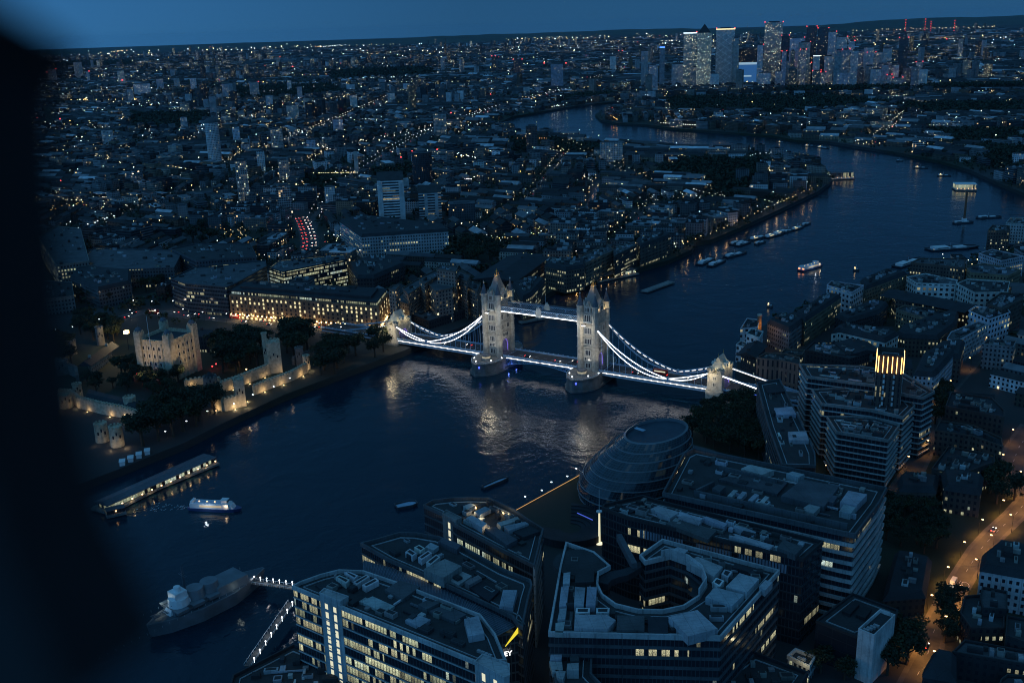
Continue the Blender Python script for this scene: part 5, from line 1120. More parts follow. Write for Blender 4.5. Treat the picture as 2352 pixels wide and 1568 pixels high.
# Docklands cluster
T = tower
T(1583, 201, 75, 28, 'pale green glass bank tower with a white lit sign band, leftmost of the tall cluster', (.4, .55, .55), .8, crown=MAT['crw'], lmk='the leftmost cluster tower', name='skyscraper', cat='skyscraper', aux=(0, 3), wx=.8)
T(1615, 203, 76, 31, 'stone coloured skyscraper with a steel pyramid roof', (.75, .68, .52), 1.2, top='pyramid', lmk='the pyramid roofed skyscraper', name='skyscraper', cat='skyscraper', wx=.6)
r, (cx, cy, w, dp, an, h) = T(1663, 198, 66, 39, 'pale diamond braced skyscraper with a gold lit crown, nearest the river', (.7, .72, .73), .03, crown=MAT['cry'], lmk='the diamond braced skyscraper', name='skyscraper', cat='skyscraper', aux=(0, 1), wx=.6, wy=.5)
m_ = MB().style((.8, .8, .8)); c1 = (cx, cy); v_ = Vector((CX-cx, CY-cy)).normalized(); sd = Vector((-v_.y, v_.x)); o_ = Vector((cx, cy))+v_*(dp/2+.5)
for k in range(9):
    z0, z1 = k*24.0+6, k*24.0+30
    if z1 > h: break
    for s_ in (-1, 1):
        m_.beam((*(o_+sd*s_*w/2), z0), (*o_, z1), 1.8); m_.beam((*o_, z0), (*(o_+sd*s_*w/2), z1), 1.8)
m_.build('diagonal_brace', MAT['bld'], r)
r, (cx, cy, w, dp, an, h) = T(1716, 196, 112, 42, 'dark skyscraper with a giant curved blue screen lit front', (.04, .05, .06), .3, lmk='the blue screened skyscraper', name='skyscraper', cat='skyscraper', aux=(0, 1))
v_ = Vector((CX-cx, CY-cy)).normalized(); sd = Vector((-v_.y, v_.x)); o_ = Vector((cx, cy))+v_*(dp/2+.6)
m_ = MB(); m_.face([(*(o_-sd*w*.46), h*.12), (*(o_+sd*w*.46), h*.12), (*(o_+sd*w*.46), h*.62), (*(o_-sd*w*.46), h*.62)]); m_.build('screen', glow('screen_blue', (.05, .2, .5), .42), r)
m_ = MB(); m_.face([(*(o_+v_*.3-sd*w*.46), h*.58), (*(o_+v_*.3+sd*w*.46), h*.58), (*(o_+v_*.3+sd*w*.46), h*.64), (*(o_+v_*.3-sd*w*.46), h*.64)]); m_.face([(*(o_+v_*.3-sd*w*.2), h*.26), (*(o_+v_*.3+sd*w*.2), h*.26), (*(o_+v_*.3+sd*w*.2), h*.3), (*(o_+v_*.3-sd*w*.2), h*.3)]); m_.build('screen_band', glow('screen_pale', (.5, .75, .9), .5), r)
T(1772, 192, 52, 38, 'tallest residential skyscraper of the cluster with red lamps on both corners', (.6, .55, .5), .8, lmk='the tallest residential skyscraper', name='skyscraper', cat='skyscraper', aux=(0, 1, 2, 3), wx=.6)
CWT = [(1687, 198, 88, 14, .1, 'thin dark tower squeezed right of the diamond braced skyscraper', 0), (1743, 198, 104, 12, .35, 'narrow dark tower right of the blue screened skyscraper', 1), (1799, 196, 83, 16, .12, 'slim dark tower right of the tallest residential skyscraper', 2),
 (1826, 196, 88, 30, .3, 'wide glittering residential tower with one red lamp in the cluster middle', 1), (1858, 192, 62, 21, .15, 'dark square tower topped by two red lamps', 2), (1884, 196, 66, 22, .12, 'dark tower with a slanted top and two red lamps', 2), (1843, 199, 98, 24, .4, 'finely gridded tower standing before the dark square one', 1), (1872, 200, 128, 14, .2, 'short green glass tower with a white neon top', 3),
 (1905, 196, 74, 16, .2, 'slim tower with cool lit edges right of the slanted top', 1), (1927, 199, 86, 22, .25, 'ribbed vertical tower with red lamps', 1), (1900, 199, 130, 18, .3, 'brown mid rise tower inside the cluster', 0), (1950, 199, 95, 12, .2, 'thin ribbed tower right of the ribbed vertical one', 1), (1965, 199, 118, 22, .3, 'squat lit tower right of the thin ribbed one', 0), (1990, 199, 110, 20, .25, 'grey residential tower right of the squat lit one', 0),
 (2015, 198, 120, 14, .25, 'small tower between two grey residential towers', 0), (2032, 199, 112, 18, .2, 'grey tower with two warm columns of windows', 0), (2068, 196, 88, 18, .2, 'isolated dark tower with red lamps right of the cluster', 2), (2050, 200, 150, 20, .3, 'low pale residential block below the isolated dark tower', 0), (1790, 201, 165, 20, .3, 'small glass block at the foot of the tallest residential skyscraper', 0), (1560, 200, 148, 34, .2, 'wide gridded office slab left of the pyramid roofed skyscraper', 0),
 (1520, 205, 108, 11, .15, 'thin tower with a blue lit cap far left of the cluster', 4), (1500, 212, 150, 20, .25, 'stubby twin block left of the thin blue capped tower', 0), (1480, 200, 118, 16, .1, 'hazy dark tower left of the blue capped tower', 0), (1602, 203, 155, 30, .4, 'broad lit office podium at the foot of the pyramid roofed skyscraper', 0), (1640, 203, 170, 20, .3, 'lit podium between the pyramid roof and the diamond bracing', 0), (1755, 203, 168, 26, .5, 'amber lit podium right of the blue screen', 0),
 (2098, 205, 155, 14, .25, 'grey point block right of the isolated dark tower', 0), (2118, 203, 160, 16, .2, 'round shouldered grey tower near four dark slabs', 0), (2012, 202, 160, 26, .35, 'broad warm lit block at the right foot of the cluster', 0), (1935, 203, 168, 26, .3, 'broad lit riverside block at the cluster foot', 0), (1425, 150, 118, 8, .2, 'distant slim tower with two red lamps', 2), (1408, 165, 130, 14, .1, 'dark hazy block behind the river bend', 0), (1280, 205, 148, 27, .15, 'dark framed tower with a bright stair column', 0), (1190, 175, 138, 20, .25, 'cluster of lit flats with red lamps far inland', 2), (1135, 168, 130, 8, .2, 'distant slim tower with red lamp left of the lit flats', 2)]
for (x, yb, yt, wp, lit, lab, typ) in CWT:
    lit = lit*.9; tn = jitter_tone((.55, .58, .62), .45) if typ != 2 else jitter_tone((.08, .08, .09), .2)
    T(x, yb, yt, wp, lab, tn, lit, crown={3: MAT['crw'], 4: MAT['crb']}.get(typ), aux={1: (0,), 2: (0, 1)}.get(typ), name='tower_block' if wp > 18 else 'slim_tower', wx=rnd.uniform(.4, .6))
cg_ = random.Random(77)
for k in range(36):
    x = cg_.uniform(1795, 2110); wp = cg_.uniform(9, 19)
    T(x, cg_.uniform(197, 204), cg_.uniform(112, 172) if x < 2000 else cg_.uniform(135, 182), wp, 'mid height tower crowding the right half of the tall cluster', jitter_tone((.3, .32, .35), .6), cg_.uniform(.08, .6), name='mid_rise_tower', wx=cg_.uniform(.4, .8), aux=(0, 2) if k % 2 == 0 else None)[0]['group'] = 'mid height towers of the cluster'
# nearer towers
T(496, 380, 283, 29, 'tall pale tower with a domed top standing alone left of centre', (.62, .63, .64), .12, kind='round', top='dome', lmk='the domed pale tower')
T(563, 470, 372, 26, 'slender dark apartment tower with many yellow windows', (.3, .3, .3), .9, lmk='the slender yellow windowed tower')
T(655, 420, 368, 24, 'upper part of a dark gridded apartment tower with lit windows', (.32, .32, .32), .7)
T(657, 500, 428, 32, 'pale scaffold gridded tower beside the red and white traffic', (.42, .42, .42), .3, lmk='the gridded pale tower', wx=.75, wy=.7)
T(639, 352, 297, 26, 'gridded tower with warm windows right of the domed pale tower', (.42, .4, .38), .6)
T(972, 430, 352, 46, 'dark glass curved tower under construction with a red lamp', (.035, .04, .05), .12, kind='round', aux=(4,), lmk='the dark glass curved tower')
r, (cx, cy, w, dp, an, h) = T(902, 508, 414, 58, 'tall white office tower with ladder like bands and a gabled roof', (.8, .81, .8), .5, top='gable', lmk='the white gabled tower', bay=60, sto=3.6, wx=.62, wy=.5, cat='office tower', name='office_tower')
for s_ in (-1, 1):
    m_ = MB().style(TONES['white'], 50, 3.6, .25, .04, .5, 3); q = (cx+s_*w*.42*math.cos(an), cy+s_*w*.42*math.sin(an)); m_.box(q[0], q[1], 4, w*.2, dp*1.1, h-6, an); m_.build('side_fin', MAT['bld'], r)
m_ = MB().style(TONES['pale']); m_.box(cx-math.cos(an)*w*.1, cy-math.sin(an)*w*.1, h-9, w*1.25, dp*.8, 7, an); m_.build('upper_wing', MAT['bld'], r)
T(990, 505, 443, 52, 'shorter white gabled office block right of the tall white office tower', (.46, .47, .47), .25, top='gable', bay=14, sto=3.6, wx=.7, wy=.5)
T(1062, 512, 468, 62, 'dark office box framed by white end walls', (.07, .08, .09), .08, dpx=40)
T(1404, 372, 328, 52, 'white gridded slab of flats with one yellow lit end', (.45, .45, .44), .35, dpx=20, lmk='the gridded white slab')
T(1012, 312, 262, 30, 'gridded residential slab above the park', (.36, .36, .35), .4, dpx=16)
T(1222, 350, 290, 26, 'dark slim tower in front of the river bend trees', (.09, .08, .08), .2, dpx=22)
T(820, 400, 348, 9, 'white church tower with stepped spire among dark trees', (.4, .4, .38), .0, wx=.0, top='pyramid', name='church_tower', cat='church', lmk='the white church tower')
T(423, 512, 472, 22, 'mottled pale tower block above the railway line', (.3, .3, .3), .02, dpx=18)
T(2023, 298, 280, 45, 'brightly lit cream hotel slab on the far south bank', (.3, .28, .22), 1.4, dpx=14, lmk='the lit cream slab')
T(2109, 350, 322, 26, 'white modern flats with stepped balconies on the river bend', (.55, .56, .55), .15, dpx=20, wy=.7, wx=.9, lmk='the white balcony flats')
T(2216, 372, 362, 22, 'small white cube building on the south river bank', (.6, .6, .6), .05, dpx=16, wx=.2)
for (x, yb, yt, wp, lit, lab) in [(123, 190, 160, 16, .3, 'hazy tower with a red lamp near the dark left edge'), (183, 180, 143, 16, .4, 'tower with a curved crown near the left edge'), (205, 192, 165, 6, .3, 'thin teal edged tower with red lamps'), (281, 196, 163, 14, .7, 'brightly lit white tower on the left skyline'), (329, 222, 193, 33, .35, 'broad lit slab block left of two thin slabs'), (398, 180, 160, 9, .1, 'plain pale slab behind two lit topped slabs'), (370, 210, 182, 14, .2, 'dark block with an amber topped edge'), (408, 207, 180, 12, .15, 'left one of two slabs with lit tops'), (446, 207, 180, 13, .15, 'right one of two slabs with lit tops'), (521, 229, 193, 15, .25, 'slab block with lit stair on the left skyline'), (586, 223, 190, 20, .2, 'dark framed tower with a red lamp on the left skyline'), (666, 210, 185, 9, .5, 'small bright white tower'), (620, 245, 220, 15, .3, 'small block of flats beside bright lamps'), (690, 231, 200, 11, .15, 'thin slab in the left middle distance'), (674, 275, 243, 26, .35, 'gridded flats above the slender towers'), (778, 308, 275, 22, .4, 'twin flats with lit windows left of the church tower'), (813, 250, 220, 16, .35, 'pale point block in the middle distance'), (900, 243, 214, 16, .3, 'pale slab block right of the pale point block'), (640, 156, 132, 9, .3, 'distant slim tower under a red lamp'), (302, 235, 205, 12, .3, 'small tower near the left with lit windows'), (1210, 218, 200, 14, .2, 'left one of a white pair of flats near the river bend'), (1236, 215, 200, 13, .2, 'right one of a white pair of flats near the river bend'), (2180, 40+32, 66, 7, .1, 'pale tower on the far ridge')]:
    T(x, yb, yt, wp, lab, jitter_tone((.6, .62, .64), .3), lit, aux=(0,) if 'red lamp' in lab else None, dpx=wp*.8)
for (x, yb, yt, wp, lit, lab) in [(545, 330, 292, 15, .3, 'slim pale tower between the domed tower and the gridded one'), (602, 395, 348, 17, .35, 'mid height tower right of the slender yellow windowed tower'), (716, 352, 322, 20, .3, 'stout lit block right of the gridded towers'), (250, 335, 300, 22, .4, 'small golden windowed slab in the left middle distance'), (425, 300, 270, 14, .2, 'pale slab left of the domed tower'), (760, 470, 430, 24, .2, 'white stair tower block left of the white gabled office'), (1100, 400, 372, 24, .3, 'lit block of flats right of the dark glass curved tower')]:
    T(x, yb, yt, wp, lab, jitter_tone((.55, .57, .6), .25), lit, dpx=wp*.8)
# far masts with red lamps
for x, yb, yt in ((2078, 62, 46), (2123, 62, 44), (2136, 62, 50), (2190, 62, 48)):
    P = G(x, 84, 5); mt = thing('radio_mast', 'thin distant radio mast strung with red lamps on the right ridge', 'mast', P, 0, 'masts on the far ridge'); h = height_at(P, yt)
    m_ = MB(); m_.cone(0, 0, 0, h, 4, 2, 4); m_.build('lattice', MAT['black'], mt)
    for k in range(5): m_ = MB(); s2 = 5; m_.box(0, 0, h*(.35+.15*k), s2, s2, s2); m_.build('lamp', MAT['red'], mt)
# ================================================================== THE OLD CASTLE
MAT['stonec'] = plain('castle_stone', (.46, .39, .28), .9, .3, .45, bump=.3)
CAS = thing('castle_keep', 'square floodlit medieval stone keep with four corner turrets and a flagpole', 'castle')
k0 = K('T', 965, 505, 9); k1 = K('T', 742, 480, 9); k2 = K('T', 1132, 432, 9)
ax_ = Vector((k1.x-k0.x, k1.y-k0.y)).normalized(); bx_ = Vector((k2.x-k0.x, k2.y-k0.y)); bx_ = (bx_-ax_*bx_.dot(ax_)).normalized()
LA, LB = 28.5, 30.0; o_ = Vector((k0.x, k0.y)); KZ = height_at(k0, (1100+262*.5527)/1.59184)-1.0
kc = [o_, o_+ax_*LA, o_+ax_*LA+bx_*LB, o_+bx_*LB]; kp = [(v.x, v.y) for v in kc]; foot(kp, 'the floodlit keep', 8)
m_ = MB(); m_.prism(kp, 4, KZ-2, top=True); kw = m_.build('walls', MAT['stonec'], CAS)
m_ = MB().style(TONES['slate']); m_.prism(inset(kp, 1.6), KZ-2, KZ-1.6); m_.build('roof', MAT['bldn'], CAS)
m_ = MB(); P_ = ccw(kp)
ring(m_, kp, 1.2, KZ-2, KZ-.9)
for i in range(4):
    a, b = Vector(P_[i]), Vector(P_[(i+1) % 4]); n = 14
    for k in range(n):
        c_ = a+(b-a)*((k+.5)/n); d = b-a; m_.box(c_.x, c_.y, KZ-.9, 1.35, 1.1, 1.3, math.atan2(d.y, d.x))
m_.build('battlements', MAT['stonec'], CAS)
for i in range(4):
    a, b = Vector(P_[i]), Vector(P_[(i+1) % 4]); e_ = b-a; d = e_.normalized(); nn = Vector((d.y, -d.x))
    if nn.dot(Vector((CX, CY))-a) <= 0: continue
    for k in range(6):       # flat buttresses
        c_ = a+e_*((k+.5)/6); bm = MB(); bm.box(c_.x+nn.x*.1, c_.y+nn.y*.1, 4, 1.4, 1.0, KZ-7, math.atan2(d.y, d.x)); bm.build('buttress', MAT['stonec'], kw)
    for fl, z in enumerate((KZ-20, KZ-14, KZ-8)):
        for k in range(5):
            c_ = a+e_*((k+1)/6.0); wm_ = MB(); panel(wm_, (c_.x, c_.y, z), (d.x, d.y, 0), (nn.x, nn.y, 0), [(x*1.25, y_*1.1) for x, y_ in arch_pts(1.9, 3)], .1); sur = wm_.build('window', MAT['stone_l'], kw)
            wm_ = MB(); panel(wm_, (c_.x, c_.y, z+.25), (d.x, d.y, 0), (nn.x, nn.y, 0), arch_pts(1.5, 2.7), .16); wm_.build('window_light', MAT['glassd'], kw)
tops = []
for i, v in enumerate(kc):
    c_ = Vector(centroid(kp)); w_ = v+(c_-v).normalized()*1.6; hT = KZ+5.2
    m_ = MB()
    if i == 2: m_.cone(w_.x, w_.y, 4, hT, 3.7, 3.5, 16)
    else: m_.box(w_.x, w_.y, 4, 5.6, 5.6, hT-4, math.atan2(ax_.y, ax_.x))
    for k in range(8):
        a = k*math.pi/4; m_.box(w_.x+2.7*math.cos(a), w_.y+2.7*math.sin(a), hT, 1.1, 1.1, 1.1, a)
    tu = m_.build('turret', MAT['stonec'], CAS)
    m_ = MB(); [m_.cone(w_.x, w_.y, hT+.6+k*.8, hT+.6+(k+1)*.8, 2.6*math.sqrt(1-(k/4)**2), 2.6*math.sqrt(max(.001, 1-((k+1)/4)**2)), 12) for k in range(4)]; m_.cone(w_.x, w_.y, hT+3.6, hT+7, .15, .05, 5); m_.build('cupola', MAT['slate'], tu); tops.append(w_)
fp = K('T', 812, 285, KZ); m_ = MB(); m_.cone(fp.x, fp.y, KZ-2, height_at(fp, (1100+100*.5527)/1.59184), .22, .1, 6); m_.build('flagpole', MAT['white'], CAS)
cc_ = Vector(centroid(kp)); vv_ = (Vector((CX, CY))-cc_).normalized()
for v, aim, pw in ((kc[1]-bx_*26-ax_*12, kc[0]*.5+kc[1]*.5, 15000), (kc[0]-ax_*18-bx_*6, kc[0]*.5+kc[3]*.5, 17000), (kc[0]-bx_*24, kc[0]*.6+kc[1]*.4, 3500)):
    lamp('SPOT', 'flood', (v.x, v.y, 15), pw, (1, .70, .38), None, .8, aim=(aim.x, aim.y, KZ-9), spot=80, blend=.9)
# very bright floodlight on a mast left of the keep
FP = K('T', 668, 300, 8); fh = height_at(FP, (1100+215*.5527)/1.59184)
fl_ = thing('floodlight_mast', 'dazzling warm floodlight on a post left of the castle keep', 'lamp', FP); m_ = MB(); m_.cone(0, 0, -3, fh-8, .3, .2, 6); m_.build('pole', MAT['black'], fl_)
m_ = MB(); m_.box(0, 0, fh-8, 3.2, 3.2, 2.4); m_.build('lamp_head', glow('dazzling_lamp', (1, .62, .2), 9), fl_); lamp('POINT', 'lamp_light', (0, 0, fh-4), 26000, (1, .75, .4), fl_, .6)
# curtain walls: (crop points, height above ground, thickness, lit)
def cwall(pts, h, label, lit=0, th=2.4, z0=4.5, tone='stonec', col=(1, .7, .36), side=1, crop='T'):
    P = KP(crop, pts, z0+1); root = thing('castle_wall', label, 'wall'); 
    for i in range(len(P)-1):
        a, b = P[i], P[i+1]; m_ = MB(); m_.beam((a.x, a.y, z0+h/2), (b.x, b.y, z0+h/2), th, h); w_ = m_.build('wall_run', MAT[tone], root)
        L_ = (b-a).length; n = max(1, int(L_/2.6)); m_ = MB(); d = (b-a).normalized()
        for k in range(n):
            c_ = a+(b-a)*((k+.5)/n); m_.box(c_.x, c_.y, z0+h, 1.5, th, 1.1, math.atan2(d.y, d.x))
        m_.build('battlements', MAT[tone], w_)
        if lit:
            n2 = max(1, int(L_/13)); nrm = Vector((d.y, -d.x, 0)) 
            if nrm.dot(Vector((CX, CY, 0))-a) < 0: nrm = -nrm
            for k in range(n2):
                c_ = a+(b-a)*((k+.5)/n2)+nrm*3.2; lamp('POINT', 'wall_lamp', (c_.x, c_.y, z0+1.5), lit, col, None, .4)
                m_ = MB(); m_.box(c_.x, c_.y, z0+.3, .5, .5, .4); m_.build('ground_light', MAT['warm'], root)
    return root
cwall([(215, 650), (300, 655), (345, 700), (500, 740), (640, 765), (745, 800)], 8, 'floodlit outer castle wall at the lower left with round bastion', 300)
cwall([(745, 800), (860, 745), (1010, 690)], 9, 'warmly lit castle wall climbing right behind the riverside trees', 400)
cwall([(1250, 700), (1300, 725), (1420, 690), (1430, 640)], 9, 'golden gatehouse wall above the wharf', 800)
cwall([(1285, 600), (1400, 560), (1600, 480)], 8, 'long pale inner castle wall running up to the tall tower', 240)
cwall([(1500, 615), (1600, 575), (1750, 520), (1850, 465)], 7, 'outer castle wall with pools of warm light beside the wharf', 600)
cwall([(1040, 560), (1130, 545), (1280, 545)], 5, 'short lit garden wall below the keep', 240)
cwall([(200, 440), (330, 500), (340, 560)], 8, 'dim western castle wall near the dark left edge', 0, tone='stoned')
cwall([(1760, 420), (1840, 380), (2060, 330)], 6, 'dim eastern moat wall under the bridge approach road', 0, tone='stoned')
def ctower(x, y, w, h, label, kind='sq', lit=0, tone='stonec', cap=None, crop='T', z=5):
    P = K(crop, x, y, z); w *= .85; root = thing('castle_tower', label, 'tower', P); m_ = MB(); foot(rect(P.x, P.y, w, w), None, 2)
    if kind == 'sq': m_.box(0, 0, -1, w, w, h+1, .5)
    else: m_.cone(0, 0, -1, h, w*.56, w*.52, 14)
    m_.build('shaft', MAT[tone], root); m_ = MB(); n = 10
    for k in range(n): a = 2*math.pi*k/n; m_.box(w*.47*math.cos(a), w*.47*math.sin(a), h, 1.2, 1.2, 1.2, a)
    m_.build('battlements', MAT[tone], root)
    for k in range(3):
        a = math.atan2(CY-P.y, CX-P.x)+(k-1)*.5; rr_ = w*.56+.05; m_ = MB(); m_.box(rr_*math.cos(a), rr_*math.sin(a), h*.5+(k % 2)*2, .3, .9, 2, a); m_.build('window', MAT['glassd'], root)
    if cap: m_ = MB().style(TONES['slate']); m_.cone(0, 0, h, h+w*.45, w*.45, .1, 12); m_.build('roof', MAT['bldn'], root)
    if lit: 
        v = (Vector((CX, CY, 0))-Vector((P.x, P.y, 0))).normalized(); s_ = Vector((-v.y, v.x, 0))
        for q in (-1, 1): c_ = P+v*(w*.5+3.5)+s_*q*w*.6; lamp('POINT', 'tower_lamp', (c_.x, c_.y, z+2), lit, (1, .72, .4), None, .4)
    return root
ctower(1640, 465, 12, 24, 'tall pale corner tower at the end of the inner wall, with one side turret', 'sq', 420)
ctower(1590, 470, 4, 30, 'slim stair turret attached to the tall pale corner tower', 'sq', 0)
ctower(1415, 690, 8, 19, 'squat gate tower bathed in golden light above the wharf', 'sq', 700)
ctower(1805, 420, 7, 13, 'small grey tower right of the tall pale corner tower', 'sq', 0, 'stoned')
ctower(1850, 450, 6, 10, 'small warm lit tower at the wall end under dark trees', 'round', 500)
ctower(500, 930, 9, 12, 'twin drum gatehouse tower, left one', 'round', 120, z=4.5)
ctower(600, 960, 9, 13, 'twin drum gatehouse tower, right one with yellow green light on its foot', 'round', 300, z=4.5)
ctower(690, 750, 9, 12, 'round bastion tower at the corner of the lower castle wall', 'round', 300)
ctower(340, 640, 7, 10, 'dim drum tower at the far left of the lower wall', 'round', 200)
ctower(260, 700, 10, 9, 'broad round bastion glowing faintly beside the dark left edge', 'round', 420)
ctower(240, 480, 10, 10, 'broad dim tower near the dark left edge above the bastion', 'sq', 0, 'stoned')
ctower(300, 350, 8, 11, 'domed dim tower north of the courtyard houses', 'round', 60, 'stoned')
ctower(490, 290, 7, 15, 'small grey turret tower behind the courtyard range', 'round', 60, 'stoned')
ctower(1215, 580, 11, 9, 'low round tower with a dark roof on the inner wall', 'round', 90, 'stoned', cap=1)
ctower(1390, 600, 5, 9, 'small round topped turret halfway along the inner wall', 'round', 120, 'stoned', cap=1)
B('castle_range', 'dim stone range of castle houses left of the keep', 'building', KP('T', [(395, 390), (540, 300), (560, 330), (420, 430)], 12), 12, 'stone', .05, 3, 3.2, .3, .4, kind='pitch', seed=401, roof='slate', rh=4, lmk='the castle houses')
B('castle_barracks', 'dark barracks with white framed windows right of the keep', 'building', KP('T', [(1130, 235), (1150, 205), (1270, 215), (1265, 240)], 18), 18, 'dark', .3, 2.4, 3.4, .45, .6, kind='pitch', seed=402, roof='slate', rh=4)
B('castle_house', 'row of half timbered houses with lit chimneys inside the lower castle wall', 'building', KP('T', [(380, 640), (400, 600), (640, 660), (740, 690), (730, 720)], 12), 12, 'brickd', .15, 3, 3, .4, .4, kind='mansard', seed=403, roof='slate', rh=3)
B('castle_house', 'pair of white windowed houses near the bastion corner', 'building', KP('T', [(760, 710), (780, 670), (870, 650), (880, 680)], 12), 12, 'brickd', .2, 3, 3, .5, .5, kind='pitch', seed=404, roof='slate', rh=3)
for x, y, c in ((1225, 445, (1, .05, .03)), (1250, 430, (1, .1, .05)), (820, 540, (1, .03, .03)), (722, 495, (1, .04, .03)), (1450, 465, (1, .6, .3)), (1380, 440, (1, .6, .3))):
    P = K('T', x, y, 6); q = thing('garden_light', ('red glowing lamp on the castle lawn' if c[1] < .2 else 'warm lamp post on the castle lawn')+(' right of the keep' if x > 1000 else ' at the foot of the keep'), 'lamp', P, 0, 'lamps on the castle lawns'); m_ = MB(); m_.cone(0, 0, -1, 1.4, .12, .1, 6); m_.build('post', MAT['black'], q); m_ = MB(); m_.box(0, 0, 1.4, .8, .8, .6); m_.build('lamp_head', MAT['red'] if c[1] < .2 else MAT['warm'], q); lamp('POINT', 'lamp_light', (0, 0, 3), 120, c, q, .3)
CASTLE_ZONE = [G(x, y, 5) for x, y in ((60, 700), (330, 745), (560, 760), (890, 795), (870, 830), (640, 915), (420, 1020), (220, 1100), (-60, 1160), (-100, 800))]; foot([(p.x, p.y) for p in CASTLE_ZONE], None, 0)
foot([tuple(G(x, y, 5)[:2]) for x, y in ((480, 690), (880, 735), (905, 800), (480, 765))], None, 0)
# ================================================================== TREES
def crown_mesh(seed, n=420, r=1.0, col=None, leaf=.16, squash=.8):
    g = random.Random(seed); m_ = MB(); blobs = [(g.uniform(-.65, .65)*r, g.uniform(-.65, .65)*r, g.uniform(-.2, .75)*r, g.uniform(.2, .5)*r) for _ in range(16)]
    for k in range(n):
        bx0, by0, bz0, br = blobs[k % len(blobs)]; a = g.uniform(0, 2*math.pi); z = g.uniform(-.7, 1); rr_ = br*(g.uniform(.45, 1.12)); q = math.sqrt(max(0, 1-z*z))
        c_ = Vector((bx0+rr_*q*math.cos(a), by0+rr_*q*math.sin(a), (bz0+rr_*z)*squash)); n1 = Vector((g.gauss(0, 1), g.gauss(0, 1), g.gauss(0, 1)+.6)).normalized(); t1 = n1.orthogonal().normalized(); t2 = n1.cross(t1); s_ = leaf*g.uniform(.6, 1.4)
        m_.face([c_+t1*s_, c_+t2*s_*.8, c_-t1*s_, c_-t2*s_*.8])
    return m_
def leafmat(name, c):
    m, t, p = newmat(name); oi = N(t, 'ShaderNodeObjectInfo'); tc = N(t, 'ShaderNodeTexCoord'); ns = N(t, 'ShaderNodeTexNoise'); ns.inputs['Scale'].default_value = 2.5; t.links.new(tc.outputs['Object'], ns.inputs['Vector'])
    cr = N(t, 'ShaderNodeValToRGB'); cr.color_ramp.elements[0].position = .3; cr.color_ramp.elements[1].position = .7; cr.color_ramp.elements[0].color = (*[k*.55 for k in c], 1); cr.color_ramp.elements[1].color = (*[k*1.5 for k in c], 1); t.links.new(ns.outputs[0], cr.inputs[0]); t.links.new(cr.outputs[0], p.inputs['Base Color']); p.inputs['Roughness'].default_value = .8
    return m
MAT['leaf'] = leafmat('dark_foliage', (.018, .03, .012)); MAT['leaf2'] = leafmat('olive_foliage', (.028, .036, .012)); MAT['bark'] = plain('bark', (.06, .045, .03), .9)
protos = []
for k in range(4):
    root = bpy.data.objects.new('broadleaf_tree', None); C.objects.link(root)
    tm = MB(); tm.cone(0, 0, 0, .62, .055, .035, 7)
    for j in range(4): a = j*1.7+k; tm.beam((0, 0, .45), (.3*math.cos(a), .3*math.sin(a), .8), .03)
    tm.build('trunk', MAT['bark'], root); cr_ = crown_mesh(50+k, 1500, .5, leaf=.04, squash=.8); o = cr_.build('crown', MAT['leaf'] if k % 2 else MAT['leaf2'], root); o.location = (0, 0, .72); protos.append([root, False])
TREES = []
def tree(P, h, label, group, k=None):
    k = rnd.randrange(4) if k is None else k; r, used = protos[k]
    if not used: protos[k][1] = True; o = r
    else: o = dup(r)
    o.location = (P[0], P[1], P[2] if len(P) > 2 else 5); o.rotation_euler = (0, 0, rnd.uniform(0, 6.28)); s_ = h*rnd.uniform(.85, 1.15); o.scale = (s_*rnd.uniform(.9, 1.25), s_*rnd.uniform(.9, 1.25), s_)
    tag(o, label, 'tree', group); TREES.append(o); return o
def grove(crop, poly, n, h, label, group, z=5, mind=7):
    P = [(v.x, v.y) for v in (KP(crop, poly, z) if crop else [G(x, y, z) for x, y in poly])]; xs = [p[0] for p in P]; ys = [p[1] for p in P]; done = []; t = 0
    while len(done) < n and t < n*60:
        t += 1; x, y = rnd.uniform(min(xs), max(xs)), rnd.uniform(min(ys), max(ys))
        if not inpoly(x, y, P) or any((x-a)**2+(y-b)**2 < mind**2 for a, b in done): continue
        done.append((x, y)); tree((x, y, z), h, label, group)
    foot(P, None, 0)
grove('D', [(20, 700), (160, 600), (330, 560), (420, 620), (480, 760), (540, 940), (420, 960), (60, 880), (-40, 800)], 40, 12, 'dark leafy tree in the park between the glass hall and the black apartments', 'trees of the riverside park', mind=8)
grove('T', [(740, 900), (830, 860), (1010, 740), (1220, 690), (1290, 740), (1200, 800), (1050, 860), (900, 930), (760, 970)], 16, 17, 'lush dark tree on the wharf in front of the castle wall', 'trees on the castle wharf', mind=9)
grove('T', [(1220, 400), (1260, 320), (1560, 320), (1560, 440), (1300, 500)], 16, 17, 'dark tree on the castle green right of the keep', 'trees on the castle green', mind=9)
grove('T', [(1700, 330), (1740, 230), (1850, 240), (1870, 330), (1760, 390)], 8, 18, 'tall dark tree behind the tall pale corner tower', 'trees behind the corner tower', mind=9)
grove('T', [(1890, 460), (1920, 380), (2200, 330), (2340, 300), (2400, 340), (2200, 430), (1950, 520)], 14, 15, 'tree beside the moat near the north end of the bridge', 'trees by the bridge approach', mind=9)
grove('T', [(600, 470), (640, 430), (720, 440), (740, 500), (900, 530), (1010, 540), (1000, 590), (840, 590), (640, 520)], 12, 11, 'small dark tree at the foot of the keep', 'trees at the foot of the keep', mind=8)
grove('T', [(300, 130), (600, 190), (640, 270), (560, 290), (330, 230)], 16, 12, 'dark tree on the slope behind the castle houses', 'trees on the slope behind the castle', mind=9)
grove('T', [(760, 560), (1000, 600), (980, 660), (780, 640)], 7, 9, 'small tree inside the lower castle wall', 'trees inside the lower castle wall', mind=8)
grove('T', [(130, 280), (260, 300), (300, 420), (200, 440)], 8, 12, 'dim tree at the far left of the castle', 'trees at the far left of the castle', mind=9)
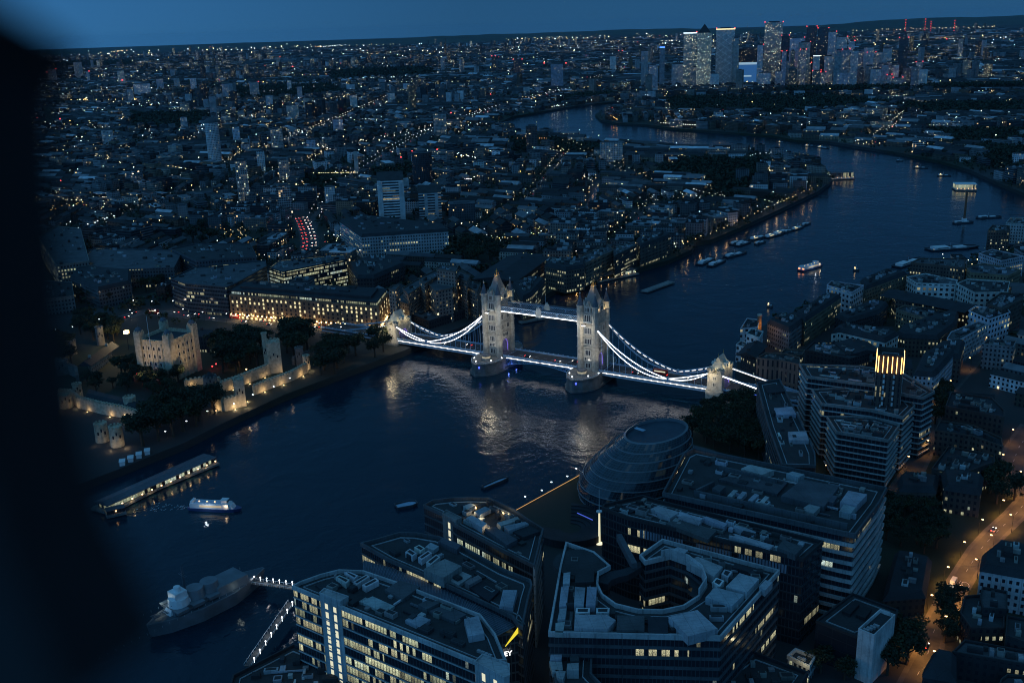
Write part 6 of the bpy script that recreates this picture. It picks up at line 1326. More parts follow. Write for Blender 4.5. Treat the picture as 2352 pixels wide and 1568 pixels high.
grove('T', [(370, 560), (520, 520), (700, 560), (700, 620), (500, 600), (400, 620)], 7, 9, 'small tree between the castle houses', 'trees between the castle houses', mind=9)
grove('C', [(1440, 300), (1560, 290), (1800, 330), (1820, 440), (1780, 560), (1700, 600), (1500, 560), (1430, 560)], 20, 9, 'dark tree in the churchyard beside the orange street', 'trees of the churchyard', mind=8)
grove('C', [(2060, 160), (2180, 80), (2280, 130), (2300, 230), (2160, 280), (2060, 260)], 6, 12, 'large round plane tree by the road junction', 'plane trees by the junction', mind=9)
grove('C', [(1380, 1240), (1450, 1150), (1580, 1180), (1600, 1330), (1480, 1400), (1380, 1360)], 6, 12, 'big dark tree with warm lights under it, right of the theatre', 'trees beside the theatre', mind=8)
grove('C', [(1800, 1130), (1820, 950), (1880, 940), (1890, 1120), (1840, 1200)], 4, 10, 'tall narrow tree at the kerb of the orange street', 'kerb trees of the orange street', mind=6)
grove('C', [(900, 1330), (1000, 1290), (1250, 1330), (1300, 1430), (1000, 1440)], 7, 9, 'low tree in the dim yard below the theatre', 'trees below the theatre', mind=7)
grove('D', [(1720, 560), (1760, 480), (1800, 520), (1740, 700), (1690, 760)], 6, 12, 'street tree between the stepped apartments and the dark brick flats', 'trees of the side street', mind=7)
grove('F', [(870, 600), (900, 540), (1040, 530), (1130, 620), (1060, 700), (960, 680)], 14, 15, 'dark tree of the small dockside park behind the north tower', 'trees of the dockside park', mind=9)
grove('L', [(930, 780), (960, 720), (1120, 730), (1110, 840), (960, 850)], 12, 13, 'dark tree on the hill beside the memorial garden', 'trees of the memorial garden', mind=9)
grove('L', [(480, 900), (520, 850), (800, 860), (840, 900), (700, 940)], 12, 12, 'dark garden tree above the castle', 'trees above the castle', mind=9)
grove('L', [(1230, 520), (1260, 450), (1380, 440), (1420, 520), (1300, 560)], 8, 15, 'tall dark tree near the mottled tower block', 'trees near the mottled tower', mind=12)
# ================================================================== STREETS, QUAYS AND LAMPS
def strip(name, pts, w, z, mat, parent=None):
    m_ = MB()
    P = [Vector((p[0], p[1])) for p in pts]; L_, R_ = [], []
    for i in range(len(P)):
        a, b = P[max(0, i-1)], P[min(len(P)-1, i+1)]; d = (b-a).normalized(); n = Vector((-d.y, d.x)); L_.append(P[i]+n*w/2); R_.append(P[i]-n*w/2)
    for i in range(len(P)-1): m_.face([(*R_[i], z), (*R_[i+1], z), (*L_[i+1], z), (*L_[i], z)])
    return m_.build(name, mat, parent)
def road(pts, w, crop='C', kerb=True, lanes=True):
    P = [(p.x, p.y) for p in (KP(crop, pts, 5) if crop else [G(x, y, 5) for x, y in pts])]
    if kerb: struct(strip('pavement', P, w+4, 5.004, MAT['pave']))
    struct(strip('road', P, w, 5.008 if kerb else 5.004, MAT['asph']))
    if lanes:
        for a, b in zip(P, P[1:]):
            a, b = Vector(a), Vector(b); n = int((b-a).length/9); m_ = MB(); d = (b-a).normalized()
            for k in range(n): c_ = a+d*(k*9+3); m_.box(c_.x, c_.y, 5.012, 3, .16, .004, math.atan2(d.y, d.x))
            if n: struct(m_.build('lane_marking', MAT['white']))
    for i in range(len(P)-1):
        a, b = Vector(P[i]), Vector(P[i+1]); n = Vector((-(b-a).y, (b-a).x)).normalized()*(w/2+.5); foot([tuple(a+n), tuple(b+n), tuple(b-n), tuple(a-n)], None, 0)
    return P
def lamp_proto(h=9, mat='warm'):
    r = bpy.data.objects.new('street_lamp', None); C.objects.link(r)
    m_ = MB(); m_.cone(0, 0, 0, h, .12, .07, 6); m_.beam((0, 0, h), (1.3, 0, h+.2), .1); m_.build('pole', MAT['black'], r)
    m_ = MB(); m_.box(1.3, 0, h+.02, .9, .5, .3); m_.build('lamp_head', MAT[mat], r); return r
LP = {'warm': lamp_proto(9, 'warm'), 'coolw': lamp_proto(9, 'coolw'), 'white': lamp_proto(5, 'coolw'), 'big': lamp_proto(12, 'warm')}
LPU = set()
def slamp(P, kind, label, group, rz=0, pw=0, col=(1, .62, .28), sc_=1):
    o = LP[kind] if kind not in LPU else dup(LP[kind]); LPU.add(kind); o.location = (P[0], P[1], P[2] if len(P) > 2 else 5); o.rotation_euler = (0, 0, rz); o.scale = (sc_,)*3; tag(o, label, 'street lamp', group)
    if pw: q_ = (P[0]+1.3*math.cos(rz), P[1]+1.3*math.sin(rz), 5+8*sc_); lamp('SPOT', 'lamp_light', q_, pw*1.3, col, None, .35, aim=(q_[0]+2.5*math.cos(rz), q_[1]+2.5*math.sin(rz), 5), spot=135, blend=.7) if pw > 1200 else lamp('POINT', 'lamp_light', q_, pw, col, None, .35)
    return o
def lampline(crop, pts, n, kind, label, group, z=5, pw=0, every=2, col=(1, .62, .28), sc_=1, off=0):
    P = KP(crop, pts, z) if crop else [G(x, y, z) for x, y in pts]; tot = sum((b-a).length for a, b in zip(P, P[1:])); 
    for k in range(n):
        s_ = tot*(k+.5)/n; i = 0
        while i < len(P)-2 and s_ > (P[i+1]-P[i]).length: s_ -= (P[i+1]-P[i]).length; i += 1
        d = (P[i+1]-P[i]).normalized(); q = P[i]+d*s_; nrm = Vector((-d.y, d.x, 0)); sd = 1 if k % 2 else -1
        if off: q = q+nrm*off*sd
        slamp((q.x, q.y, z), kind, label, group, math.atan2(-nrm.y*sd, -nrm.x*sd), pw if k % every == 0 else 0, col, sc_)
ts = [(1560, 1560), (1640, 1400), (1712, 1260), (1745, 1120), (1800, 1000), (1880, 850), (1965, 710), (2060, 560), (2160, 450), (2290, 330), (2400, 200)]
tP = road(ts, 7)
lampline('C', ts[1:], 14, 'warm', 'orange glowing street lamp along the street at the lower right', 'street lamps of the orange street', pw=5500, every=1, col=(1, .42, .09), off=5.5)
t2 = [(2220, 1100), (2250, 960), (2352, 820)]
road([(2240, 1180), (2260, 1000), (2310, 860), (2420, 700)], 11, 'D')
lampline('D', [(2240, 1180), (2260, 1000), (2310, 860), (2400, 720)], 5, 'warm', 'orange street lamp of the wide road at the right edge', 'lamps of the right edge road', pw=1500, every=1, col=(1, .42, .09), off=6)
road([(1400, 1240), (1560, 1020), (1640, 860), (1690, 640), (1780, 470), (1960, 260), (2060, 130)], 8, 'D', lanes=False)
lampline('D', [(1400, 1240), (1560, 1020), (1640, 860), (1690, 640), (1780, 470), (1900, 330), (1990, 200), (2080, 110)], 11, 'warm', 'amber street lamp in the lane behind the stepped apartments', 'lamps of the lane behind the apartments', pw=1300, every=1, col=(1, .45, .11), off=4)
lampline('D', [(490, 760), (560, 940), (860, 1010), (960, 1080)], 6, 'warm', 'warm lamp at the foot of the long black apartment block', 'lamps by the long black apartments', pw=420, every=2, off=2, sc_=.6)
# circle marks and bus markings on the street
for x, y in ((1965, 790), (1890, 870)):
    P = K('C', x, y, 5); m_ = MB()
    for k in range(14):
        a, b = k*2*math.pi/14, (k+1)*2*math.pi/14; m_.face([(P.x+2.6*math.cos(a), P.y+1.6*math.sin(a), 5.014), (P.x+2.6*math.cos(b), P.y+1.6*math.sin(b), 5.014), (P.x+2.3*math.cos(b), P.y+1.35*math.sin(b), 5.014), (P.x+2.3*math.cos(a), P.y+1.35*math.sin(a), 5.014)])
    struct(m_.build('road_marking', MAT['white']))
# castle hill road and the approach road
hr = [(250, 738), (330, 716), (420, 722), (560, 736), (700, 752), (880, 775)]
road(hr, 15, None)
lampline(None, [(285, 712), (420, 713), (560, 726), (700, 742), (880, 762)], 14, 'coolw', 'white street lamp on the far kerb of the road above the castle', 'far kerb lamps of the castle road', pw=420, every=2, col=(1, .8, .6), sc_=1)
lampline(None, [(270, 735), (420, 733), (560, 748), (700, 762), (870, 785)], 11, 'coolw', 'white street lamp on the near kerb of the road above the castle', 'near kerb lamps of the castle road', pw=420, every=2, col=(1, .8, .6))
lampline('T', [(150, 270), (290, 240), (390, 210), (500, 180), (610, 150)], 5, 'coolw', 'pinkish white lamp on the dark hillside left of the keep', 'hillside lamps left of the keep', pw=200, every=2)
lampline('T', [(880, 950), (1000, 860), (1200, 780), (1460, 690), (1600, 620), (1810, 530)], 7, 'white', 'small white lamp on the castle wharf', 'lamps of the castle wharf', pw=60, every=2)
lampline('F', [(1480, 770), (1700, 745)], 6, 'warm', 'orange lamp on the river walk right of the north tower', 'lamps of the near river walk', pw=200, every=2, col=(1, .55, .2), sc_=.7)
lampline(None, [(1575, 575), (1600, 562), (1650, 545), (1710, 514), (1800, 474), (1880, 438)], 26, 'warm', 'warm lamp on the long river walk of the far bank', 'lamps of the long river walk', sc_=.9, pw=520, every=2)
lampline(None, [(1195, 1168), (1341, 1086)], 5, 'white', 'white globe lamp on the promenade by the glass hall', 'promenade lamps by the glass hall', pw=60, every=1, sc_=.9)
pr = thing('railing', 'amber lit railing running along the promenade towards the glass hall', 'railing'); a, b = G(1183, 1172, 6), G(1345, 1083, 6)
m_ = MB(); m_.beam(a, b, .12, .3); m_.build('handrail', glow('amber_rail', (1, .5, .15), .7), pr); m_ = MB(); n = 60
for k in range(n): q = lerp(a, b, k/n); m_.beam((q[0], q[1], 5), (q[0], q[1], 6), .07)
m_.build('baluster', MAT['black'], pr)
for pts, w, kind in (([(1480, 500), (1420, 560), (1600, 640)], 5, 0),):
    pass
road([(1342, 490), (1358, 455), (1376, 415)], 7, None, False, False)      # the canal side lane
lampline(None, [(1336, 492), (1352, 455), (1372, 412)], 9, 'warm', 'orange lamp along the straight canal lane beyond the bridge', 'lamps of the canal lane', sc_=1.1, pw=500, every=3, col=(1, .5, .2))
struct(strip('canal', [(p.x, p.y) for p in (G(1345, 496, 5), G(1375, 432, 5))], 9, 5.02, bpy.data.materials['river_water']))
traf = [(1990, 350), (2010, 390), (2035, 450), (2050, 520), (2040, 580)]
road(traf, 22, 'L', False, False)
road([(350, 470), (800, 390), (520, 500), (200, 560)][:2], 12, 'L', False, False)
lampline('L', [(460, 510), (600, 455), (770, 395)], 10, 'coolw', 'pinkish white lamp of the elevated railway junction', 'railway lamps at the left', sc_=1.3, pw=260, every=3)
rv = thing('railway_viaduct', 'long dark railway viaduct running diagonally up the left side', 'viaduct'); vp = KP('L', [(620, 520), (800, 450), (960, 370), (1150, 300), (1300, 235)], 9)
m_ = MB().style(TONES['brickd']); m_.path(vp, 12, 6); m_.build('deck', MAT['bldn'], rv); m_ = MB().style(TONES['conc']); m_.path([p+Vector((0, 0, 3.6)) for p in vp], 1.2, 1); m_.build('parapet', MAT['bldn'], rv)
# ================================================================== VEHICLES
def car_proto(nm, body, L_=4.4, W_=1.8, h=1.45, kind='car'):
    r = bpy.data.objects.new(nm, None); C.objects.link(r)
    m_ = MB()
    if kind == 'car':
        pr_ = [(-L_/2, .35), (-L_/2, .85), (-L_*.28, .95), (L_*.2, .92), (L_/2, .7), (L_/2, .35)]
    elif kind == 'van': pr_ = [(-L_/2, .4), (-L_/2, h), (L_*.28, h), (L_*.4, 1.1), (L_/2, 1.0), (L_/2, .4)]
    else: pr_ = [(-L_/2, .4), (-L_/2, h), (L_/2, h), (L_/2, .4)]
    for s_ in (-1, 1):
        f = [(x, s_*W_/2, z) for x, z in pr_]; m_.face(f if s_ < 0 else f[::-1])
    for i in range(len(pr_)):
        a, b = pr_[i], pr_[(i+1) % len(pr_)]; m_.face([(a[0], -W_/2, a[1]), (a[0], W_/2, a[1]), (b[0], W_/2, b[1]), (b[0], -W_/2, b[1])])
    m_.build('body', body, r)
    if kind == 'car':
        m_ = MB(); m_.taper(rect(-.25, 0, 2.6, 1.62), .92, rect(-.35, 0, 1.6, 1.3), h); m_.build('cabin', MAT['glassd'], r)
    else:
        m_ = MB(); [m_.box(0, s_*(W_/2+.01), h*.6, L_*.8, .04, h*.22) for s_ in (-1, 1)]; m_.build('side_window', MAT['glassd'] if kind == 'van' else glow('bus_interior', (1, .85, .6), .7), r)
    for x in (-L_*.32, L_*.32):
        for s_ in (-1, 1):
            m_ = MB(); n = 10; y0, y1 = s_*W_/2-.12, s_*W_/2+.06
            for k in range(n):
                a, b = 2*math.pi*k/n, 2*math.pi*(k+1)/n; q = lambda t_, y: (x+.34*math.cos(t_), y, .34+.34*math.sin(t_)); m_.face([q(a, y0), q(b, y0), q(b, y1), q(a, y1)]); m_.face([q(a, y1), q(b, y1), (x, y1, .34)])
            m_.build('wheel', MAT['black'], r)
    for s_ in (-1, 1):
        m_ = MB(); m_.box(L_/2+.02, s_*W_*.36, .58, .08, .42, .3); m_.build('headlight', glow('headlight_glow', (1, .93, .8), 14) if 'headlight_glow' not in bpy.data.materials else bpy.data.materials['headlight_glow'], r)
        m_ = MB(); m_.box(-L_/2-.02, s_*W_*.36, .65, .08, .42, .3); m_.build('taillight', glow('taillight_glow', (1, .03, .02), 10) if 'taillight_glow' not in bpy.data.materials else bpy.data.materials['taillight_glow'], r)
    return r
CARP = {'dark': [car_proto('car', plain('dark_car_paint', (.03, .03, .035), .3, .05)), 0], 'pale': [car_proto('car', plain('pale_car_paint', (.5, .5, .5), .3, .05)), 0],
        'van': [car_proto('delivery_van', plain('white_van_paint', (.7, .7, .68), .4, .05), 6, 2.1, 2.7, 'van'), 0], 'bus': [car_proto('bus', plain('red_bus_paint', (.4, .03, .02), .4, .05), 10.5, 2.5, 4.2, 'bus'), 0]}
def veh(kind, P, ang, label, cat='car', group=None):
    q = CARP[kind]; o = q[0] if not q[1] else dup(q[0]); q[1] = 1; o.location = P; o.rotation_euler = (0, 0, ang); tag(o, label, cat, group); return o
def along(pts, f):
    tot = sum((Vector(b)-Vector(a)).length for a, b in zip(pts, pts[1:])); s_ = f*tot
    for a, b in zip(pts, pts[1:]):
        l_ = (Vector(b)-Vector(a)).length
        if s_ <= l_: d = (Vector(b)-Vector(a)).normalized(); return Vector(a)+d*s_, d
        s_ -= l_
    return Vector(b), d
P = K('C', 1882, 790, 5.01); q, d = along([Vector(p) for p in tP], .5); a_ = math.atan2(d.y, d.x)
veh('van', P, a_+math.pi, 'white box van with glowing tail standing in the orange lit street', 'van'); lamp('POINT', 'van_lamp', P+Vector((-4, 3, 5)), 700, (1, .6, .3), None, .3)
veh('pale', K('C', 2150, 432, 5.01), a_, 'pale car driving at the upper end of the orange lit street')
veh('dark', K('C', 1700, 1200, 5.01), a_, 'dark car at the lower end of the orange lit street')
hP = [G(x, y, 5.01) for x, y in hr]
for k in range(16):
    q, d = along(hP, .05+.9*k/16+rnd.uniform(-.02, .02)); fl = k % 2; n = Vector((-d.y, d.x, 0))*(3.4 if fl else -3.4); a_ = math.atan2(d.y, d.x)+(math.pi if fl else 0)
    if k in (2, 7): veh('bus', q+n, a_, 'red double deck bus on the castle road, '+('nearer the left end' if k == 2 else 'below the glass wing'), 'bus')
    else: veh(rnd.choice(['dark', 'pale']), q+n, a_, 'car driving '+('left' if fl else 'right')+' on the castle road', 'car', 'cars on the castle road going '+('left' if fl else 'right'))
tr = KP('L', traf, 5.01)
for k in range(44):
    q, d = along(tr, (k//4+.5)/11+rnd.uniform(-.02, .02)); ln = (-7.5, -3, 3, 7.5)[k % 4]; n = Vector((-d.y, d.x, 0))*ln; up2 = ln > 0; a_ = math.atan2(d.y, d.x)+(0 if up2 else math.pi)
    veh(rnd.choice(['dark', 'pale']), q+n, a_, 'car in the jam of red and white lights, '+('headlights' if up2 else 'tail lights')+' facing the viewer', 'car', 'traffic jam cars showing '+('headlights' if up2 else 'tail lights'))
c20, s20 = math.cos(R(-20)), math.sin(R(-20))
def onbr(x, y, z=9.62): return Vector((741.2+x*c20-y*s20, 106.8+x*s20+y*c20, z))
for k, (x, y, kd, lb) in enumerate(((-2.5, 14, 'dark', 'dark car with red lights crossing the middle span nearer the north tower'), (-2.5, -12, 'pale', 'pale car crossing the middle span nearer the south tower'), (2.5, -24, 'dark', 'dark car just north of the south tower'), (2.5, 70, 'dark', 'dark car on the northern side span'), (-2.5, 92, 'pale', 'pale car on the northern side span near the low point of the chains'), (-2.5, -75, 'dark', 'dark car on the southern side span'), (2.5, -115, 'pale', 'pale car near the southern abutment'), (-2.5, -160, 'pale', 'white van like car on the road south of the bridge'))):
    veh(kd, onbr(x, y), R(70)+(math.pi if x < 0 else 0)+0, lb)
veh('bus', onbr(2.6, -92), R(70), 'red double deck bus on the southern side span of the bridge', 'bus')
lamp('POINT', 'approach_lamp', onbr(-12, -166, 9), 900, (.1, .12, 1), None, .4)
# ================================================================== BOATS AND PIERS
def hullpoly(L_, W_, blunt=.15): return [(-L_/2, -W_*.42), (L_*.22, -W_/2), (L_*.4, -W_*.36), (L_/2, -W_*blunt*.5), (L_/2, W_*blunt*.5), (L_*.4, W_*.36), (L_*.22, W_/2), (-L_/2, W_*.42)]
def sc_poly(p, s_): return [(x*s_, y*s_) for x, y in p]
def ferry(P, ang, L_, label, glowing=True):
    r = thing('ferry', label, 'boat', P, ang); W_ = L_*.24; h = hullpoly(L_, W_)
    m_ = MB(); m_.taper(sc_poly(h, .93), -.5, h, 1.7); m_.build('hull', plain('navy_hull', (.03, .06, .16), .4, .1) if 'navy_hull' not in bpy.data.materials else bpy.data.materials['navy_hull'], r)
    m_ = MB(); m_.prism(rect(-L_*.08, 0, L_*.74, W_*.8), 1.7, 4.3); m_.taper(rect(L_*.32, 0, L_*.1, W_*.6), 1.7, rect(L_*.3, 0, L_*.06, W_*.5), 3.9); m_.build('cabin', MAT['white'], r)
    for s_ in (-1, 1):
        m_ = MB(); m_.box(-L_*.05, s_*(W_*.4+.02), 2.5, L_*.42, .06, 1.2); m_.build('side_window', glow('cabin_window_glow', (1, .75, .45), .35) if 'cabin_window_glow' not in bpy.data.materials else bpy.data.materials['cabin_window_glow'], r)
        m_ = MB(); m_.box(-L_*.45, s_*W_*.25, 2.0, .1, W_*.26, 1.3); m_.build('stern_window', glow('stern_glow', (1, .35, .15), 2.2) if 'stern_glow' not in bpy.data.materials else bpy.data.materials['stern_glow'], r)
    m_ = MB(); m_.prism(rect(-L_*.1, 0, L_*.56, W_*.55), 4.3, 4.5); m_.build('roof_deck', MAT['steelb'], r)
    m_ = MB(); m_.prism(rect(L_*.2, 0, L_*.1, W_*.5), 4.3, 6.2); m_.prism(rect(L_*.19, 0, L_*.13, W_*.56), 6.2, 6.4); wh = m_.build('wheelhouse', MAT['white'], r)
    m_ = MB(); m_.box(L_*.252, 0, 4.9, .06, W_*.46, .9); m_.build('windscreen', MAT['glassd'], wh)
    m_ = MB(); m_.prism(rect(-L_*.42, 0, L_*.05, W_*.6), 4.3, 5.4); m_.path([(-L_*.4, -W_*.3, 5.4), (-L_*.4, 0, 6.6), (-L_*.4, W_*.3, 5.4)], .2); m_.build('arch', MAT['white'], r)
    for k in range(4): m_ = MB(); m_.box(-L_*.3+k*L_*.15, 0, 4.6, .35, .35, .3); m_.build('deck_lamp', MAT['warm'], r)
    lamp('POINT', 'deck_light', (-L_*.1, -W_*.9, 5), 500, (.8, .9, 1), r, .4); lamp('POINT', 'bow_light', (L_*.25, -W_*.5, 3.8), 160, (1, .7, .4), r, .3)
    return r
a, b = K('T', 1075, 1370, 0), K('T', 1420, 1385, 0); ferry((a+b)/2, math.atan2(b.y-a.y, b.x-a.x), (b-a).length, 'white and blue river catamaran turning below the long floating pier')
wk = MB(); an = math.atan2(b.y-a.y, b.x-a.x)
for k in range(60):
    f = rnd.random(); q = a-(b-a).normalized()*(2+f*13)+Vector((rnd.uniform(-1, 1)*(1.5+f*5), rnd.uniform(-1, 1)*(1.5+f*5)+f*f*11, 0)); wk.face([(q.x+rnd.uniform(.3, .9)*math.cos(j*1.25), q.y+rnd.uniform(.2, .5)*math.sin(j*1.25), .03) for j in range(5)])
o = wk.build('wake_foam', plain('foam', (.35, .38, .4), .8, .3)); o['kind'] = 'stuff'
a, b = K('E', 870, 710, 0), K('E', 1015, 668, 0); ferry((a+b)/2, math.atan2(b.y-a.y, b.x-a.x), (b-a).length, 'white catamaran with two orange stern windows sailing away down the river')
def barge(c, x0, y0, x1, y1, label, wide=.2, cabin=True, lit=False, name='barge', cat='barge', col=(.06, .07, .08)):
    a, b = K(c, x0, y0, 0), K(c, x1, y1, 0); L_ = (b-a).length; r = thing(name, label, cat, (a+b)/2, math.atan2(b.y-a.y, b.x-a.x)); W_ = max(2.5, L_*wide); h = hullpoly(L_, W_, .5)
    m_ = MB(); m_.taper(sc_poly(h, .92), -.4, h, 1.3, False); ring(m_, h, .4, 1.2, 1.7); m_.build('hull', plain('hull_paint', col, .5, .2) if 'hull_paint' not in bpy.data.materials else bpy.data.materials['hull_paint'], r)
    m_ = MB(); m_.prism(inset(h, .5), .6, .8); m_.build('deck', MAT['steelb'] if not cabin else MAT['slate'], r)
    if cabin:
        m_ = MB(); m_.prism(rect(-L_*.25, 0, L_*.3, W_*.6), .8, 3.2); m_.prism(rect(L_*.15, 0, L_*.2, W_*.5), .8, 2.2); cbn = m_.build('cabin', MAT['white'], r); m_ = MB(); [m_.box(-L_*.25, s_*(W_*.3+.03), 1.8, L_*.22, .05, .8) for s_ in (-1, 1)]; m_.build('cabin_window', MAT['glassd'] if not lit else MAT['winlit'], cbn)
        m_ = MB(); m_.cone(-L_*.05, 0, .8, 7, .12, .05, 5); m_.build('mast', MAT['white'], r)
    if lit: m_ = MB(); m_.box(-L_*.25, 0, 3.3, .7, .7, .5); m_.build('deck_lamp', MAT['warm'], r)
    return r
barge('B', 660, 160, 825, 90, 'dark open lighter moored in mid river in front of the bridge glitter', .22, False)
barge('B', 85, 285, 225, 255, 'small dark square mooring pontoon in front of the office gables', .6, False, name='pontoon', cat='pontoon')
mb_ = [(200, 670, 300, 620, 'left one of three moored tugs on the inner row', 0), (270, 680, 370, 635, 'middle one of three moored tugs', 0), (375, 620, 510, 585, 'pale decked barge at the right end of the tug group', 0), (410, 535, 520, 510, 'black sailing barge at the near end of the long mooring', 0), (450, 545, 540, 515, 'low barge outside the black sailing barge', 0), (575, 535, 640, 515, 'white launch moored at the long line', 0), (540, 505, 650, 475, 'rusty barge second along the long mooring', 1), (640, 490, 760, 455, 'long flat barge in the middle of the long mooring', 1), (700, 470, 790, 435, 'cluttered houseboat on the long mooring', 1), (770, 455, 820, 440, 'small launch beside the cluttered houseboat', 0), (820, 440, 890, 415, 'pale cabin boat towards the far end of the mooring', 1), (885, 410, 938, 392, 'last boat of the mooring with a dark funnel', 0),
       (1715, 570, 2040, 545, 'large dark moored lighter raft close to the right bank', 0), (1505, 685, 1680, 625, 'slim pale edged barge lying off the curved quayside block', 0), (1222, 706, 1262, 704, 'tiny lit buoy boat right of the sailing catamaran', 1), (650, 945, 692, 948, 'tiny lit round pontoon above the white terraced block', 1), (2040, 360, 2200, 350, 'broad empty dredging barge near the right bank', 0), (1885, 395, 2015, 385, 'crane barge lying off the right bank', 0), (1510, 1065-600, 0, 0, '', 0)]
for (x0, y0, x1, y1, lb, lt) in mb_[:-1]: barge('E', x0, y0, x1, y1, lb, .24 if x1-x0 < 200 else .3, True, bool(lt), name='moored_boat', cat='boat')
for (x0, y0, x1, y1, lb, lt) in ((895, 968, 975, 968, 'long pale boat high up the river with a lamp, left of a pair', 1), (985, 975, 1058, 985, 'dark boat high up the river, right of a pair', 1), (1505, 1068, 1555, 1068, 'small white boat far up the river', 0), (1620, 1112, 1718, 1115, 'wide white vessel moored far up the river', 1), (1775, 1165, 1870, 1165, 'pale river boat just above the floating restaurant', 1), (725, 945, 765, 947, 'tiny orange lit boat near the far bank', 1)): barge('c', x0, y0, x1, y1, lb, .25, True, bool(lt), name='river_boat', cat='boat')
# crane barge mast and floating pier restaurant
P = K('E', 1955, 385, 0); q = thing('crane', 'tall rust brown mast crane standing on the moored barge near the right bank', 'crane', P+Vector((0, 0, .8))); m_ = MB(); m_.cone(0, 0, 0, 38, 1.5, 1.2, 8); m_.build('mast', plain('rust', (.2, .08, .04), .7), q); m_ = MB(); m_.box(0, 0, 0, 6, 5, 4); m_.build('cab', MAT['white'], q)
def pier(c, pts, z, w, h, label, lit, name='pier', tone='lead', roof='slate', n=0, pw=0, col=(1, .8, .5)):
    P = KP(c, pts, 1); r = thing(name, label, 'pier'); 
    m_ = MB().style(TONES['conc']); m_.path([p+Vector((0, 0, .3)) for p in P], w*1.35, 1.3); m_.build('pontoon', MAT['bldn'], r)
    if h:
        a, b = P[0], P[-1]; L_ = (b-a).length; an = math.atan2(b.y-a.y, b.x-a.x); c_ = (a+b)/2
        m_ = MB().style(TONES[tone], 2, h, lit, .9, .8, 3); m_.prism(rect(c_.x, c_.y, L_*.94, w*.8, an), 1.9, 1.9+h, top=False); m_.build('pavilion', MAT['bldn'], r)
        m_ = MB(); m_.prism(rect(c_.x, c_.y, L_*.97, w*1.05, an), 1.9+h, 2.3+h, bottom=True); m_.gable(c_.x, c_.y, 2.3+h, L_*.95, w*.9, .9, an, 0); m_.build('roof', MAT[roof], r)
        for k in range(n):
            q_ = lerp(a, b, (k+.5)/n); v = Vector((math.sin(an), -math.cos(an), 0)); 
            if v.dot(Vector((CX, CY, 0))-a) < 0: v = -v
            pt = Vector(q_)+v*w*.62; m_ = MB(); m_.box(pt.x, pt.y, 3.6, .6, .6, .5); m_.build('deck_lamp', MAT['warm'], r)
            if pw and k % 2 == 0: lamp('POINT', 'pier_light', (pt.x, pt.y, 3.9), pw, col, None, .3)
    return r
pier('T', [(480, 1395), (830, 1220), (1225, 1060)], 0, 11, 3.2, 'long floating pier with blue grey roof and warm lit deck, lower left', 1.3, n=12, pw=420, roof='slate', col=(1, .7, .38))
pier('T', [(520, 1420), (650, 1390)], 0, 5, 2.4, 'short moored tourist boat pontoon under the long floating pier', .3, n=1)
pier('F', [(1740, 770), (2010, 715)], 0, 17, 3.6, 'white floating police pier with lit windows and a small upper cabin', .9, n=6, pw=160, tone='white', roof='slate')
pier('F', [(2090, 845), (2270, 780)], 0, 6, 0, 'dark mooring jetty to the right of the floating police pier', 0)
pier('c', [(1060, 1180), (1215, 1175)], 0, 22, 9, 'pumping station pier building with white columns and lamps on stilts', .5, n=6, pw=500, tone='white', col=(1, .85, .6))
pier('c', [(1885, 1250), (2030, 1250)], 0, 22, 7, 'floating restaurant pier crowded with white boats near the right bank', .7, n=6, pw=200, tone='white', roof='white')
pier('F', [(1270, 1110-60), (1420, 1020)], 0, 4, 0, 'dark jetty seen through the bridge between the towers', 0)
def gangway(c, p0, p1, z0, z1, n, label, w=3.2):
    a, b = K(c, *p0, z0), K(c, *p1, z1); r = thing('gangway', label, 'gangway'); d = (b-a); s_ = Vector((-d.y, d.x, 0)).normalized()*w/2
    m_ = MB(); m_.beam(a, b, w, .4); m_.build('deck', MAT['pave'], r)
    for q in (-1, 1):
        m_ = MB(); m_.beam(a+s_*q+Vector((0, 0, 1.2)), b+s_*q+Vector((0, 0, 1.2)), .12); k2 = int(d.length/2.2)
        for k in range(k2+1): t_ = Vector(lerp(a, b, k/k2))+s_*q; m_.beam(t_, t_+Vector((0, 0, 1.2)), .1)
        m_.build('side_rail', MAT['white'], r)
    for k in range(n):
        t_ = Vector(lerp(a, b, (k+.5)/n))+s_; m_ = MB(); m_.beam(t_, t_+Vector((0, 0, 1.9)), .08); m_.box(t_.x, t_.y, t_.z+1.9, .4, .4, .4); m_.build('lamp', MAT['coolw'], r)
        if k % 2 == 0: lamp('POINT', 'gangway_light', t_-s_+Vector((0, 0, 2.2)), 90, (.9, .95, 1), None, .2)
gangway('A', (745, 770), (1040, 812), 5, 6, 7, 'short level gangway with seven white lamps from the warship to the bank')
gangway('A', (1025, 905), (735, 1330), 7, 4, 8, 'long sloping gangway strung with white lamps running to the bottom edge')
# the warship
wb = K('A', 800, 765, 1.5); wa = K('A', 160, 1085, 1.5); dws = (wa-wb).normalized(); LS = (wa-wb).length+6; print('ship', LS); WS = thing('warship', 'pale grey museum warship with gun turrets and white lit bridge at the lower left', 'ship', (wb.x, wb.y, 0), math.atan2(dws.y, dws.x))
def sx_(x, y, z): return (K('A', x, y, z)-wb).dot(dws)
Wd = 17.0; hp = [(-4, -.8), (8, -Wd*.34), (LS*.3, -Wd/2), (LS*.6, -Wd/2), (LS*.85, -Wd*.3), (LS, -.4), (LS, .4), (LS*.85, Wd*.3), (LS*.6, Wd/2), (LS*.3, Wd/2), (8, Wd*.34), (-4, .8)]
MAT['navy'] = plain('warship_grey', (.16, .18, .2), .6, .25, .15); MAT['navyd'] = plain('warship_dark', (.07, .09, .11), .6, .25, .15)
m_ = MB(); m_.taper(inset(hp, 1.2), -1, ccw(hp), 6.5, False); m_.prism(hp, 6.5, 6.9); m_.build('hull', MAT['navy'], WS)
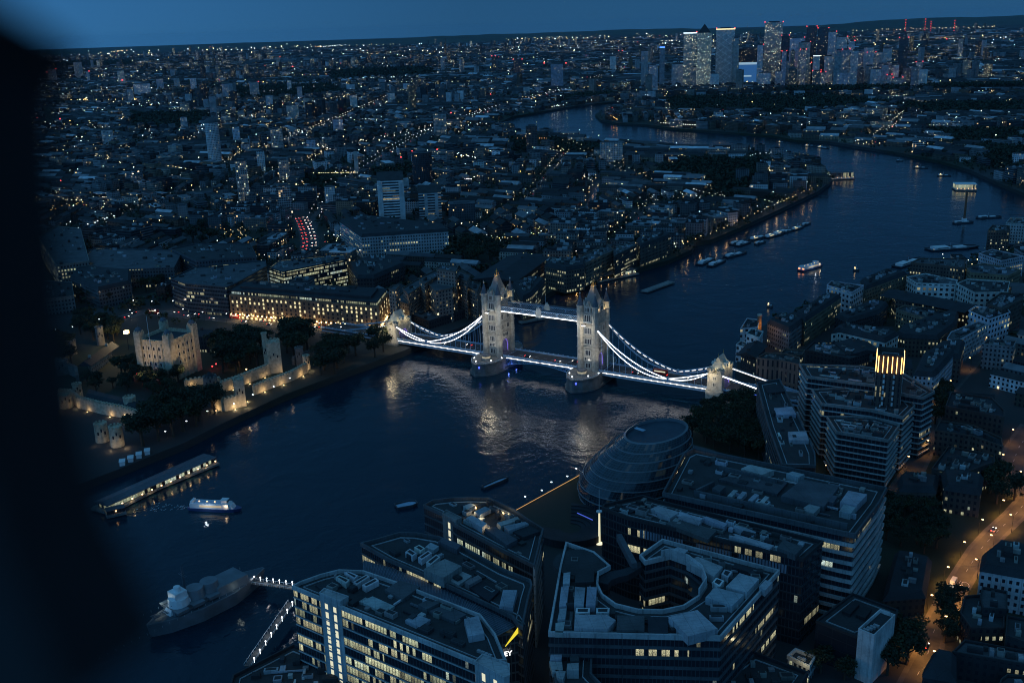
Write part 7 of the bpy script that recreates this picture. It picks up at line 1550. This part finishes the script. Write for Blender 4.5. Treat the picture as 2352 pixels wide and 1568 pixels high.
m_ = MB(); m_.prism(inset(hp, .6), 6.9, 7.0); m_.build('deck', MAT['navyd'], WS)
x1, x2, x3, x4, xh = sx_(350, 900, 14), sx_(290, 975, 9), sx_(450, 880, 11), sx_(555, 838, 11), sx_(650, 800, 9)
m_ = MB(); m_.prism(rect((x1+x4)/2, 0, abs(x1-x4)+10, Wd*.55), 6.9, 9.4); m_.taper(rect(xh, 0, 17, Wd*.72), 6.9, rect(xh, 0, 16, Wd*.66), 11); m_.build('superstructure', MAT['navy'], WS)
for x in (x3, x4): m_ = MB(); m_.cone(x, 0, 9.4, 13.8, 4.6, 3.9, 18); m_.build('funnel', MAT['navy'], WS)
m_ = MB(); m_.cone(x1, 0, 6.9, 13, 5, 4.4, 14); m_.prism(rect(x1, 0, 6, 6), 13, 16); m_.cone(x1, 0, 16, 18, 1.8, 1.5, 10); m_.build('bridge_tower', MAT['white'], WS)
for x in (x1-4, x3+5): m_ = MB(); m_.cone(x, 0, 12, 27, .4, .15, 6); m_.beam((x, -3, 22), (x, 3, 22), .2); m_.build('mast', MAT['navyd'], WS)
for q_, z in ((x2, 6.9), (x2-9, 8.6)):
    m_ = MB(); m_.cone(q_, 0, 6.9, z+.2, 3.2, 3.2, 12); m_.taper(rect(q_, 0, 6, 5.6), z+.2, rect(q_-.5, 0, 4.4, 4.2), z+2.5); tu = m_.build('gun_turret', MAT['white'], WS)
    for y in (-1.2, 0, 1.2): m_ = MB(); m_.beam((q_+2.5, y, z+1.4), (q_+10, y, z+2.2), .35); m_.build('gun_barrel', MAT['navy'], tu)
for s_ in (-1, 1):
    for k in range(3): x = x4+k*8+2; m_ = MB(); m_.taper(rect(x, s_*Wd*.36, 5, 1.8), 8, rect(x, s_*Wd*.36, 6, 2.4), 9.6); m_.build('lifeboat', MAT['navy'], WS)
m_ = MB()
for s_ in (-1, 1):
    for k in range(36): x = 4+k*3.6; m_.beam((x, s_*Wd*.44, 6.9), (x, s_*Wd*.44, 7.9), .08)
m_.build('guard_rail', MAT['white'], WS)
for x, y, z, pw in ((x1+6, -6, 11, 260), (x2+3, -7, 10, 160), (xh, 8, 9, 50)): lamp('POINT', 'ship_light', (x, y*(1 if True else -1), z), pw, (.85, 1, .9), WS, .3)
# tents on the wharf and people on bridge piers
for k in range(4):
    P = K('T', 630+k*55, 1080-k*24, 5); t_ = thing('kiosk', 'pale flat topped kiosk in a row of four beside the drum gatehouse towers', 'kiosk', P, .5, 'kiosks on the wharf'); m_ = MB(); m_.box(0, 0, 0, 5, 3, 2.4); m_.build('walls', MAT['white'], t_); m_ = MB(); m_.box(0, 0, 2.4, 5.6, 3.6, .25, bottom=True); m_.build('roof', MAT['white'], t_); m_ = MB(); m_.box(0, -1.52, .9, 3.4, .05, 1.1); m_.build('hatch', MAT['glassd'], t_)
# ================================================================== THE CITY BEYOND
def hsh(i, j, k=0): return random.Random((i*73856093) ^ (j*19349663) ^ (k*83492791))
PARKS = [[(p.x, p.y) for p in [G(x, y, 5) for x, y in q]] for q in (
    [(1160, 322), (1260, 322), (1440, 345), (1400, 352), (1180, 350)], [(1500, 388), (1620, 364), (1765, 374), (1735, 408), (1640, 424), (1520, 406)], [(1640, 430), (1720, 420), (1700, 455), (1620, 455)], [(1500, 228), (1900, 222), (2060, 240), (1880, 262), (1560, 258)], [(2060, 245), (2352, 240), (2352, 262), (2080, 262)],
    [(2120, 300), (2352, 300), (2352, 330), (2200, 335)], [(2230, 330), (2352, 345), (2352, 415), (2290, 395)], [(520, 205), (760, 195), (800, 215), (560, 232)], [(300, 265), (480, 262), (470, 290), (310, 300)], [(700, 410), (770, 400), (780, 440), (700, 450)], [(860, 395), (960, 380), (950, 420), (870, 430)],
    [(0, 150), (300, 140), (300, 152), (0, 162)], [(1000, 560), (1120, 560), (1130, 600), (1040, 600)], [(1800, 205), (2352, 195), (2352, 205), (1800, 215)], [(760, 170), (980, 160), (1000, 172), (770, 185)], [(1280, 225), (1400, 215), (1420, 224), (1300, 236)])]
PBB = [(min(p[0] for p in q), min(p[1] for p in q), max(p[0] for p in q), max(p[1] for p in q), q) for q in PARKS]
def inpark(x, y): return any(a <= x <= c and b <= y <= d and inpoly(x, y, q) for a, b, c, d, q in PBB)
nbb = [north_poly, south_poly]
def island(x, y, m=0): return inpoly(x, y, north_poly) or inpoly(x, y, south_poly)
def free(x, y, r=6):
    for a, b, c, d, q, mm in FOOT:
        if a-r <= x <= c+r and b-r <= y <= d+r:
            if inpoly(x, y, q): return False
            for i in range(len(q)):
                p1, p2 = q[i], q[(i+1) % len(q)]; dx_, dy_ = p2[0]-p1[0], p2[1]-p1[1]; l2 = dx_*dx_+dy_*dy_ or 1; t_ = max(0, min(1, ((x-p1[0])*dx_+(y-p1[1])*dy_)/l2))
                if (x-p1[0]-t_*dx_)**2+(y-p1[1]-t_*dy_)**2 < r*r: return False
    return True
AV = [[G(x, y, 5) for x, y in q] for q in ([(705, 545), (760, 430), (930, 330), (1100, 262), (1300, 208)], [(880, 565), (1100, 525), (1230, 440), (1300, 350)], [(100, 500), (480, 392), (720, 300), (900, 222)], [(90, 600), (330, 472), (560, 420), (800, 340), (1090, 272)], [(300, 335), (900, 300)], [(500, 252), (1200, 190)], [(1420, 565), (1500, 470), (1700, 455)], [(1700, 292), (2352, 252)], [(2010, 322), (2110, 240), (2000, 212)], [(2352, 560), (2260, 640), (2352, 760)], [(60, 270), (700, 205), (1400, 150)], [(1500, 430), (1300, 330)], [(60, 380), (420, 330), (640, 250)])]
AVS = []
for q in AV:
    d0_ = math.hypot(q[0].x-CX, q[0].y-CY); wv = 16 if d0_ < 2500 else 24
    struct(strip('road', [(p.x, p.y) for p in q], wv, 5.02, MAT['asph']))
    for a, b in zip(q, q[1:]): AVS.append((a.x, a.y, b.x, b.y, wv*.5))
def onav(x, y, r):
    for ax_0, ay_0, bx_0, by_0, w_ in AVS:
        dx_, dy_ = bx_0-ax_0, by_0-ay_0; t_ = ((x-ax_0)*dx_+(y-ay_0)*dy_)/(dx_*dx_+dy_*dy_)
        if 0 <= t_ <= 1 and (x-ax_0-t_*dx_)**2+(y-ay_0-t_*dy_)**2 < (w_+r)**2: return True
    return False
cells = []; cg = random.Random(99)
def add_zone(d0, d1, cell, gx, gy, prob):
    n = int(d1/cell)+2
    for i in range(-2, n):
        for j in range(-n, n):
            ox, oy = i*cell, j*cell; dc = math.hypot(ox+cell/2-CX, oy+cell/2-CY)
            if dc < d0-cell or dc > d1+cell: continue
            pr_ = proj((ox+cell/2, oy+cell/2, 5))
            if pr_ is None or not (-700 < pr_[0] < 3000): continue
            g = hsh(i, j, int(cell)); ang = g.uniform(0, math.pi/2); kind = g.random(); dens = g.uniform(.55, 1)*prob; nn_ = int(cell/min(gx, gy))+2
            for a in range(-nn_//2-1, nn_//2+2):
                for b in range(-nn_//2-1, nn_//2+2):
                    lx, ly = a*gx+g.uniform(-2, 2), b*gy+g.uniform(-2, 2)
                    x, y = ox+cell/2+lx*math.cos(ang)-ly*math.sin(ang), oy+cell/2+lx*math.sin(ang)+ly*math.cos(ang); rr_ = g.random()
                    if not (ox <= x < ox+cell and oy <= y < oy+cell) or rr_ > dens: continue
                    d = math.hypot(x-CX, y-CY)
                    if d < d0 or d >= d1: continue
                    cells.append((x, y, ang, kind, d, gx, gy, g.random(), g.random(), g.random()))
add_zone(420, 1900, 170, 29, 21, .92); add_zone(1900, 4500, 260, 36, 27, .86); add_zone(4500, 9000, 500, 64, 46, .8); add_zone(9000, 17000, 1000, 120, 80, .7)
GEN = []
for (x, y, ang, kind, d, gx, gy, r1_, r2_, r3_) in cells:
    p_ = proj((x, y, 5))
    if p_ is None or not (-20 < p_[0] < 2400 and 20 < p_[1] < 1640): continue
    if not island(x, y) or inpark(x, y) or (d < 9000 and onav(x, y, 9)): continue
    w, dp = gx*(.62+.5*r1_), gy*(.45+.3*r2_)
    if d < 6000 and not free(x, y, max(w, dp)*.5+2): continue
    if d < 5200:
        q = rect(x, y, w+3, dp+3, ang)
        if not all(island(*c_) for c_ in q): continue
    h = 7+8*r3_ if kind < .6 else 10+12*r3_
    if kind > .86 and r3_ > .75: h = 30+45*(r3_-.75)*4*r1_; w = 16+8*r1_; dp = 15+6*r2_
    if d < 3000 and h > 24: h = 16+10*r1_
    if r3_ > .985 and d > 3200: h = 45+40*r1_; w = dp = 17+5*r2_
    h *= 1.0 if d < 9000 else 1.25
    if kind < .34 or .6 < kind < .72:       # terraces: houses joined in rows of one height
        w = gx*1.05; dp = gy*.46; h = (8 if kind < .34 else 14)+((ang*37) % 1)*4+r3_*.7
    if d > 3500 and proj((x, y, 5))[0] > 1480 and proj((x, y, 5))[1] < 235 and d < 9000: h *= 1.35
    area = max(w, dp)*(FPX/p_[2])*(h*.95+dp*.5)*(FPX/p_[2])
    GEN.append((area, x, y, w, dp, h, ang, kind, d, p_, r1_, r2_, r3_))
GEN.sort(key=lambda t: -t[0])
print('generic buildings', len(GEN))
PAL = [(.17, .11, .075, 'brown brick'), (.11, .07, .05, 'dark brick'), (.24, .2, .14, 'yellow brick'), (.33, .35, .37, 'grey rendered'), (.56, .58, .6, 'white rendered'), (.1, .11, .12, 'dark glazed'), (.36, .34, .3, 'pale stone')]
ROOF = [(.04, .045, .055, 'slate'), (.08, .08, .085, 'grey'), (.2, .22, .24, 'pale'), (.045, .05, .055, 'dark'), (.5, .54, .58, 'white')]
ORD = ['nearest', 'second', 'third', 'fourth', 'fifth', 'sixth', 'seventh', 'eighth', 'ninth', 'tenth', 'eleventh', 'twelfth', 'thirteenth', 'fourteenth', 'fifteenth']
LMP = [(proj((x, y, 12)), n) for x, y, n in LMK]
def gen_mesh(mw, mr, x, y, w, dp, h, ang, kind, r1_, r2_, r3_, far, lit):
    pc = PAL[int(r2_*6.99)] if kind < .8 else PAL[3+int(r1_*3.99)]; rc = ROOF[(0, 0, 3, 3, 1, 1, 2, 4)[int(r1_*7.99)]]; tn = tuple(c*(.35+1.4*((r3_*7.7) % 1)**3) for c in pc[:3])
    z1 = 5+h; P_ = rect(x, y, w, dp, ang); gl = pc[3] == 'dark glazed'
    mw.style(tn, (1.8 if gl else 3.0), 3.2, lit, .85 if gl else .45, .55, int(r1_*90)); mw.prism(P_, 4.5, z1, top=False)
    mr.style(tuple(c*(.3+1.1*((r2_*9.1+r3_) % 1)**3) for c in rc[:3]))
    pitched = kind < .5 and h < 16
    if pitched: mr.gable(x, y, z1, max(w, dp), min(w, dp), min(w, dp)*.3, ang if w >= dp else ang+math.pi/2, .3)
    else:
        mr.cap(P_, z1)
        if not far:
            ring(mr, inset(P_, -.15), .4, z1-.3, z1+.8); 
            for q in range(2+int(r3_*3)):
                a, b = (r1_*7.3+q*.37) % 1-.5, (r2_*5.1+q*.61) % 1-.5; mr.style(TONES['roofl'] if q % 2 else TONES['roofg']); mr.box(x+(a*w*.6)*math.cos(ang)-(b*dp*.6)*math.sin(ang), y+(a*w*.6)*math.sin(ang)+(b*dp*.6)*math.cos(ang), z1, 2+4*r1_, 2+2*r2_, 1.2+1.6*r3_, ang)
        elif h > 14: mr.box(x, y, z1, w*.35, dp*.4, 2.5, ang)
    return pc[3], rc[3], pitched
NIND = 290; buckets = {}
indiv = []
for g_ in GEN[:NIND]:
    p_ = g_[9]; best = sorted(((math.hypot(p_[0]-q[0], (p_[1]-q[1])*1.2), n, q) for q, n in LMP if q), key=lambda t: t[0])
    for dist_, n, q in best[:10]:
        dx_, dy_ = p_[0]-q[0], p_[1]-q[1]; rel = ('left of' if dx_ < 0 else 'right of') if abs(dx_) > abs(dy_)*1.2 else ('beyond' if dy_ < 0 else 'in front of')
        if len(buckets.get((n, rel), [])) < 13: buckets.setdefault((n, rel), []).append((dist_, g_)); break
for (n, rel), lst in buckets.items():
    lst.sort(key=lambda t: t[0])
    for k, (_, g_) in enumerate(lst):
        area, x, y, w, dp, h, ang, kind, d, p_, r1_, r2_, r3_ = g_
        mw, mr = MB(), MB(); lit = .01+.28*r1_**4; tn_, rn_, pit = gen_mesh(mw, mr, x, y, w, dp, h, ang, kind, r1_, r2_, r3_, d > 1900, lit)
        nm, ct_ = (('terraced_house', 'house') if pit and h < 13 else ('pitched_roof_block', 'building') if pit else ('tower_block', 'tower block') if h > 28 else ('city_block', 'building'))
        root = thing(nm, f"{tn_} {'tower' if h > 28 else 'block'}, {rn_} {'pitched' if pit else 'flat'} roof, {ORD[k]} one {rel} {n}", ct_)
        mw.build('walls', MAT['bld'], root); mr.build('roof', MAT['bld'], root)
far_w = MB(); cr2 = random.Random(4)
for g_ in GEN[NIND:]:
    area, x, y, w, dp, h, ang, kind, d, p_, r1_, r2_, r3_ = g_
    gen_mesh(far_w, far_w, x, y, w, dp, h, ang, kind, r1_, r2_, r3_, d > 1500, (.003+.35*r1_**7)*(1.0 if d < 4000 else 1.6))
o = far_w.build('distant_buildings', MAT['bldf']); o['kind'] = 'stuff'; tag(o, 'thousands of small city buildings spreading to the horizon', 'buildings')
# ---- woods: parks and street trees of the far city as one mass
wd = MB(); wg = random.Random(12)
def clump(x, y, s_, n, z=5):
    for k in range(n):
        a = wg.uniform(0, 6.283); zz = wg.uniform(0, 1); q = math.sqrt(1-zz*zz*.7); c_ = Vector((x+s_*.5*q*math.cos(a)*wg.uniform(.5, 1), y+s_*.5*q*math.sin(a)*wg.uniform(.5, 1), z+s_*.2+zz*s_*.6)); n1 = Vector((wg.gauss(0, 1), wg.gauss(0, 1), abs(wg.gauss(0, 1))+.4)).normalized(); t1 = n1.orthogonal().normalized(); t2 = n1.cross(t1); r_ = s_*wg.uniform(.10, .22)
        wd.face([c_+t1*r_, c_+t2*r_, c_-t1*r_*.8, c_-t2*r_])
for a_, b_, c_, d_2, q in PBB:
    A_ = abs(sum(q[i][0]*q[(i+1) % len(q)][1]-q[(i+1) % len(q)][0]*q[i][1] for i in range(len(q)))/2); dc = math.hypot((a_+c_)/2-CX, (b_+d_2)/2-CY); s_ = 11 if dc < 2500 else 16 if dc < 5000 else 30; n = min(1300, int(A_/(s_*s_*.55))); t_ = 0; k = 0
    while k < n and t_ < n*6:
        t_ += 1; x, y = wg.uniform(a_, c_), wg.uniform(b_, d_2)
        if inpoly(x, y, q) and island(x, y) and (dc > 5000 or free(x, y, 5)): clump(x, y, s_*wg.uniform(.7, 1.3), 26 if dc < 3000 else 12); k += 1
for k in range(19000):
    d = 850*(17 ** wg.random()); an = YAW+wg.uniform(-.5, .5); x, y = CX+d*math.sin(an), CY+d*math.cos(an)
    if island(x, y) and (d > 5000 or free(x, y, 6)): clump(x, y, (9 if d < 2500 else 12 if d < 5000 else 22)*wg.uniform(.7, 1.3), 22 if d < 2500 else 9)
o = wd.build('distant_woods', MAT['leaf']); o['kind'] = 'stuff'; tag(o, 'dark masses of park and street trees across the far city', 'trees')
# ---- lights of the far city: every street lamp, yard and shop too far away to count, as glowing boxes enlarged with distance
m, t, p = newmat('far_lamp_glow'); at = N(t, 'ShaderNodeAttribute', attribute_name='tone'); t.links.new(at.outputs['Color'], p.inputs['Emission Color']); p.inputs['Emission Strength'].default_value = 1.0; p.inputs['Base Color'].default_value = (.1, .1, .1, 1); m.cycles.emission_sampling = 'NONE'; MAT['pts'] = m
fl = MB(); LG = random.Random(31); COLS = [(1, .55, .15)]*2+[(1, .8, .38)]*5+[(.95, 1, .6)]*4+[(1, .95, .8)]*3+[(.8, .95, 1)]*7+[(.7, 1, .9)]*2+[(1, .05, .05)]
def far_light(P, s_, col, st): fl.style(tuple(c*st for c in col)); fl.box(P[0], P[1], P[2], s_, s_, s_*.8)
bands = [(60, 2352, 100, 135, 900, 1.0), (60, 2352, 130, 200, 1300, 1.0), (60, 2352, 200, 330, 1150, .9), (60, 2352, 330, 620, 900, .8), (1180, 2352, 76, 104, 900, 1.3), (300, 1200, 103, 125, 150, .9), (1300, 2200, 100, 120, 260, 1.2), (1480, 2150, 196, 206, 150, 1.2), (1850, 2300, 180, 200, 120, 1.0), (60, 400, 150, 230, 160, 1.0)]
for x0, x1, y0, y1, n, k_ in bands:
    for i in range(int(n*.5)):
        px, py = LG.uniform(x0, x1), LG.uniform(y0, y1); hz = LG.choice([6, 8, 10, 14, 20]); d_ = ray(px, py)
        if d_.z >= -4: continue
        P = G(px, py, 5+hz); d = math.hypot(P.x-CX, P.y-CY)
        if d > 24000 or not island(P.x, P.y) or (d < 5500 and not free(P.x, P.y, 1)): continue
        if inpark(P.x, P.y) and LG.random() < .8: continue
        s_ = max(.5, d*.00042*LG.uniform(.6, 1.3)); far_light(P, s_, LG.choice(COLS), k_*(1.2+30.0*LG.random()**4))
for q in AV:
    n = 0; col = LG.choice([(1, .75, .45), (1, .85, .6), (.95, .95, 1), (1, .9, .75)])
    for a, b in zip(q, q[1:]):
        dd = (b-a).normalized(); nn_ = Vector((-dd.y, dd.x, 0)); L_ = (b-a).length; s0 = 0
        while s0 < L_:
            c_ = a+dd*s0; dc = math.hypot(c_.x-CX, c_.y-CY); stp = max(34, dc*.012)
            if island(c_.x, c_.y) and free(c_.x, c_.y, 1):
                for sd in (-1, 1): P = c_+nn_*sd*8; far_light((P.x, P.y, 13), max(.55, dc*.00042), col, LG.uniform(.8, 3.2))
                if LG.random() < .5: P = c_+nn_*LG.choice((-3, 3)); far_light((P.x, P.y, 6), max(.4, dc*.0003), LG.choice([(1, .05, .03), (1, .95, .85)]), 4)
            s0 += stp; n += 1
for k in range(260):       # lit streets: lamps in line, one colour per street
    px, py = LG.uniform(60, 2352), 86+520*LG.random()**1.7; q0 = G(px, py, 12); d = math.hypot(q0.x-CX, q0.y-CY)
    if d > 22000: continue
    an = LG.uniform(0, math.pi); stp = d*.0065*LG.uniform(.8, 1.5); n = LG.randint(5, 22); col = LG.choice(COLS[:-1]); st0 = LG.uniform(1.6, 7)
    for i in range(n):
        x, y = q0.x+math.cos(an)*stp*i, q0.y+math.sin(an)*stp*i; an += LG.uniform(-.06, .06)
        if island(x, y) and not inpark(x, y) and (d > 5500 or free(x, y, 1)): far_light((x, y, 14), max(.5, d*.0004), col, st0*LG.uniform(.6, 1.4))
def light_row(x0, y0, x1, y1, n, col, st, hz=8):
    for i in range(n):
        f = (i+LG.uniform(.1, .9))/n; P = G(x0+(x1-x0)*f, y0+(y1-y0)*f+(LG.gauss(0, 1.1) if y0 < 110 else 0), 5+hz); d = math.hypot(P.x-CX, P.y-CY)
        if inpoly(P.x, P.y, north_poly) or inpoly(P.x, P.y, south_poly): far_light(P, max(.5, d*.00045), col, 1.8*st*LG.uniform(.5, 1.6))
for a in ((1480, 212, 1790, 204, 60, (.9, .95, 1), 2.2), (1390, 258, 1418, 275, 12, (1, .5, .15), 4), (1418, 276, 1600, 288, 46, (.95, 1, .85), 2), (1690, 300, 1800, 307, 16, (1, .5, .2), 2.5), (1145, 276, 1270, 245, 20, (1, .8, .5), 2.2), (1270, 245, 1350, 234, 16, (.9, .95, 1), 2), (380, 362, 485, 362, 26, (1, .65, .3), 2.6), (704, 398, 830, 396, 30, (1, .85, .4), 2.4), (890, 247, 960, 252, 12, (1, .65, .2), 5), (1008, 408, 1085, 412, 20, (1, .95, 1), 4), (1010, 235, 840, 240, 1, (1, 1, 1), 1), (825, 180, 960, 176, 44, (.7, 1, .9), 1.4), (1950, 70, 2290, 62, 42, (1, .8, .4), 1.8), (1380, 88, 2340, 74, 90, (1, .8, .45), 1.6), (1180, 104, 1900, 88, 70, (1, .9, .7), 1.6), (340, 232, 388, 235, 12, (1, .8, .3), 2.5), (1160, 318, 1260, 318, 16, (1, .45, .2), 1.4), (1345, 200, 1400, 195, 12, (1, .6, .2), 3)): light_row(*a)
for x, y in ((108, 145), (112, 148), (184, 143), (281, 163), (63, 162), (64, 165), (586, 178), (672, 132), (955, 348), (921, 340), (1004, 322), (305, 378), (318, 373), (85, 250), (138, 252), (1250, 124), (1300, 124), (1036, 238)):
    P = G(x, y+22, 40); d = math.hypot(P.x-CX, P.y-CY); far_light(P, d*.0008, (1, .05, .05) if x not in (305, 318) else (1, .6, .3), 7)
o = fl.build('distant_lamps', MAT['pts']); 
ar = np.concatenate([np.array(fl.t, dtype=np.float32), np.ones((len(fl.t), 1), np.float32)], 1); at_ = o.data.attributes.new('tone', 'FLOAT_COLOR', 'FACE'); at_.data.foreach_set('color', ar.ravel()); o['kind'] = 'stuff'; tag(o, 'countless warm and cool lamps sprinkled over the far city', 'lamps')
# remove unused prototypes
for q, u in protos:
    if not u: [bpy.data.objects.remove(c) for c in list(q.children)]; bpy.data.objects.remove(q)
for k, q in LP.items():
    if k not in LPU: [bpy.data.objects.remove(c) for c in list(q.children)]; bpy.data.objects.remove(q)
# ================================================================== HAZE
HD = 8.0e-6
m = bpy.data.materials.new('haze_volume'); m.use_nodes = True; t = m.node_tree; t.nodes.clear(); pv = t.nodes.new('ShaderNodeVolumePrincipled'); pv.inputs['Color'].default_value = (.55, .8, 1, 1); pv.inputs['Density'].default_value = HD; mo = t.nodes.new('ShaderNodeOutputMaterial'); t.links.new(pv.outputs[0], mo.inputs['Volume'])
hb = MB(); hb.prism([(-1500, -30000), (36000, -30000), (36000, 34000), (-1500, 34000)], -4.5, 330, bottom=True); o = hb.build('haze', m); o['kind'] = 'stuff'
# ================================================================== the dark window post beside the viewer
wp = thing('window_post', 'out of focus black post of the viewing window, close to the camera on the left', 'window post')
ED = [(40, -60), (6, 0), (-30, 60), (-34, 130), (-26, 300), (-8, 500), (10, 680), (24, 820), (50, 980), (84, 1120), (134, 1290), (206, 1440), (290, 1640)]
def near_pt(px, py, dist): d = ray(px, py).normalized(); return Vector((CX, CY, CZ))+d*dist
m_ = MB(); DN, DF = .34, .42
edn = [near_pt(x-128, y, DN) for x, y in ED]; edf = [near_pt(x-128, y, DN)+FW*(DF-DN) for x, y in ED]; lfn = [near_pt(x-128, y, DN)-RT*.16 for x, y in ED]; lff = [q+FW*(DF-DN) for q in lfn]
for i in range(len(ED)-1):
    m_.face([lfn[i], lfn[i+1], edn[i+1], edn[i]]); m_.face([edn[i], edn[i+1], edf[i+1], edf[i]]); m_.face([edf[i], edf[i+1], lff[i+1], lff[i]])
m_.build('post', plain('black_post', (.01, .01, .012), .8, .2), wp)
for o in C.objects:
    if 'label' in o and len(o['label'].split()) > 16: print('LONG', len(o['label'].split()), o['label'])
